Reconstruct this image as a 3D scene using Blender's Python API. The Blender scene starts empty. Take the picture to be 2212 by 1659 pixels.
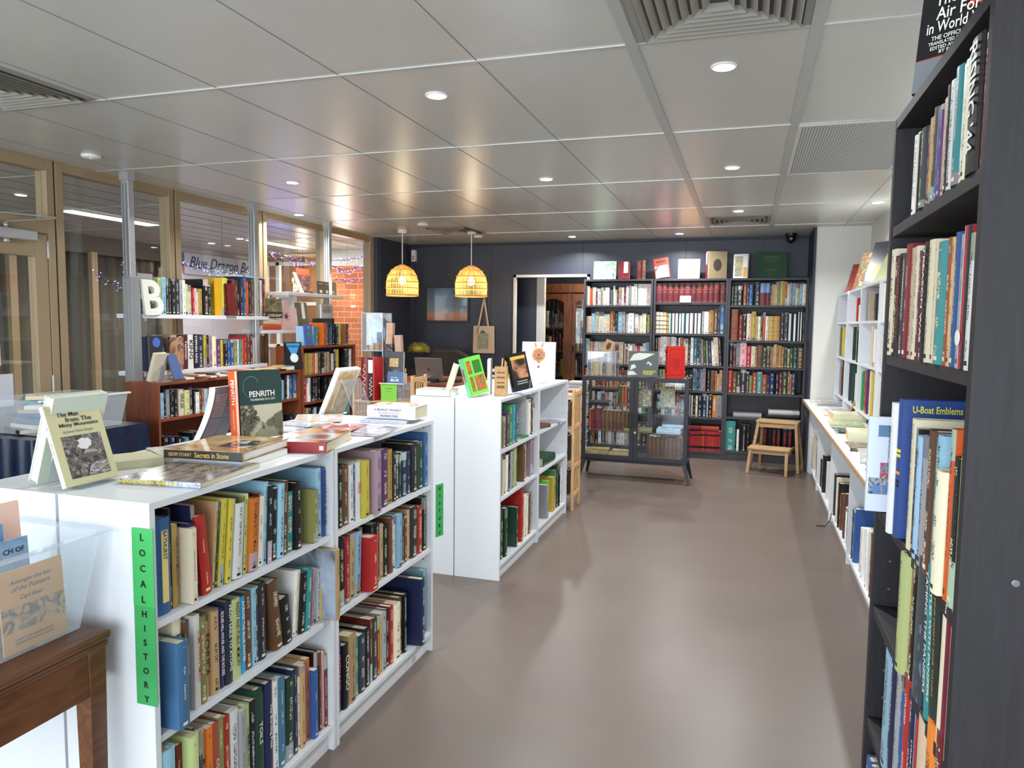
import bpy, math, random, re
from mathutils import Matrix, Vector, Euler
random.seed(7)
SC = bpy.context.scene
COL = SC.collection
PI = math.pi
R = math.radians

# ---------------------------------------------------------------- camera
F_PX, PITCH, YAW, ROLL, CAM_H = 1583.42, 0.0814, 0.3105, 0.0116, 1.4898
cd = bpy.data.cameras.new('camera'); cam = bpy.data.objects.new('camera', cd); COL.objects.link(cam)
cd.sensor_width = 36.0; cd.lens = F_PX * 36.0 / 2212.0; cd.clip_start = 0.02; cd.clip_end = 200
cam.matrix_world = (Matrix.Translation((0, 0, CAM_H)) @ Matrix.Rotation(YAW, 4, 'Z')
                    @ Matrix.Rotation(PI/2 - PITCH, 4, 'X') @ Matrix.Rotation(ROLL, 4, 'Z'))
SC.camera = cam

# ---------------------------------------------------------------- light
SC.view_settings.view_transform = 'Standard'
SC.view_settings.look = 'None'
SC.view_settings.exposure = 0.45
SC.view_settings.gamma = 1.0
SC.view_settings.use_curve_mapping = False
w = bpy.data.worlds.new('world'); SC.world = w; w.use_nodes = True
w.node_tree.nodes['Background'].inputs[0].default_value = (0.75, 0.87, 1.0, 1)
w.node_tree.nodes['Background'].inputs[1].default_value = 1.0

def area(name, loc, size, energy, color, direction, size_y=None, spread=PI, shape='RECTANGLE'):
    l = bpy.data.lights.new(name, 'AREA'); l.shape = shape; l.size = size
    if size_y: l.size_y = size_y
    l.energy = energy; l.color = color; l.spread = spread
    o = bpy.data.objects.new(name, l); COL.objects.link(o)
    o.location = loc; o.rotation_euler = Vector(direction).to_track_quat('-Z', 'Z').to_euler()
    return o
# daylight coming in through the shopfront glass behind the photographer
area('shopfront_daylight', (-1.5, -1.95, 1.25), 4.8, 172, (0.84, 0.92, 1.0), (0.0, 1, 0.16), size_y=2.1)
# the mall arcade beyond the glass wall
area('arcade_daylight', (-6.0, -1.9, 1.3), 3.0, 150, (0.9, 0.94, 1.0), (0.0, 1, 0.12), size_y=2.0)

# ---------------------------------------------------------------- materials
def lin(c):
    return tuple(((v/255.0)/12.92 if v <= 10.3 else (((v/255.0)+0.055)/1.055)**2.4) for v in c)
MATS = {}
def nodes(name):
    m = bpy.data.materials.new(name); m.use_nodes = True
    nt = m.node_tree; return m, nt, nt.nodes['Principled BSDF']
def mat(name, c, rough=0.5, metal=0.0, spec=0.5, noise=0.0, nscale=8.0, bump=0.0, bscale=200.0, stretch=None, emit=None, estr=0.0):
    if name in MATS: return MATS[name]
    m, nt, b = nodes(name); c = lin(c) + (1,)
    b.inputs['Base Color'].default_value = c
    b.inputs['Roughness'].default_value = rough; b.inputs['Metallic'].default_value = metal
    b.inputs['Specular IOR Level'].default_value = spec
    if emit: b.inputs['Emission Color'].default_value = lin(emit) + (1,); b.inputs['Emission Strength'].default_value = estr
    if noise or bump:
        tc = nt.nodes.new('ShaderNodeTexCoord'); mp = nt.nodes.new('ShaderNodeMapping')
        nt.links.new(tc.outputs['Object'], mp.inputs[0])
        if stretch: mp.inputs['Scale'].default_value = stretch
    if noise:
        n = nt.nodes.new('ShaderNodeTexNoise'); n.inputs['Scale'].default_value = nscale; n.inputs['Detail'].default_value = 5
        nt.links.new(mp.outputs[0], n.inputs['Vector'])
        mx = nt.nodes.new('ShaderNodeMixRGB'); mx.blend_type = 'MULTIPLY'; mx.inputs[1].default_value = c
        cr = nt.nodes.new('ShaderNodeValToRGB'); cr.color_ramp.elements[0].position = .3; cr.color_ramp.elements[1].position = .7
        cr.color_ramp.elements[0].color = (1-noise,)*3 + (1,); cr.color_ramp.elements[1].color = (1+noise*.4,)*3 + (1,)
        nt.links.new(n.outputs['Fac'], cr.inputs[0]); nt.links.new(cr.outputs[0], mx.inputs[2]); mx.inputs[0].default_value = 1
        nt.links.new(mx.outputs[0], b.inputs['Base Color'])
    if bump:
        n2 = nt.nodes.new('ShaderNodeTexNoise'); n2.inputs['Scale'].default_value = bscale
        nt.links.new(mp.outputs[0], n2.inputs['Vector'])
        bp = nt.nodes.new('ShaderNodeBump'); bp.inputs['Strength'].default_value = bump; bp.inputs['Distance'].default_value = .002
        nt.links.new(n2.outputs['Fac'], bp.inputs['Height']); nt.links.new(bp.outputs[0], b.inputs['Normal'])
    MATS[name] = m; return m
def thin_glass(name, tint=(0.92, 0.95, 0.94), refl=1.0, milky=0.0):
    m, nt, b = nodes(name); nt.nodes.remove(b); out = nt.nodes['Material Output']
    t = nt.nodes.new('ShaderNodeBsdfTransparent'); t.inputs[0].default_value = tint + (1,)
    g = nt.nodes.new('ShaderNodeBsdfGlossy'); g.inputs['Roughness'].default_value = 0.02
    f = nt.nodes.new('ShaderNodeLayerWeight'); f.inputs[0].default_value = .5
    pw = nt.nodes.new('ShaderNodeMath'); pw.operation = 'POWER'; pw.inputs[1].default_value = 4.5; nt.links.new(f.outputs['Facing'], pw.inputs[0])
    mu = nt.nodes.new('ShaderNodeMath'); mu.operation = 'MULTIPLY_ADD'; mu.inputs[1].default_value = .8*refl; mu.inputs[2].default_value = .04*refl; mu.use_clamp = True
    nt.links.new(pw.outputs[0], mu.inputs[0]); mx = nt.nodes.new('ShaderNodeMixShader')
    nt.links.new(mu.outputs[0], mx.inputs[0]); nt.links.new(t.outputs[0], mx.inputs[1]); nt.links.new(g.outputs[0], mx.inputs[2])
    last = mx
    if milky:
        d = nt.nodes.new('ShaderNodeBsdfDiffuse'); d.inputs[0].default_value = (.85, .9, .95, 1)
        m2 = nt.nodes.new('ShaderNodeMixShader'); m2.inputs[0].default_value = milky
        nt.links.new(mx.outputs[0], m2.inputs[1]); nt.links.new(d.outputs[0], m2.inputs[2]); last = m2
    nt.links.new(last.outputs[0], out.inputs[0]); MATS[name] = m; return m
def emis(name, c, s):
    if name in MATS: return MATS[name]
    m, nt, b = nodes(name); b.inputs['Base Color'].default_value = lin(c) + (1,)
    b.inputs['Emission Color'].default_value = lin(c) + (1,); b.inputs['Emission Strength'].default_value = s
    MATS[name] = m; return m
def wood(name, c1, c2, rough=0.45, scale=(1, 12, 12), s=3.0):
    if name in MATS: return MATS[name]
    m, nt, b = nodes(name)
    tc = nt.nodes.new('ShaderNodeTexCoord'); mp = nt.nodes.new('ShaderNodeMapping'); mp.inputs['Scale'].default_value = scale
    n = nt.nodes.new('ShaderNodeTexNoise'); n.inputs['Scale'].default_value = s; n.inputs['Detail'].default_value = 8; n.inputs['Distortion'].default_value = 1.2
    cr = nt.nodes.new('ShaderNodeValToRGB'); cr.color_ramp.elements[0].position = .3; cr.color_ramp.elements[1].position = .7
    cr.color_ramp.elements[0].color = lin(c1) + (1,); cr.color_ramp.elements[1].color = lin(c2) + (1,)
    nt.links.new(tc.outputs['Object'], mp.inputs[0]); nt.links.new(mp.outputs[0], n.inputs['Vector'])
    nt.links.new(n.outputs['Fac'], cr.inputs[0]); nt.links.new(cr.outputs[0], b.inputs['Base Color'])
    b.inputs['Roughness'].default_value = rough; MATS[name] = m; return m
def art(name, cols, scale=9.0, rough=0.3, detail=6, dist=1.5, stretch=(1, 1, 1)):
    if name in MATS: return MATS[name]
    m, nt, b = nodes(name)
    tc = nt.nodes.new('ShaderNodeTexCoord'); mp = nt.nodes.new('ShaderNodeMapping'); mp.inputs['Scale'].default_value = stretch
    n = nt.nodes.new('ShaderNodeTexNoise'); n.inputs['Scale'].default_value = scale; n.inputs['Detail'].default_value = detail; n.inputs['Distortion'].default_value = dist
    cr = nt.nodes.new('ShaderNodeValToRGB'); e = cr.color_ramp.elements
    k = len(cols); e[0].position = .3; e[0].color = lin(cols[0]) + (1,); e[1].position = .7; e[1].color = lin(cols[-1]) + (1,)
    for i in range(1, k-1):
        q = e.new(.3 + .4*i/(k-1)); q.color = lin(cols[i]) + (1,)
    nt.links.new(tc.outputs['Object'], mp.inputs[0]); nt.links.new(mp.outputs[0], n.inputs['Vector'])
    nt.links.new(n.outputs['Fac'], cr.inputs[0]); nt.links.new(cr.outputs[0], b.inputs['Base Color'])
    b.inputs['Roughness'].default_value = rough; MATS[name] = m; return m

PAL = {'cr': (226,216,188,'cream'), 'w': (230,230,226,'white'), 'k': (26,25,29,'black'), 'ch': (50,48,54,'charcoal'),
 'gy': (158,160,164,'grey'), 'r': (172,38,38,'red'), 'dr': (116,28,34,'dark red'), 'bu': (100,32,46,'maroon'),
 'br': (98,66,48,'brown'), 'tn': (190,156,112,'tan'), 'rs': (156,86,52,'rust brown'), 'or': (222,108,42,'orange'),
 'y': (206,184,72,'yellow'), 'mu': (188,150,82,'mustard'), 'ol': (130,128,78,'olive'), 'gr': (64,132,78,'green'),
 'dg': (36,66,52,'dark green'), 'lm': (192,206,140,'pale green'), 'te': (56,146,146,'teal'), 'cy': (44,146,196,'cyan'),
 'b': (50,88,150,'blue'), 'sb': (64,106,140,'steel blue'), 'nb': (36,42,82,'navy'), 'lb': (150,192,218,'light blue'),
 'pu': (88,54,98,'purple'), 'mv': (168,142,156,'mauve'), 'pk': (224,166,168,'pink'), 'be': (204,180,156,'beige'),
 'sl': (50,60,70,'slate'), 'st': (82,96,100,'blue grey')}
LIGHT = {'cr','w','gy','tn','y','mu','lm','lb','mv','pk','be','or'}
def cover_mat(code, style=''):
    name = 'cover_' + PAL[code][3].replace(' ', '_') + ('_' + style if style else '')
    if name in MATS: return MATS[name]
    m, nt, b = nodes(name); N = nt.nodes; L = nt.links
    base = lin(PAL[code][:3]) + (1,)
    b.inputs['Roughness'].default_value = 0.38; b.inputs['Specular IOR Level'].default_value = 0.4
    oi = N.new('ShaderNodeAttribute'); oi.attribute_name = 'rnd'
    hs = N.new('ShaderNodeHueSaturation'); hs.inputs['Color'].default_value = base
    def mth(op, a, bb=None, c=None):
        q = N.new('ShaderNodeMath'); q.operation = op
        for i, v in enumerate((a, bb, c)):
            if v is None: continue
            if isinstance(v, (int, float)): q.inputs[i].default_value = v
            else: L.new(v, q.inputs[i])
        return q.outputs[0]
    rnd = oi.outputs['Fac']
    L.new(mth('MULTIPLY_ADD', rnd, .03, .485), hs.inputs['Hue'])
    r2 = mth('FRACT', mth('MULTIPLY', rnd, 17.3)); r3 = mth('FRACT', mth('MULTIPLY', rnd, 53.7)); r4 = mth('FRACT', mth('MULTIPLY', rnd, 131.1)); r5 = mth('FRACT', mth('MULTIPLY', rnd, 277.7))
    L.new(mth('MULTIPLY_ADD', r2, .4, .75), hs.inputs['Value'])
    uv = N.new('ShaderNodeUVMap'); uv.uv_map = 'UVMap'; sp = N.new('ShaderNodeSeparateXYZ'); L.new(uv.outputs[0], sp.inputs[0])
    u, v = sp.outputs[0], sp.outputs[1]; au = mth('ABSOLUTE', u)
    def band(lo, hi, x): return mth('MULTIPLY', mth('GREATER_THAN', x, lo), mth('LESS_THAN', x, hi))
    col = hs.outputs[0]
    def over(col, mask, rgb):
        mx = N.new('ShaderNodeMixRGB'); L.new(mask, mx.inputs[0]); L.new(col, mx.inputs[1])
        if isinstance(rgb, tuple): mx.inputs[2].default_value = rgb
        else: L.new(rgb, mx.inputs[2])
        return mx.outputs[0]
    ink = lin((28, 26, 34)) + (1,) if code in LIGHT else lin((226, 214, 176)) + (1,)
    onsp = mth('LESS_THAN', au, .6)
    if style in ('', 'A'):
        # a second colour field and lines of lettering too small to read
        cv = N.new('ShaderNodeCombineColor'); cv.mode = 'HSV'
        L.new(r5, cv.inputs[0]); cv.inputs[1].default_value = .26; L.new(mth('MULTIPLY_ADD', r4, .4, .12), cv.inputs[2])
        fld = mth('MULTIPLY', mth('MULTIPLY', band(0.0, mth('MULTIPLY', r4, .33), v), mth('GREATER_THAN', r3, .86)), onsp)
        col = over(col, fld, cv.outputs[0])
        top = mth('MULTIPLY', mth('MULTIPLY', mth('GREATER_THAN', v, mth('MULTIPLY_ADD', r2, .2, .78)), mth('LESS_THAN', r3, .25)), onsp)
        col = over(col, top, cv.outputs[0])
        cx = N.new('ShaderNodeCombineXYZ'); L.new(mth('MULTIPLY', u, 5.2), cx.inputs[0])
        L.new(mth('MULTIPLY_ADD', v, 62.0, mth('MULTIPLY', rnd, 90)), cx.inputs[1]); L.new(mth('MULTIPLY', rnd, 40), cx.inputs[2])
        n = N.new('ShaderNodeTexNoise'); n.inputs['Scale'].default_value = 1.6; n.inputs['Detail'].default_value = 1.0; L.new(cx.outputs[0], n.inputs['Vector'])
        gl = mth('GREATER_THAN', n.outputs['Fac'], .53)
        cw = N.new('ShaderNodeCombineXYZ'); L.new(mth('MULTIPLY_ADD', v, 5.0, mth('MULTIPLY', rnd, 77)), cw.inputs[1])
        nw = N.new('ShaderNodeTexNoise'); nw.inputs['Scale'].default_value = 1.0; nw.inputs['Detail'].default_value = 0; L.new(cw.outputs[0], nw.inputs['Vector'])
        gw = mth('GREATER_THAN', nw.outputs['Fac'], mth('MULTIPLY_ADD', r2, .12, .42))
        rows_ = mth('LESS_THAN', au, mth('MULTIPLY_ADD', r4, .15, .07))
        msk = mth('MULTIPLY', mth('MULTIPLY', gl, gw), mth('MULTIPLY', rows_, band(.08, .94, v)))
        if code == 'k' or code in ('nb', 'ch'):
            c2 = N.new('ShaderNodeCombineColor'); c2.mode = 'HSV'; L.new(mth('MULTIPLY', r5, .62), c2.inputs[0]); L.new(mth('MULTIPLY', r4, .45), c2.inputs[1]); c2.inputs[2].default_value = .75
            col = over(col, msk, c2.outputs[0])
        else:
            col = over(col, msk, ink)
        logo = mth('MULTIPLY', mth('LESS_THAN', au, .22), band(.035, .07, v))
        col = over(col, logo, ink)
    elif style == 'v':       # gilt bands of a leather binding
        gold = lin((172, 128, 76)) + (1,)
        for a in (.03, .66, .95):
            col = over(col, mth('MULTIPLY', band(a, a+.012, v), onsp), gold)
        for a in (.20, .36, .52, .80):
            col = over(col, mth('MULTIPLY', band(a, a+.012, v), onsp), lin(tuple(int(q*.55) for q in PAL[code][:3])) + (1,))
        cx = N.new('ShaderNodeCombineXYZ'); L.new(mth('MULTIPLY', u, 5), cx.inputs[0]); L.new(mth('MULTIPLY', v, 30), cx.inputs[1])
        n = N.new('ShaderNodeTexNoise'); n.inputs['Scale'].default_value = 2.0; L.new(cx.outputs[0], n.inputs['Vector'])
        col = over(col, mth('MULTIPLY', mth('MULTIPLY', mth('GREATER_THAN', n.outputs['Fac'], .56), mth('LESS_THAN', au, .34)), mth('ADD', band(.50, .58, v), band(.72, .90, v))), gold)
    elif style == 'd':
        blk = lin((18, 16, 18)) + (1,)
        col = over(col, mth('MULTIPLY', mth('ADD', band(.12, .24, v), band(.76, .84, v)), onsp), blk)
    elif style == 'w':
        blk = lin((34, 40, 44)) + (1,)
        col = over(col, mth('MULTIPLY', mth('GREATER_THAN', u, .22), onsp), blk)
        col = over(col, mth('MULTIPLY', mth('LESS_THAN', u, -.05), onsp), lin((214, 220, 220)) + (1,))
    elif style == 's':
        for a in (.18, .36, .57, .80): col = over(col, mth('MULTIPLY', band(a, a+.035, v), onsp), lin((60, 40, 34)) + (1,))
    elif style == 'u':
        col = over(col, mth('MULTIPLY', band(.56, .97, v), onsp), lin((112, 150, 196)) + (1,))
    elif style == 'B':
        for a, c in ((.62, (236, 214, 40)), (.585, (236, 214, 40)), (.46, (240, 140, 40)), (.40, (20, 24, 30)), (.37, (20, 24, 30))):
            col = over(col, mth('MULTIPLY', band(a, a+.022, v), onsp), lin(c) + (1,))
    elif style == 'G':       # star field picture
        n = N.new('ShaderNodeTexNoise'); n.inputs['Scale'].default_value = 6.0; n.inputs['Detail'].default_value = 6; L.new(uv.outputs[0], n.inputs['Vector'])
        col = over(col, mth('MULTIPLY', mth('GREATER_THAN', n.outputs['Fac'], .58), mth('LESS_THAN', v, .55)), lin((90, 120, 150)) + (1,))
    L.new(col, b.inputs['Base Color']); MATS[name] = m; return m
PAGE = mat('page_paper', (214, 204, 180), .8, noise=.12, nscale=2, stretch=(400, 2, 2))
PAGE_W = mat('page_paper_white', (226, 224, 216), .8)

# ---------------------------------------------------------------- mesh helpers
class MB:
    def __init__(s): s.v = []; s.f = []; s.m = []; s.uv = {}
    def box(s, a, b, m=0, M=None):
        x0, y0, z0 = a; x1, y1, z1 = b; i = len(s.v)
        if x0 > x1: x0, x1 = x1, x0
        if y0 > y1: y0, y1 = y1, y0
        if z0 > z1: z0, z1 = z1, z0
        vs = [(x0,y0,z0),(x1,y0,z0),(x1,y1,z0),(x0,y1,z0),(x0,y0,z1),(x1,y0,z1),(x1,y1,z1),(x0,y1,z1)]
        if M: vs = [tuple(M @ Vector(q)) for q in vs]
        s.v += vs
        s.f += [(i,i+3,i+2,i+1),(i+4,i+5,i+6,i+7),(i,i+1,i+5,i+4),(i+1,i+2,i+6,i+5),(i+2,i+3,i+7,i+6),(i+3,i,i+4,i+7)]; s.m += [m]*6
        return s
    def bar(s, p, q, w, d=None, m=0, up=(0, 0, 1)):       # box bar from p to q
        p, q = Vector(p), Vector(q); d = d or w; z = (q-p); L = z.length; z.normalize()
        upv = Vector(up)
        if abs(z.dot(upv)) > .95: upv = Vector((1, 0, 0))
        x = upv.cross(z).normalized(); y = z.cross(x)
        M = Matrix(((x[0], y[0], z[0], p[0]), (x[1], y[1], z[1], p[1]), (x[2], y[2], z[2], p[2]), (0, 0, 0, 1)))
        return s.box((-w/2, -d/2, 0), (w/2, d/2, L), m, M)
    def taper(s, p, q, w0, w1, m=0):
        i = len(s.v)
        for c, w in ((p, w0), (q, w1)):
            for dx, dy in ((-1,-1),(1,-1),(1,1),(-1,1)): s.v.append((c[0]+dx*w/2, c[1]+dy*w/2, c[2]))
        s.f += [(i,i+3,i+2,i+1),(i+4,i+5,i+6,i+7),(i,i+1,i+5,i+4),(i+1,i+2,i+6,i+5),(i+2,i+3,i+7,i+6),(i+3,i,i+4,i+7)]; s.m += [m]*6; return s
    def tube(s, pts, r, n=8, m=0, closed=False):
        pts = [Vector(p) for p in pts]; i0 = len(s.v); k = len(pts)
        for j, p in enumerate(pts):
            a = pts[(j-1) % k] if (closed or j > 0) else p; b = pts[(j+1) % k] if (closed or j < k-1) else p
            t = (b-a).normalized(); up = Vector((0, 0, 1)) if abs(t.z) < .9 else Vector((1, 0, 0))
            x = up.cross(t).normalized(); y = t.cross(x); rr = r[j] if isinstance(r, (list, tuple)) else r
            for q in range(n):
                an = 2*PI*q/n; s.v.append(tuple(p + x*rr*math.cos(an) + y*rr*math.sin(an)))
        for j in range(k if closed else k-1):
            a = i0 + j*n; b = i0 + ((j+1) % k)*n
            for q in range(n): s.f.append((a+q, a+(q+1) % n, b+(q+1) % n, b+q)); s.m.append(m)
        if not closed:
            s.f.append(tuple(i0+n-1-q for q in range(n))); s.f.append(tuple(i0+(k-1)*n+q for q in range(n))); s.m += [m, m]
        return s
    def lathe(s, prof, n=32, m=0, c=(0, 0, 0)):
        i0 = len(s.v)
        for r, z in prof:
            for q in range(n):
                a = 2*PI*q/n; s.v.append((c[0]+r*math.cos(a), c[1]+r*math.sin(a), c[2]+z))
        for j in range(len(prof)-1):
            for q in range(n): s.f.append((i0+j*n+q, i0+j*n+(q+1) % n, i0+(j+1)*n+(q+1) % n, i0+(j+1)*n+q)); s.m.append(m)
        s.f.append(tuple(i0+n-1-q for q in range(n))); s.f.append(tuple(i0+(len(prof)-1)*n+q for q in range(n))); s.m += [m, m]
        return s
    def prism(s, poly, h, m=0, M=None):      # poly in xy, extruded along z
        i = len(s.v); n = len(poly)
        vs = [(x, y, 0) for x, y in poly] + [(x, y, h) for x, y in poly]
        if M: vs = [tuple(M @ Vector(q)) for q in vs]
        s.v += vs
        s.f.append(tuple(i+n-1-q for q in range(n))); s.f.append(tuple(i+n+q for q in range(n)))
        for q in range(n): s.f.append((i+q, i+(q+1) % n, i+n+(q+1) % n, i+n+q))
        s.m += [m]*(n+2); return s
    def build(s, name, mats, parent=None, loc=(0, 0, 0), M=None, bevel=0, smooth=False):
        me = bpy.data.meshes.new(name); me.from_pydata(s.v, [], s.f)
        if not isinstance(mats, (list, tuple)): mats = [mats]
        for q in mats: me.materials.append(q)
        for p, q in zip(me.polygons, s.m): p.material_index = q
        if smooth:
            for p in me.polygons: p.use_smooth = True
        if s.uv:
            ul = me.uv_layers.new(name='UVMap')
            for fi, co in s.uv.items():
                for li, c in zip(me.polygons[fi].loop_indices, co): ul.data[li].uv = c
        me.update()
        o = bpy.data.objects.new(name, me); COL.objects.link(o)
        if parent: o.parent = parent
        if M is not None: o.matrix_local = M
        else: o.location = loc
        if bevel:
            bv = o.modifiers.new('bevel', 'BEVEL'); bv.width = bevel; bv.segments = 2; bv.limit_method = 'ANGLE'
        return o
def tag(o, label, cat, group=None):
    o['label'] = label; o['category'] = cat
    if group: o['group'] = group
    return o
def thing(name, label, cat, loc=(0, 0, 0), rz=0, group=None, M=None):
    o = bpy.data.objects.new(name, None); COL.objects.link(o); o.empty_display_size = .05
    if M is not None: o.matrix_world = M
    else: o.location = loc; o.rotation_euler = (0, 0, rz)
    return tag(o, label, cat, group)
def struct(o): o['kind'] = 'structure'; return o
def T(x, y, z): return Matrix.Translation((x, y, z))
def RZ(a): return Matrix.Rotation(a, 4, 'Z')
def RX(a): return Matrix.Rotation(a, 4, 'X')
def RY(a): return Matrix.Rotation(a, 4, 'Y')
def basis(x, y, z): return Matrix(((x[0], y[0], z[0], 0), (x[1], y[1], z[1], 0), (x[2], y[2], z[2], 0), (0, 0, 0, 1)))
FLAT = basis((0, 0, 1), (0, 1, 0), (-1, 0, 0))      # book lying on its back, spine towards -y
FACE = basis((0, -1, 0), (1, 0, 0), (0, 0, 1))      # front cover towards -y
_tx = {}
def text_mesh(s, bold=0.0, shear=0.0):
    k = (s, bold, shear)
    if k in _tx: return _tx[k]
    c = bpy.data.curves.new('lettering', 'FONT'); c.body = s; c.size = 1; c.resolution_u = 2; c.offset = bold; c.shear = shear; c.space_line = .85
    c.align_x = 'CENTER'
    o = bpy.data.objects.new('lettering', c); COL.objects.link(o)
    dg = bpy.context.evaluated_depsgraph_get(); dg.update()
    me = bpy.data.meshes.new_from_object(o.evaluated_get(dg)); me.name = 'lettering'
    bpy.data.objects.remove(o); bpy.data.curves.remove(c)
    xs = [v.co.x for v in me.vertices]; ys = [v.co.y for v in me.vertices]
    cx, cy = (min(xs)+max(xs))/2, (min(ys)+max(ys))/2
    for v in me.vertices: v.co.x -= cx; v.co.y -= cy
    _tx[k] = (me, max(xs)-min(xs), max(ys)-min(ys)); return _tx[k]
def text(s, M, w, h, m, parent, name='title_lettering', bold=0.012, shear=0, squeeze=True):
    me, tw, th = text_mesh(s, bold, shear)
    sx, sy = w/tw, h/th
    if not squeeze: sx = sy = min(sx, sy)
    else: sy = min(sy, sx*2.0); sx = min(sx, sy*1.35)
    me = me.copy(); me.materials.clear(); me.materials.append(m)
    o = bpy.data.objects.new(name, me); COL.objects.link(o); o.parent = parent
    o.matrix_local = M @ Matrix.Diagonal((sx, sy, 1, 1)); return o
SPINE_T = basis((0, 0, -1), (1, 0, 0), (0, -1, 0))
COVER_T = basis((0, 1, 0), (0, 0, 1), (1, 0, 0))
INK = {'k': mat('ink_black', (24, 22, 26), .5), 'w': mat('ink_white', (235, 232, 222), .5), 'g': mat('ink_gold', (206, 166, 76), .4),
       'r': mat('ink_red', (190, 34, 34), .5), 'y': mat('ink_yellow', (222, 214, 60), .5), 'b': mat('ink_blue', (60, 80, 130), .5),
       'o': mat('ink_orange', (232, 140, 50), .5), 'p': mat('ink_pink', (214, 120, 120), .5), 'n': mat('ink_navy', (24, 34, 90), .5), 'G': mat('ink_grey', (120, 120, 124), .5)}
def book(th, h, d, code, M, label=None, group=None, style='', hard=None, detail=True, name='book', cmat=None, pages=None, cat='book'):
    if hard is None: hard = th > .024
    mb = MB(); t = .0025 if hard else .0006; ins = .004 if hard else .0004
    mt = cmat or cover_mat(code, style); pg = pages or (PAGE if random.random() < .6 else PAGE_W)
    nb = 6; bulge = min(.006, th*.12) if hard else .0006
    arc = [(th*i/nb, -bulge*(1-(2*i/nb-1)**2)) for i in range(nb+1)]
    outer = [(0, d)] + arc + [(th, d)]; inner = [(th-t, d), (th-t, t), (t, t), (t, d)]
    poly = outer + inner; n = len(poly)
    mb.prism(poly, h)
    for q in range(n):
        fi = 2 + q
        a = poly[q]; b = poly[(q+1) % n]
        if 1 <= q < 1+nb:
            ua, ub = a[0]/th-.5, b[0]/th-.5; mb.uv[fi] = [(ua, 0), (ub, 0), (ub, 1), (ua, 1)]
        else: mb.uv[fi] = [(5, 0), (5.5, 0), (5.5, 1), (5, 1)]
    o = None
    pa, pb = (t, t, ins), (th-t, d-ins, h-ins)
    if detail:
        o = mb.build(name, mt, M=M); MB().box(pa, pb).build('page_block', pg, o)
    else:
        mb.box(pa, pb, 1); o = mb.build(name, [mt, pg], M=M)
    at = o.data.attributes.new('rnd', 'FLOAT', 'POINT'); rv = random.random(); at.data.foreach_set('value', [rv]*len(at.data))
    if label: tag(o, label, cat, group)
    return o
def cpic(o, th, y0, z0, y1, z1, m, name='cover_picture'):
    return MB().box((th, y0, z0), (th+.0006, y1, z1)).build(name, m, o)
def ctext(o, th, s, y, z, w, h, ink='k', bold=.012, shear=0):
    return text(s, T(th+.0010, y, z) @ COVER_T, w, h, INK[ink], o, bold=bold, shear=shear)
def stext(o, th, s, z, w, h, ink='w', bold=.012, off=.0072):
    return text(s, T(th/2, -off, z) @ SPINE_T, w, h, INK[ink], o, bold=bold)

ORD = 'zeroth first second third fourth fifth sixth seventh eighth ninth tenth eleventh twelfth thirteenth fourteenth fifteenth sixteenth seventeenth eighteenth nineteenth twentieth'.split()
ORD += ['twenty-' + ORD[i] for i in range(1, 10)] + ['thirtieth'] + ['thirty-' + ORD[i] for i in range(1, 10)]

# ---------------------------------------------------------------- structure
M_CEIL = mat('ceiling_panel_paint', (191, 190, 183), .30, spec=.5, noise=.04, nscale=3)
M_NAVY = mat('navy_wall_paint', (50, 54, 68), .45, noise=.06, nscale=5)
M_WHITEWALL = mat('white_wall_paint', (214, 214, 206), .6)
M_FLOOR = mat('vinyl_floor', (101, 89, 81), .34, spec=.4, noise=.10, nscale=2.2)
M_GOLD = mat('champagne_anodised_frame', (166, 145, 114), .42, metal=.25)
M_ALU = mat('brushed_aluminium', (190, 192, 194), .32, metal=.6)
M_ALUDARK = mat('grey_aluminium_groove', (110, 114, 116), .4, metal=.5)
M_WHITE = mat('white_melamine', (216, 219, 223), .38, noise=.02, nscale=60)
M_BLACKWOOD = wood('black_brown_woodgrain', (22, 19, 23), (34, 30, 35), .62, (14, 14, 1.2), 6)
M_DARKMETAL = mat('dark_painted_metal', (32, 34, 42), .45)
M_GLASS = thin_glass('window_glass', (.88, .91, .90), 1.1)
M_GLASS2 = thin_glass('cabinet_glass', (.95, .97, .98), .9)
M_ACRYL = thin_glass('clear_acrylic', (.94, .96, .98), 1.3, milky=.04)
M_TUB = thin_glass('frosted_plastic', (.92, .95, .98), 1.0, milky=.24)
M_MAHOG = wood('reddish_brown_veneer', (116, 58, 34), (140, 74, 44), .4, (8, 8, 1), 4)
M_PINE = wood('natural_pine', (186, 144, 94), (216, 178, 128), .5, (6, 6, 1), 5)
M_BEECH = wood('oiled_beech', (158, 124, 86), (184, 150, 108), .5, (1, 8, 8), 5)
M_TABLE = wood('aged_stained_timber', (74, 42, 24), (116, 72, 42), .35, (10, 1.2, 6), 4)
M_BLK = mat('matt_black_plastic', (24, 24, 26), .4)
M_WPLAST = mat('white_plastic', (228, 228, 224), .4)
M_BRASS = mat('brass', (196, 156, 82), .3, metal=.9)
H = 2.5
LX, RXW, BY = -4.32, 1.12, 8.76
def sbox(name, a, b, m, bevel=0): return struct(MB().box(a, b).build(name, m, bevel=bevel))
sbox('floor', (-9.5, -2.3, -.1), (1.25, 12.5, 0), M_FLOOR)
sbox('ceiling', (-9.5, -2.3, H), (1.25, 12.5, H+.1), M_CEIL)
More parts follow.
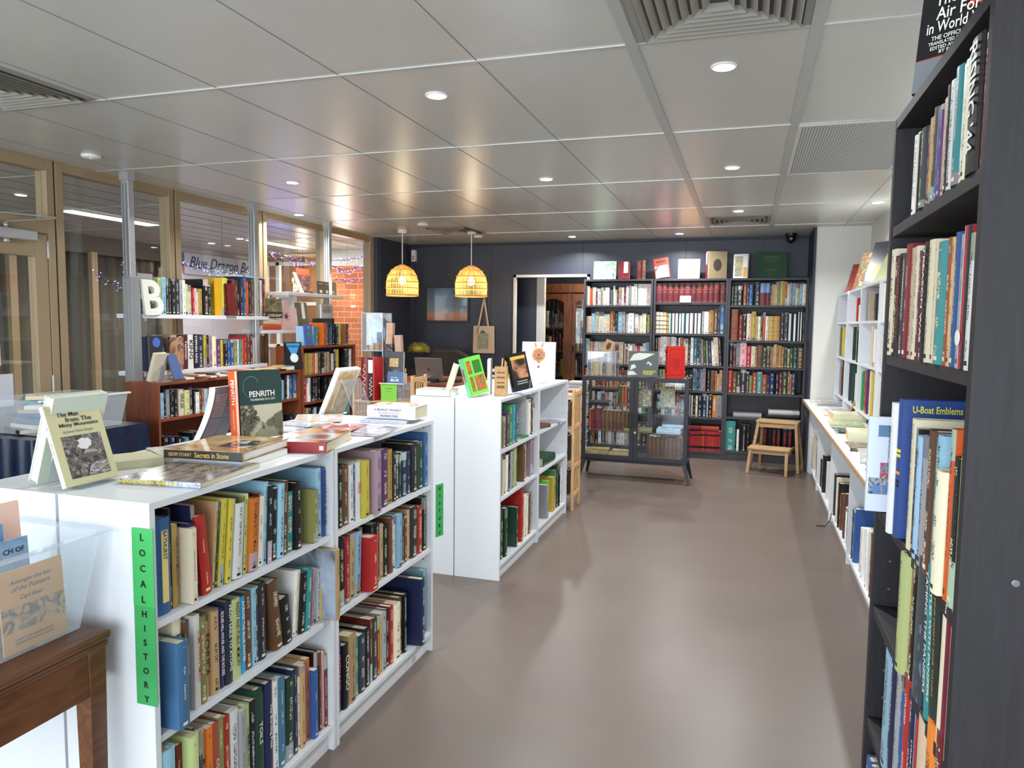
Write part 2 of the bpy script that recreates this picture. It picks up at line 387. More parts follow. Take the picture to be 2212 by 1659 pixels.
# back wall with the doorway, front wall with the shop window behind the camera
mb = MB()
mb.box((LX-.1, BY, 0), (-2.79, BY+.12, H)); mb.box((-2.79, BY, 2.07), (-1.84, BY+.12, H)); mb.box((-1.84, BY, 0), (.62, BY+.12, H))
struct(mb.build('wall_back', M_NAVY))
mb = MB()
for x in (-3.1, -1.93, -.72, -4.15): mb.box((x-.002, BY-.003, 2.12 if x > -2.79 and x < -1.84 else .02), (x+.002, BY, H-.02))
for x in (.13,): mb.box((x-.002, BY-.003, .02), (x+.002, BY, H-.02))
struct(mb.build('trim_1', mat('wall_joint_line', (28, 32, 46), .6)))
sbox('trim_2', (-4.22, BY-.03, H-.03), (.60, BY, H), mat('dark_cornice', (30, 34, 48), .5))
mb = MB(); fr = .045
mb.box((-2.80-.0, BY-.02, 0), (-2.768, BY+.02, 2.10)); mb.box((-1.872, BY-.02, 0), (-1.84, BY+.02, 2.10)); mb.box((-2.80, BY-.02, 2.068), (-1.84, BY+.02, 2.10))
struct(mb.build('door_frame', mat('cream_door_frame', (220, 212, 196), .5)))
sbox('wall_right', (RXW, -2.3, 0), (RXW+.12, 8.2, H), M_WHITEWALL)
sbox('wall_column', (.62, 8.06, 0), (1.24, 9.0, H), M_WHITEWALL)
sbox('trim_3', (.598, 8.04, 0), (.62, BY, H), mat('navy_column_side', (30, 34, 50), .5))
mb = MB(); mb.box((-4.3, -2.3, 0), (1.2, -2.15, .25)); mb.box((-4.3, -2.3, 2.42), (1.2, -2.15, H))
for x in (-4.3, -2.5, -.7, 1.1): mb.box((x-.04, -2.3, 0), (x+.04, -2.15, H))
struct(mb.build('wall_front', M_GOLD))
# dark return wall beyond the windows
sbox('wall_left', (-4.36, 7.95, 0), (-4.22, BY, H), M_NAVY)
sbox('trim_4', (-4.34, 7.90, 0), (-4.24, 7.95, H), mat('slate_blue_return', (58, 68, 88), .5))
# second room
sbox('wall_back', (-4.4, 10.75, 0), (.62, 10.85, H), M_NAVY)
sbox('wall_side', (-2.98, 8.88, 0), (-2.88, 10.75, H), M_NAVY)
mb = MB(); mb.box((-2.60, 9.10, 0), (-2.50, 9.18, 2.12))
struct(mb.build('trim_5', M_WHITEWALL))
sbox('wall_side', (-2.88, 9.12, 0), (-2.60, 9.16, H), M_NAVY)
# ceiling grid
mb = MB(); ys = [.195, 1.464, 2.733, 4.002, 5.271, 6.54, 7.809, 9.08, 10.35]
for y in ys: mb.box((-4.3, y-.009, H-.004), (1.12, y+.009, H)); mb.box((-7.6, y-.009, H-.004), (-4.42, y+.009, H))
struct(mb.build('trim_6', mat('ceiling_t_bar', (196, 198, 196), .35, metal=.5)))
mb = MB(); k = -6
for i in range(-6, 1):
    x = -.43 + .604*i
    mb.box((x-.0018, -2, H-.0018), (x+.0018, BY-.03, H))
for i in range(9): x = -4.9-.3*i; mb.box((x-.003, -2, H-.0025), (x+.003, 10.7, H))
struct(mb.build('trim_7', mat('ceiling_joint_line', (132, 134, 131), .7)))  # thin joints between ceiling panels, in their own mid grey
mb = MB()
for x in (-.43, .19): mb.box((x-.028, -2, H-.006), (x+.012, 8.0, H))
mb.box((.86, 4.0, H-.004), (.875, 8.0, H))
struct(mb.build('trim_8', mat('ceiling_cover_strip', (176, 180, 178), .4, metal=.2)))

# glass wall to the arcade: mullions and panes
def window_bay(n, y0, y1, z0=.12, z1=2.44):
    o = thing('window_%d' % n, '', ''); del o['label'], o['category']; struct(o)
    mb = MB()
    mb.box((LX-.05, y0, z1), (LX+.03, y1, H)); mb.box((LX-.05, y0, 0), (LX+.03, y1, z0))
    mb.build('window_frame', M_GOLD, o)
    MB().box((LX-.008, y0, z0), (LX-.004, y1, z1)).build('window_pane', M_GLASS, o)
    return o
MUL = [3.61, 4.65, 5.74, 6.81, 7.82]
for i in range(4): window_bay(i+1, MUL[i]+.12, MUL[i+1])
mb = MB()
for y in MUL:
    mb.box((LX-.06, y, 0), (LX+.035, y+.052, H)); mb.box((LX-.06, y+.066, 0), (LX+.035, y+.12, H))
struct(mb.build('trim_9', M_GOLD, bevel=.003))
mb = MB()
for y in MUL: mb.box((LX-.04, y+.052, 0), (LX+.02, y+.066, H))
struct(mb.build('trim_10', mat('black_gasket', (16, 15, 14), .6)))
# entrance doors
def door(n, y0, y1, hinge):
    o = thing('door_%d' % n, '', ''); del o['label'], o['category']; struct(o)
    mb = MB(); zt = 2.02
    mb.box((LX-.03, y0, 0.02), (LX+.03, y0+.09, zt)); mb.box((LX-.03, y1-.09, .02), (LX+.03, y1, zt))
    mb.box((LX-.03, y0+.09, zt-.14), (LX+.03, y1-.09, zt)); mb.box((LX-.03, y0+.09, .02), (LX+.03, y1-.09, .2)); mb.box((LX-.03, y0+.09, .70), (LX+.03, y1-.09, .76))
    mb.build('door_leaf_frame', M_GOLD, o, bevel=.002)
    MB().box((LX-.006, y0+.09, .76), (LX-.002, y1-.09, zt-.14)).build('door_glass', M_GLASS, o)
    MB().box((LX-.02, y0+.09, .2), (LX+.0, y1-.09, .70)).build('kick_panel', mat('dark_kick_panel', (66, 60, 56), .35), o)
    if hinge:
        for z in (1.93, 1.07): MB().tube([(LX+.036, y1+.002, z-.055), (LX+.036, y1+.002, z+.055)], .008).build('hinge', M_ALU, o)
    return o
d2 = door(1, 2.70, 3.605, True); door(2, 1.78, 2.68, False)
mb = MB(); mb.box((LX-.05, .6, 2.03), (LX+.035, 3.61, 2.12)); mb.box((LX-.05, .6, 2.43), (LX+.035, 3.61, H)); mb.box((LX-.05, 1.66, 0), (LX+.035, 1.77, H))
mb.box((LX-.05, -2.2, 0), (LX+.035, 1.66, .12)); mb.box((LX-.05, -.4, 0), (LX+.035, -.3, H)); mb.box((LX-.05, -2.2, 2.43), (LX+.035, .6, H))
struct(mb.build('trim_11', M_GOLD, bevel=.003))
mb = MB(); mb.box((LX-.008, 1.77, 2.12), (LX-.004, 3.61, 2.43)); mb.box((LX-.008, -2.2, .12), (LX-.004, 1.66, 2.43))
struct(mb.build('window_5', M_GLASS))
t = thing('door_closer', 'silver hydraulic door closer on the top rail of the glass door', 'door closer', (LX+.03, 3.25, 2.0))
MB().box((0, -.02, -.03), (.055, .25, .035)).build('closer_body', M_ALU, t, bevel=.008)
MB().box((0, -.09, -.035), (.065, -.02, .04)).build('end_cap', M_ALUDARK, t, bevel=.004)
mb = MB(); mb.tube([(.03, .06, -.03), (.03, .06, -.055)], .018, 12); mb.tube([(.03, .06, .035), (.03, .06, .065)], .014, 12); mb.build('spindle', M_ALU, t, smooth=True)
mb = MB(); mb.bar((.035, .06, .07), (.05, .38, .13), .018, .006); mb.bar((.05, .38, .135), (.04, -.02, .115), .014, .008); mb.build('arm', M_ALU, t)
for i, (y0, y1, z0, z1) in enumerate(((3.0, 3.262, 1.205, 1.375), (2.98, 3.335, .955, 1.152))):
    tag(MB().box((LX+.031, y0, z0), (LX+.033, y1, z1)).build('paper_notice', mat('notice_paper', (206, 204, 214), .7)),
        ('upper' if i == 0 else 'lower') + ' white paper notice taped to the glass door, seen from behind', 'notice')

# arcade beyond the glass
OX = -7.6
mb = MB(); mb.box((OX-.1, 0, 0), (OX, 11, .5)); mb.box((OX-.1, 0, 2.28), (OX, 8.4, H)); struct(mb.build('wall_arcade', mat('arcade_bulkhead', (96, 88, 80), .5)))
mb = MB()
for y in (2.1, 3.0, 3.95, 4.9, 5.88, 6.92, 8.08): mb.box((OX, y, 0), (OX+.06, y+.085, 2.3))
struct(mb.build('trim_12', M_GOLD))
curt = MB(); i0 = 0; pts = []
for i in range(300):
    y = 1 + i*.0247; x = OX-.16 + .028*math.sin(i*.9) + .012*math.sin(i*.37)
    pts.append((x, y))
for (x, y) in pts: curt.v += [(x, y, .05), (x, y, 2.3)]
for i in range(len(pts)-1): curt.f.append((2*i, 2*i+2, 2*i+3, 2*i+1)); curt.m.append(0)
tag(curt.build('curtain', mat('grey_brown_curtain', (96, 90, 80), .85), smooth=True), 'grey-brown pleated curtain behind the windows across the arcade', 'curtain')
sbox('wall_arcade_back', (OX-.4, 0, 0), (OX-.3, 11, H), mat('dark_shop_interior', (58, 52, 48), .7))
def brickmat():
    m, nt, b = nodes('orange_brickwork'); N = nt.nodes; L = nt.links
    tc = N.new('ShaderNodeTexCoord'); sp = N.new('ShaderNodeSeparateXYZ'); cb = N.new('ShaderNodeCombineXYZ')
    L.new(tc.outputs['Object'], sp.inputs[0]); ad = N.new('ShaderNodeMath'); ad.operation = 'ADD'; L.new(sp.outputs[0], ad.inputs[0]); L.new(sp.outputs[1], ad.inputs[1])
    L.new(ad.outputs[0], cb.inputs[0]); L.new(sp.outputs[2], cb.inputs[1])
    br = N.new('ShaderNodeTexBrick'); br.inputs['Scale'].default_value = 1; br.inputs['Brick Width'].default_value = .22; br.inputs['Row Height'].default_value = .078
    br.inputs['Mortar Size'].default_value = .006; br.inputs['Mortar Smooth'].default_value = .6
    br.inputs['Color1'].default_value = lin((196, 118, 78)) + (1,); br.inputs['Color2'].default_value = lin((168, 96, 66)) + (1,); br.inputs['Mortar'].default_value = lin((214, 164, 124)) + (1,)
    L.new(cb.outputs[0], br.inputs['Vector'])
    L.new(br.outputs['Color'], b.inputs['Base Color']); b.inputs['Roughness'].default_value = .8; return m
M_BRICK = brickmat()
sbox('wall_brick', (-5.72, 9.2, 0), (-4.44, 9.32, 2.28), M_BRICK)
sbox('wall_brick_upper', (-5.72, 9.2, 2.28), (-4.44, 9.32, H), M_WHITEWALL)
sbox('trim_13', (-4.44, 8.1, 0), (-4.37, 9.3, H), wood('brown_corner_post', (110, 70, 44), (132, 88, 58), .6))
l = bpy.data.lights.new('brick_wall_lamp', 'POINT'); l.energy = 15; l.color = (1, .80, .64); l.shadow_soft_size = .08
o = bpy.data.objects.new('brick_wall_lamp', l); o.location = (-5.1, 8.55, 1.9); COL.objects.link(o)
t = thing('wall_lamp', 'small round white lamp on the orange brick wall', 'lamp', (-5.30, 9.2, 1.72))
MB().lathe([(.0, -.02), (.03, -.014), (.036, .0), (.0, .002)], 16).build('lamp_globe', emis('lamp_white', (255, 250, 240), 4), t, M=T(0, -.03, 0))
MB().box((-.02, -.03, -.01), (.02, 0, .01)).build('lamp_base', M_WPLAST, t)
sbox('wall_shop_sill', (-7.09, 9.56, 0), (-5.98, 9.66, .38), M_WPLAST)
# lit shop window past the sign
sbox('wall_arcade_end', (-7.6, 10.2, 0), (-5.72, 10.3, H), mat('warm_shop_wall', (176, 124, 86), .7))
t = thing('shop_window', 'white framed shop window with warm light at the end of the arcade', 'window', (0, 0, 0))
mb = MB(); 
for x in (-7.05, -6.83, -6.02): mb.box((x-.03, 9.58, .4), (x+.03, 9.64, 2.4))
for z in (.4, 1.12, 1.76, 2.36): mb.box((-7.05, 9.58, z-.025), (-6.02, 9.64, z+.025))
mb.build('frame', M_WPLAST, t)
MB().box((-7.05, 9.60, .4), (-6.02, 9.605, 2.36)).build('pane', M_GLASS2, t)
t = thing('globe_lamp', 'glowing round globe lamp inside the far arcade shop', 'lamp', (-6.62, 9.95, 2.02))
MB().lathe([(.0, -.07), (.05, -.05), (.07, 0), (.05, .05), (0, .07)], 16).build('globe', emis('globe_warm', (255, 226, 170), 7), t, smooth=True)
MB().tube([(0, 0, .07), (0, 0, .48)], .005, 6).build('cord', M_BLK, t)
l = bpy.data.lights.new('arcade_shop_lamp', 'POINT'); l.energy = 7; l.color = (1, .78, .55); l.shadow_soft_size = .08
o = bpy.data.objects.new('arcade_shop_lamp', l); o.location = (-6.5, 9.75, 2.15); COL.objects.link(o)
# shop sign
t = thing('shop_sign', 'white banner sign lettered Blue Dragon Bo... behind the window glass', 'sign', (-7.5, 8.42, 2.14))
MB().box((-.02, 0, 0), (0, 1.75, .30)).build('board', mat('sign_board', (196, 206, 226), .5), t, bevel=.004)
text('Blue Dragon Books', T(.004, .88, .15) @ basis((0, 1, 0), (0, 0, 1), (1, 0, 0)), 1.60, .20, INK['n'], t, 'lettering', bold=.005, shear=.35)
sbox('wall_arcade_white', (OX-.02, 8.25, 0), (OX+.04, 10.2, H), mat('pale_lilac_wall', (206, 200, 214), .6))
# arcade strip lights and downlights
def strip(x, y0, y1, lab):
    t = thing('strip_light', lab, 'ceiling light', (x, y0, H))
    MB().box((-.095, 0, -.008), (.095, y1-y0, 0)).build('housing', M_WPLAST, t)
    MB().box((-.085, .01, -.012), (.085, y1-y0-.01, -.008)).build('diffuser', emis('strip_white', (255, 250, 240), 7), t)
    area('strip_light_glow', (x, (y0+y1)/2, H-.02), .08, 26, (1, .95, .85), (0, 0, -1), size_y=y1-y0)
strip(-6.07, 5.3, 6.36, 'long white strip light on arcade ceiling beyond the first window')
strip(-5.9, 7.75, 8.8, 'long white strip light on arcade ceiling, further one near brick wall')

DL = []
def downlight(x, y, lab, e=19, fixture=True):
    t = thing('downlight', lab, 'ceiling light', (x, y, H), group='recessed round LED downlights in the ceiling')
    MB().lathe([(.052, 0), (.052, -.004), (.042, -.007), (.042, 0)], 28).build('trim_ring', M_WPLAST, t, smooth=True)
    MB().lathe([(.0, -.0075), (.04, -.0075), (.04, -.0045), (0, -.0045)], 28).build('diffuser', emis('downlight_white', (250, 253, 255), 14), t)
    if e:
        area('downlight_beam', (x, y, H-.012), .08, e, (.96, .98, 1.0), (0, 0, -1), shape='DISK', spread=R(150))
for x, y, lab in ((-1.355, 3.08, 'lit round downlight over the near white bookcase, left of nearest two'), (-.128, 3.05, 'lit round downlight nearest the big square air vent, over the aisle'),
        (-3.19, 4.67, 'lit round downlight near the silver posts, nearer of the two left ones'), (-1.375, 5.01, 'lit round downlight over the middle white bookcase'),
        (-.135, 4.95, 'lit round downlight left of the perforated ceiling grille'), (-4.08, 6.07, 'lit round downlight close to the glass wall'),
        (-.122, 6.79, 'lit round downlight just in front of the small back vent'), (-1.96, 8.3, 'lit round downlight by the doorway in the navy wall'),
        (-.755, 8.28, 'lit round downlight above the black bookcases at the back'), (.95, 6.58, 'lit round downlight by the white wall at right')):
    downlight(x, y, lab)
for x, y, lab in ((-5.7, 4.57, 'round downlight in the arcade above the glass door'), (-6.7, 8.0, 'round downlight in the arcade above the shop sign'), (-5.98, 7.64, 'round downlight in the arcade beside the second silver post')):
    downlight(x, y, lab, 12)
for x, y, lab in ((-3.2, 6.93, 'unlit flat white ceiling disc between the two pendants'), (-3.0, 8.02, 'unlit flat white ceiling disc behind the right wicker pendant'), (-4.05, 2.95, 'white ceiling sensor above the glass door'), (-3.9, 3.6, 'flat pale ceiling disc between the door and first silver post')):
    t = thing('ceiling_disc', lab, 'detector', (x, y, H))
    MB().lathe([(.055, 0), (.055, -.012), (.045, -.02), (0, -.02)], 24).build('cover', M_WPLAST, t, smooth=True)
    MB().lathe([(.012, -.02), (.010, -.026), (0, -.026)], 12).build('sensor_dome', M_ALU, t)

# vents
def vent(cx, cy, sx, sy, lab, rings=7):
    t = thing('ceiling_vent', lab, 'air vent', (cx, cy, H))
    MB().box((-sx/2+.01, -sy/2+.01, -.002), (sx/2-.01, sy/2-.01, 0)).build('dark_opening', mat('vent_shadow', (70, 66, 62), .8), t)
    def ring(mb, a, b, z0, z1, wd):
        # sloping square louvre
        i = len(mb.v); c = wd
        for (hx, hy, z) in ((a, b, z0), (a-c, b-c, z1)):
            for dx, dy in ((-1,-1),(1,-1),(1,1),(-1,1)): mb.v.append((dx*hx, dy*hy, z))
        for q in range(4): mb.f.append((i+q, i+(q+1) % 4, i+4+(q+1) % 4, i+4+q)); mb.m.append(0)
        for q in range(4): mb.f.append((i+4+q, i+4+(q+1) % 4, i+(q+1) % 4, i+q)); mb.m.append(0)
    mb = MB(); ring(mb, sx/2, sy/2, -.001, -.006, .03); mb.build('rim', M_VENT, t)
    for k in range(rings):
        f = 1 - (k+.6)/(rings+.6)
        mb = MB(); ring(mb, (sx/2-.03)*f+.014, (sy/2-.03)*f+.014, -.020, -.001, .022); mb.build('louvre', M_VENT, t)
M_VENT = mat('cream_vent_metal', (196, 192, 182), .5)
vent(-.125, 2.43, .58, .58, 'large square air vent at the top of the photo')
vent(-3.19, 2.43, .58, .58, 'square louvred air vent near the glass door, upper left')
vent(-.12, 7.38, .56, .50, 'small square air vent above the back bookcases', 5)
vent(-3.08, 7.50, .52, .60, 'louvred air vent between the two wicker pendants', 5)
t = thing('return_air_grille', 'flat perforated return air grille in the ceiling near the right shelves', 'air vent', (.51, 4.63, H))
m, nt, b = nodes('perforated_metal'); ck = nt.nodes.new('ShaderNodeTexWave'); ck.inputs['Scale'].default_value = 22; tc = nt.nodes.new('ShaderNodeTexCoord')
nt.links.new(tc.outputs['Object'], ck.inputs['Vector']); cr = nt.nodes.new('ShaderNodeValToRGB'); cr.color_ramp.elements[0].color = lin((120, 124, 124)) + (1,); cr.color_ramp.elements[1].color = lin((186, 188, 186)) + (1,)
nt.links.new(ck.outputs['Fac'], cr.inputs[0]); nt.links.new(cr.outputs[0], b.inputs['Base Color']); b.inputs['Roughness'].default_value = .5
MB().box((-.29, -.6, -.006), (.29, .6, 0)).build('perforated_panel', m, t)
mb = MB()
for a, b2 in (((-.31, -.62, -.010), (-.29, .62, 0)), ((.29, -.62, -.010), (.31, .62, 0)), ((-.29, -.62, -.010), (.29, -.6, 0)), ((-.29, .6, -.010), (.29, .62, 0))): mb.box(a, b2)
mb.build('rim', M_VENT, t)

# pendants
M_CANE = mat('woven_cane', (226, 178, 104), .6)
nt = M_CANE.node_tree; b = nt.nodes['Principled BSDF']; tr = nt.nodes.new('ShaderNodeBsdfTranslucent'); tr.inputs[0].default_value = lin((250, 200, 120)) + (1,)
mx = nt.nodes.new('ShaderNodeMixShader'); mx.inputs[0].default_value = .22; nt.links.new(b.outputs[0], mx.inputs[1]); nt.links.new(tr.outputs[0], mx.inputs[2]); nt.links.new(mx.outputs[0], nt.nodes['Material Output'].inputs[0])
def pendant(x, y, lab):
    t = thing('pendant_lamp', lab, 'pendant lamp', (x, y, 1.785), group='wicker pendant lamps over the counter')
    prof = [(.172, 0), (.176, .06), (.176, .12), (.170, .18), (.152, .235), (.118, .285), (.070, .320), (.028, .336)]
    mb = MB()
    for k in range(60):
        a = 2*PI*k/60; c, s = math.cos(a), math.sin(a); w2 = .0040+.0018*math.sin(k*2.3)
        i = len(mb.v)
        for r, z in prof:
            wk = w2*min(1, r/.12)
            mb.v += [(r*c - s*wk, r*s + c*wk, z), (r*c + s*wk, r*s - c*wk, z)]
        for j in range(len(prof)-1): mb.f.append((i+2*j, i+2*j+1, i+2*j+3, i+2*j+2)); mb.m.append(0)
    mb.build('cane_slats', M_CANE, t)
    for r, z, rr in ((.175, .003, .006), (.179, .014, .005), (.181, .085, .0048), (.179, .15, .0048), (.163, .22, .0048), (.125, .282, .004), (.03, .336, .006)):
        MB().tube([(r*math.cos(2*PI*k/40), r*math.sin(2*PI*k/40), z) for k in range(40)], rr, 6, closed=True).build('hoop', M_CANE, t, smooth=True)
    MB().lathe([(0, .12), (.03, .135), (.04, .165), (.03, .195), (.015, .215), (0, .216)], 20).build('bulb', emis('bulb_warm', (255, 236, 180), 14), t, smooth=True)
    MB().tube([(0, 0, .21), (0, 0, .33)], .018, 12).build('lamp_holder', M_WPLAST, t)
    MB().tube([(0, 0, .33), (0, 0, H-1.785-.02)], .006, 8).build('cord', M_WPLAST, t)
    MB().lathe([(.05, 0), (.05, -.03), (.044, -.036), (0, -.036)], 24).build('ceiling_rose', M_WPLAST, t, M=T(0, 0, H-1.785))
    l = bpy.data.lights.new('pendant_glow', 'POINT'); l.energy = 6; l.color = (1, .86, .60); l.shadow_soft_size = .045
    o = bpy.data.objects.new('pendant_glow', l); o.location = (x, y, 1.785+.10); COL.objects.link(o)
pendant(-3.637, 7.352, 'lit wicker dome pendant lamp, left of the pair')
pendant(-2.921, 7.592, 'lit wicker dome pendant lamp, right of the pair, above the tote bag')

# security camera and motion sensor
t = thing('dome_camera', 'black dome security camera in the ceiling corner above the bookcases', 'security camera', (.40, 8.55, H))
MB().lathe([(.06, 0), (.06, -.02), (.055, -.03), (0, -.03)], 24).build('base', M_BLK, t)
MB().lathe([(.05, -.03), (.05, -.05), (.042, -.078), (.022, -.098), (0, -.104)], 24).build('dome', mat('smoked_dome', (14, 14, 16), .1), t, smooth=True)
MB().tube([(0, -.05, -.06), (0, -.056, -.062)], .016, 12).build('lens', M_ALUDARK, t)
t = thing('motion_sensor', 'small white motion sensor in the navy corner below the ceiling', 'sensor', (-4.15, BY-.06, 2.28))
MB().box((-.03, 0, 0), (.03, .06, .15)).build('housing', M_WPLAST, t, bevel=.008)
MB().box((-.018, -.003, .02), (.018, .004, .075)).build('lens', mat('sensor_lens', (170, 172, 176), .3), t)

# ---------------------------------------------------------------- bookcases
def bookcase(lab, x, y, rz, W, D, Ht, shelves, m, back=True, plinth=.08, t_=.018, name='bookcase', pins=False, top=True):
    """open front towards local -y; x runs along the front"""
    t = thing(name, lab, 'bookcase', (x, y, 0), rz)
    for s in (0, 1):
        MB().box((s*(W-t_), 0, 0), (s*(W-t_)+t_, D, Ht)).build('side_panel', m, t, bevel=.001)
    if top: MB().box((t_, 0.001, Ht-t_), (W-t_, D, Ht)).build('top_panel', m, t, bevel=.001)
    for i, z in enumerate(shelves):
        MB().box((t_, .004 if i else .002, z-t_), (W-t_, D-.006, z)).build('shelf' if i else 'bottom_panel', m, t, bevel=.001)
    MB().box((t_, .02, 0), (W-t_, .035, shelves[0]-t_)).build('plinth', m, t)
    if back: MB().box((t_, D-.006, .02), (W-t_, D-.001, Ht-t_)).build('back_panel', m, t)
    if pins:
        mb = MB()
        for xx in (t_, W-t_):
            for k in range(12):
                z = .2 + k*.075
                if any(abs(z-q) < .03 for q in shelves): continue
                sgn = 1 if xx < W/2 else -1
                for yy in (.04, D-.05): mb.tube([(xx, yy, z), (xx+sgn*.0012, yy, z)], .0035, 6)
        mb.build('pin_holes', M_ALUDARK, t)
    return t
S3 = [.09, .478, .765]
WX = -1.3255
bookcase('white low bookcase with the green LOCAL HISTORY sign, nearest in the photo', WX, 1.351, R(90), .81, .28, 1.06, S3, M_WHITE)
bookcase('white low bookcase with the green HISTORY sign on its far end', WX, 2.166, R(90), .822, .28, 1.06, S3, M_WHITE, pins=True)
bookcase('white low bookcase backing onto the LOCAL HISTORY one, nearest the table', -1.895, 2.161, R(-90), .81, .28, 1.06, S3, M_WHITE)
bookcase('white low bookcase backing onto the one with the HISTORY sign', -1.895, 2.988, R(-90), .822, .28, 1.06, S3, M_WHITE)
bookcase('middle white bookcase, nearer bay with gardening books', WX-.003, 3.935, R(90), .815, .28, 1.06, [.09, .478, .758], M_WHITE, pins=True)
bookcase('middle white bookcase, further bay beside the pine folding shelf', WX-.003, 4.755, R(90), .83, .28, 1.06, [.09, .478, .758], M_WHITE, pins=True)
bookcase('white bookcase with a plain end, backing onto the gardening books bay', -1.895, 4.75, R(-90), .815, .28, 1.06, [.09, .478, .758], M_WHITE)
bookcase('white bookcase backing onto the further bay of the middle white bookcase', -1.895, 5.585, R(-90), .83, .28, 1.06, [.09, .478, .758], M_WHITE)
DSH = [.09, .443, .753, 1.016, 1.422, 1.747]
bookcase('tall black-brown bookcase of war books at the right edge of the photo', .339, 2.141, R(-90), .815, .28, 2.02, DSH, M_BLACKWOOD, t_=.025, pins=True)
tag(MB().lathe([(.006, 0), (.006, .001), (.0045, .0016), (.0015, .0016), (.0015, .0006), (0, .0006)], 20).build('screw_cap', M_ALUDARK, M=T(.418, 1.3255, 1.089) @ basis((1, 0, 0), (0, 0, 1), (0, -1, 0))), 'small round screw cap on the side of the tall black bookcase', 'screw cap')
M_BBOOK = wood('charcoal_woodgrain', (52, 49, 54), (66, 62, 68), .45, (3, 3, 1.2), 8)
bookcase('tall dark bookcase against the navy wall, left of the three', -1.845, 8.45, 0, .80, .30, 2.02, [.10, .48, .767, 1.043, 1.402, 1.72], M_BBOOK, t_=.024)
bookcase('tall dark bookcase against the navy wall, middle of the three', -1.037, 8.45, 0, .81, .30, 2.02, [.088, .473, .767, 1.053, 1.407, 1.754], M_BBOOK, t_=.024)
bookcase('tall dark bookcase against the navy wall, right of the three, behind the stool', -.225, 8.45, 0, .822, .30, 2.02, [.11, .49, .761, 1.052, 1.343, 1.726], M_BBOOK, t_=.024)
bookcase('low reddish-brown bookcase by the windows with its end panel showing', -3.785, 3.965, R(90), 1.665, .28, 1.066, [.09, .54, .815], M_MAHOG, t_=.02)
bookcase('taller reddish-brown bookcase by the windows, beyond the low one', -3.785, 5.66, R(90), .93, .28, 1.27, [.08, .30, .55, .76, 1.01], M_MAHOG, t_=.02)
# white counter and hutch along the right wall
t = thing('counter_shelf', 'long white low shelving with a wood-edged counter along the right wall', 'shelving', (0, 0, 0))
for y in (7.99, 7.18, 6.06, 4.97, 3.92, 3.1, 2.42): MB().box((.64, y, 0), (1.11, y+.02, .735)).build('divider', M_WHITE, t)
MB().box((.65, 2.42, .042), (1.11, 8.01, .06)).build('bottom_panel', M_WHITE, t); MB().box((.665, 2.42, 0), (.68, 8.01, .042)).build('plinth', M_WHITE, t)
MB().box((.56, 2.42, .738), (1.11, 8.04, .76)).build('worktop', M_WHITE, t)
MB().box((.552, 2.42, .736), (.56, 8.04, .761)).build('wood_edging', wood('worktop_edging', (150, 122, 92), (176, 148, 114), .5), t)
MB().box((.665, 7.2, .44), (1.11, 7.99, .458)).build('shelf', M_WHITE, t)
for n_, (ya, yb, lab) in enumerate(((7.25, 8.01, 'white hutch bookcase on the right counter, against the white column'), (6.42, 7.22, 'white hutch bookcase on the right counter, middle section'), (5.55, 6.40, 'white hutch bookcase on the right counter, third section from the column'), (4.70, 5.53, 'white hutch bookcase on the right counter, nearest section by tall black bookcase'))):
    t = thing('hutch_bookcase', lab, 'bookcase', (0, 0, 0))
    for y in (ya, yb-.018): MB().box((.84, y, .762), (1.11, y+.018, 1.82)).build('side_panel', M_WHITE, t)
    for z in (.85, 1.215, 1.545, 1.82): MB().box((.845, ya+.018, z-.018), (1.11, yb-.018, z)).build('shelf' if z < 1.8 else 'top_panel', M_WHITE, t)
    MB().box((1.10, ya+.018, .77), (1.108, yb-.018, 1.80)).build('back_panel', M_WHITE, t)
# silver poles and floating shelves in front of the glass
for i, (y, lab) in enumerate(((4.06, 'silver floor-to-ceiling post nearest the glass door'), (5.40, 'silver floor-to-ceiling post between the two floating shelf runs'), (6.58, 'silver floor-to-ceiling post furthest from the door, by the brick wall'))):
    t = thing('shelf_post', lab, 'post', (-4.09, y, 0))
    MB().box((-.032, -.024, 0), (.032, .024, H-.06)).build('profile', M_ALU, t, bevel=.003)
    for dx in (-.014, .014):
        MB().box((dx-.003, -.0255, .02), (dx+.003, -.024, H-.08)).build('groove', M_ALUDARK, t)
    MB().box((-.038, -.03, H-.06), (.038, .03, H)).build('ceiling_cap', M_ALU, t)
    if i == 0:
        for dx in (-.026, -.008, .012): MB().box((dx, -.0345, .32), (dx+.009, -.03, 1.77)).build('bright_rib', M_ALU, t)
    if i == 0: MB().box((-.037, -.03, .3), (.040, .048, 1.79)).build('sleeve', mat('grey_post_sleeve', (150, 152, 154), .4, metal=.3), t, bevel=.002)
def fshelf(y0, y1, z, lab, x0=-4.27, x1=-4.05):
    t = thing('floating_shelf', lab, 'shelf', (0, 0, 0))
    MB().box((x0, y0, z-.03), (x1, y1, z)).build('board', M_WHITE, t, bevel=.002)
    MB().box((x0+.02, y0+.04, z-.05), (x1-.03, y0+.06, z-.03)).build('bracket', M_WPLAST, t)
fshelf(4.13, 5.55, 1.532, 'upper white floating shelf of books beside the nearest silver post', x0=-4.29)
fshelf(4.13, 5.52, 1.12, 'lower white floating shelf of books beside the nearest silver post', x0=-4.29)
fshelf(5.46, 6.32, 1.413, 'white floating shelf with face-out books beside the white box')
fshelf(5.85, 6.82, 1.765, 'white floating shelf at the top of the white box', x0=-4.28)
tag(MB().box((-4.29, 6.03, 1.415), (-4.10, 6.05, 1.733)).build('display_board', M_WHITE), 'white upright display board beside the furthest silver post', 'board')

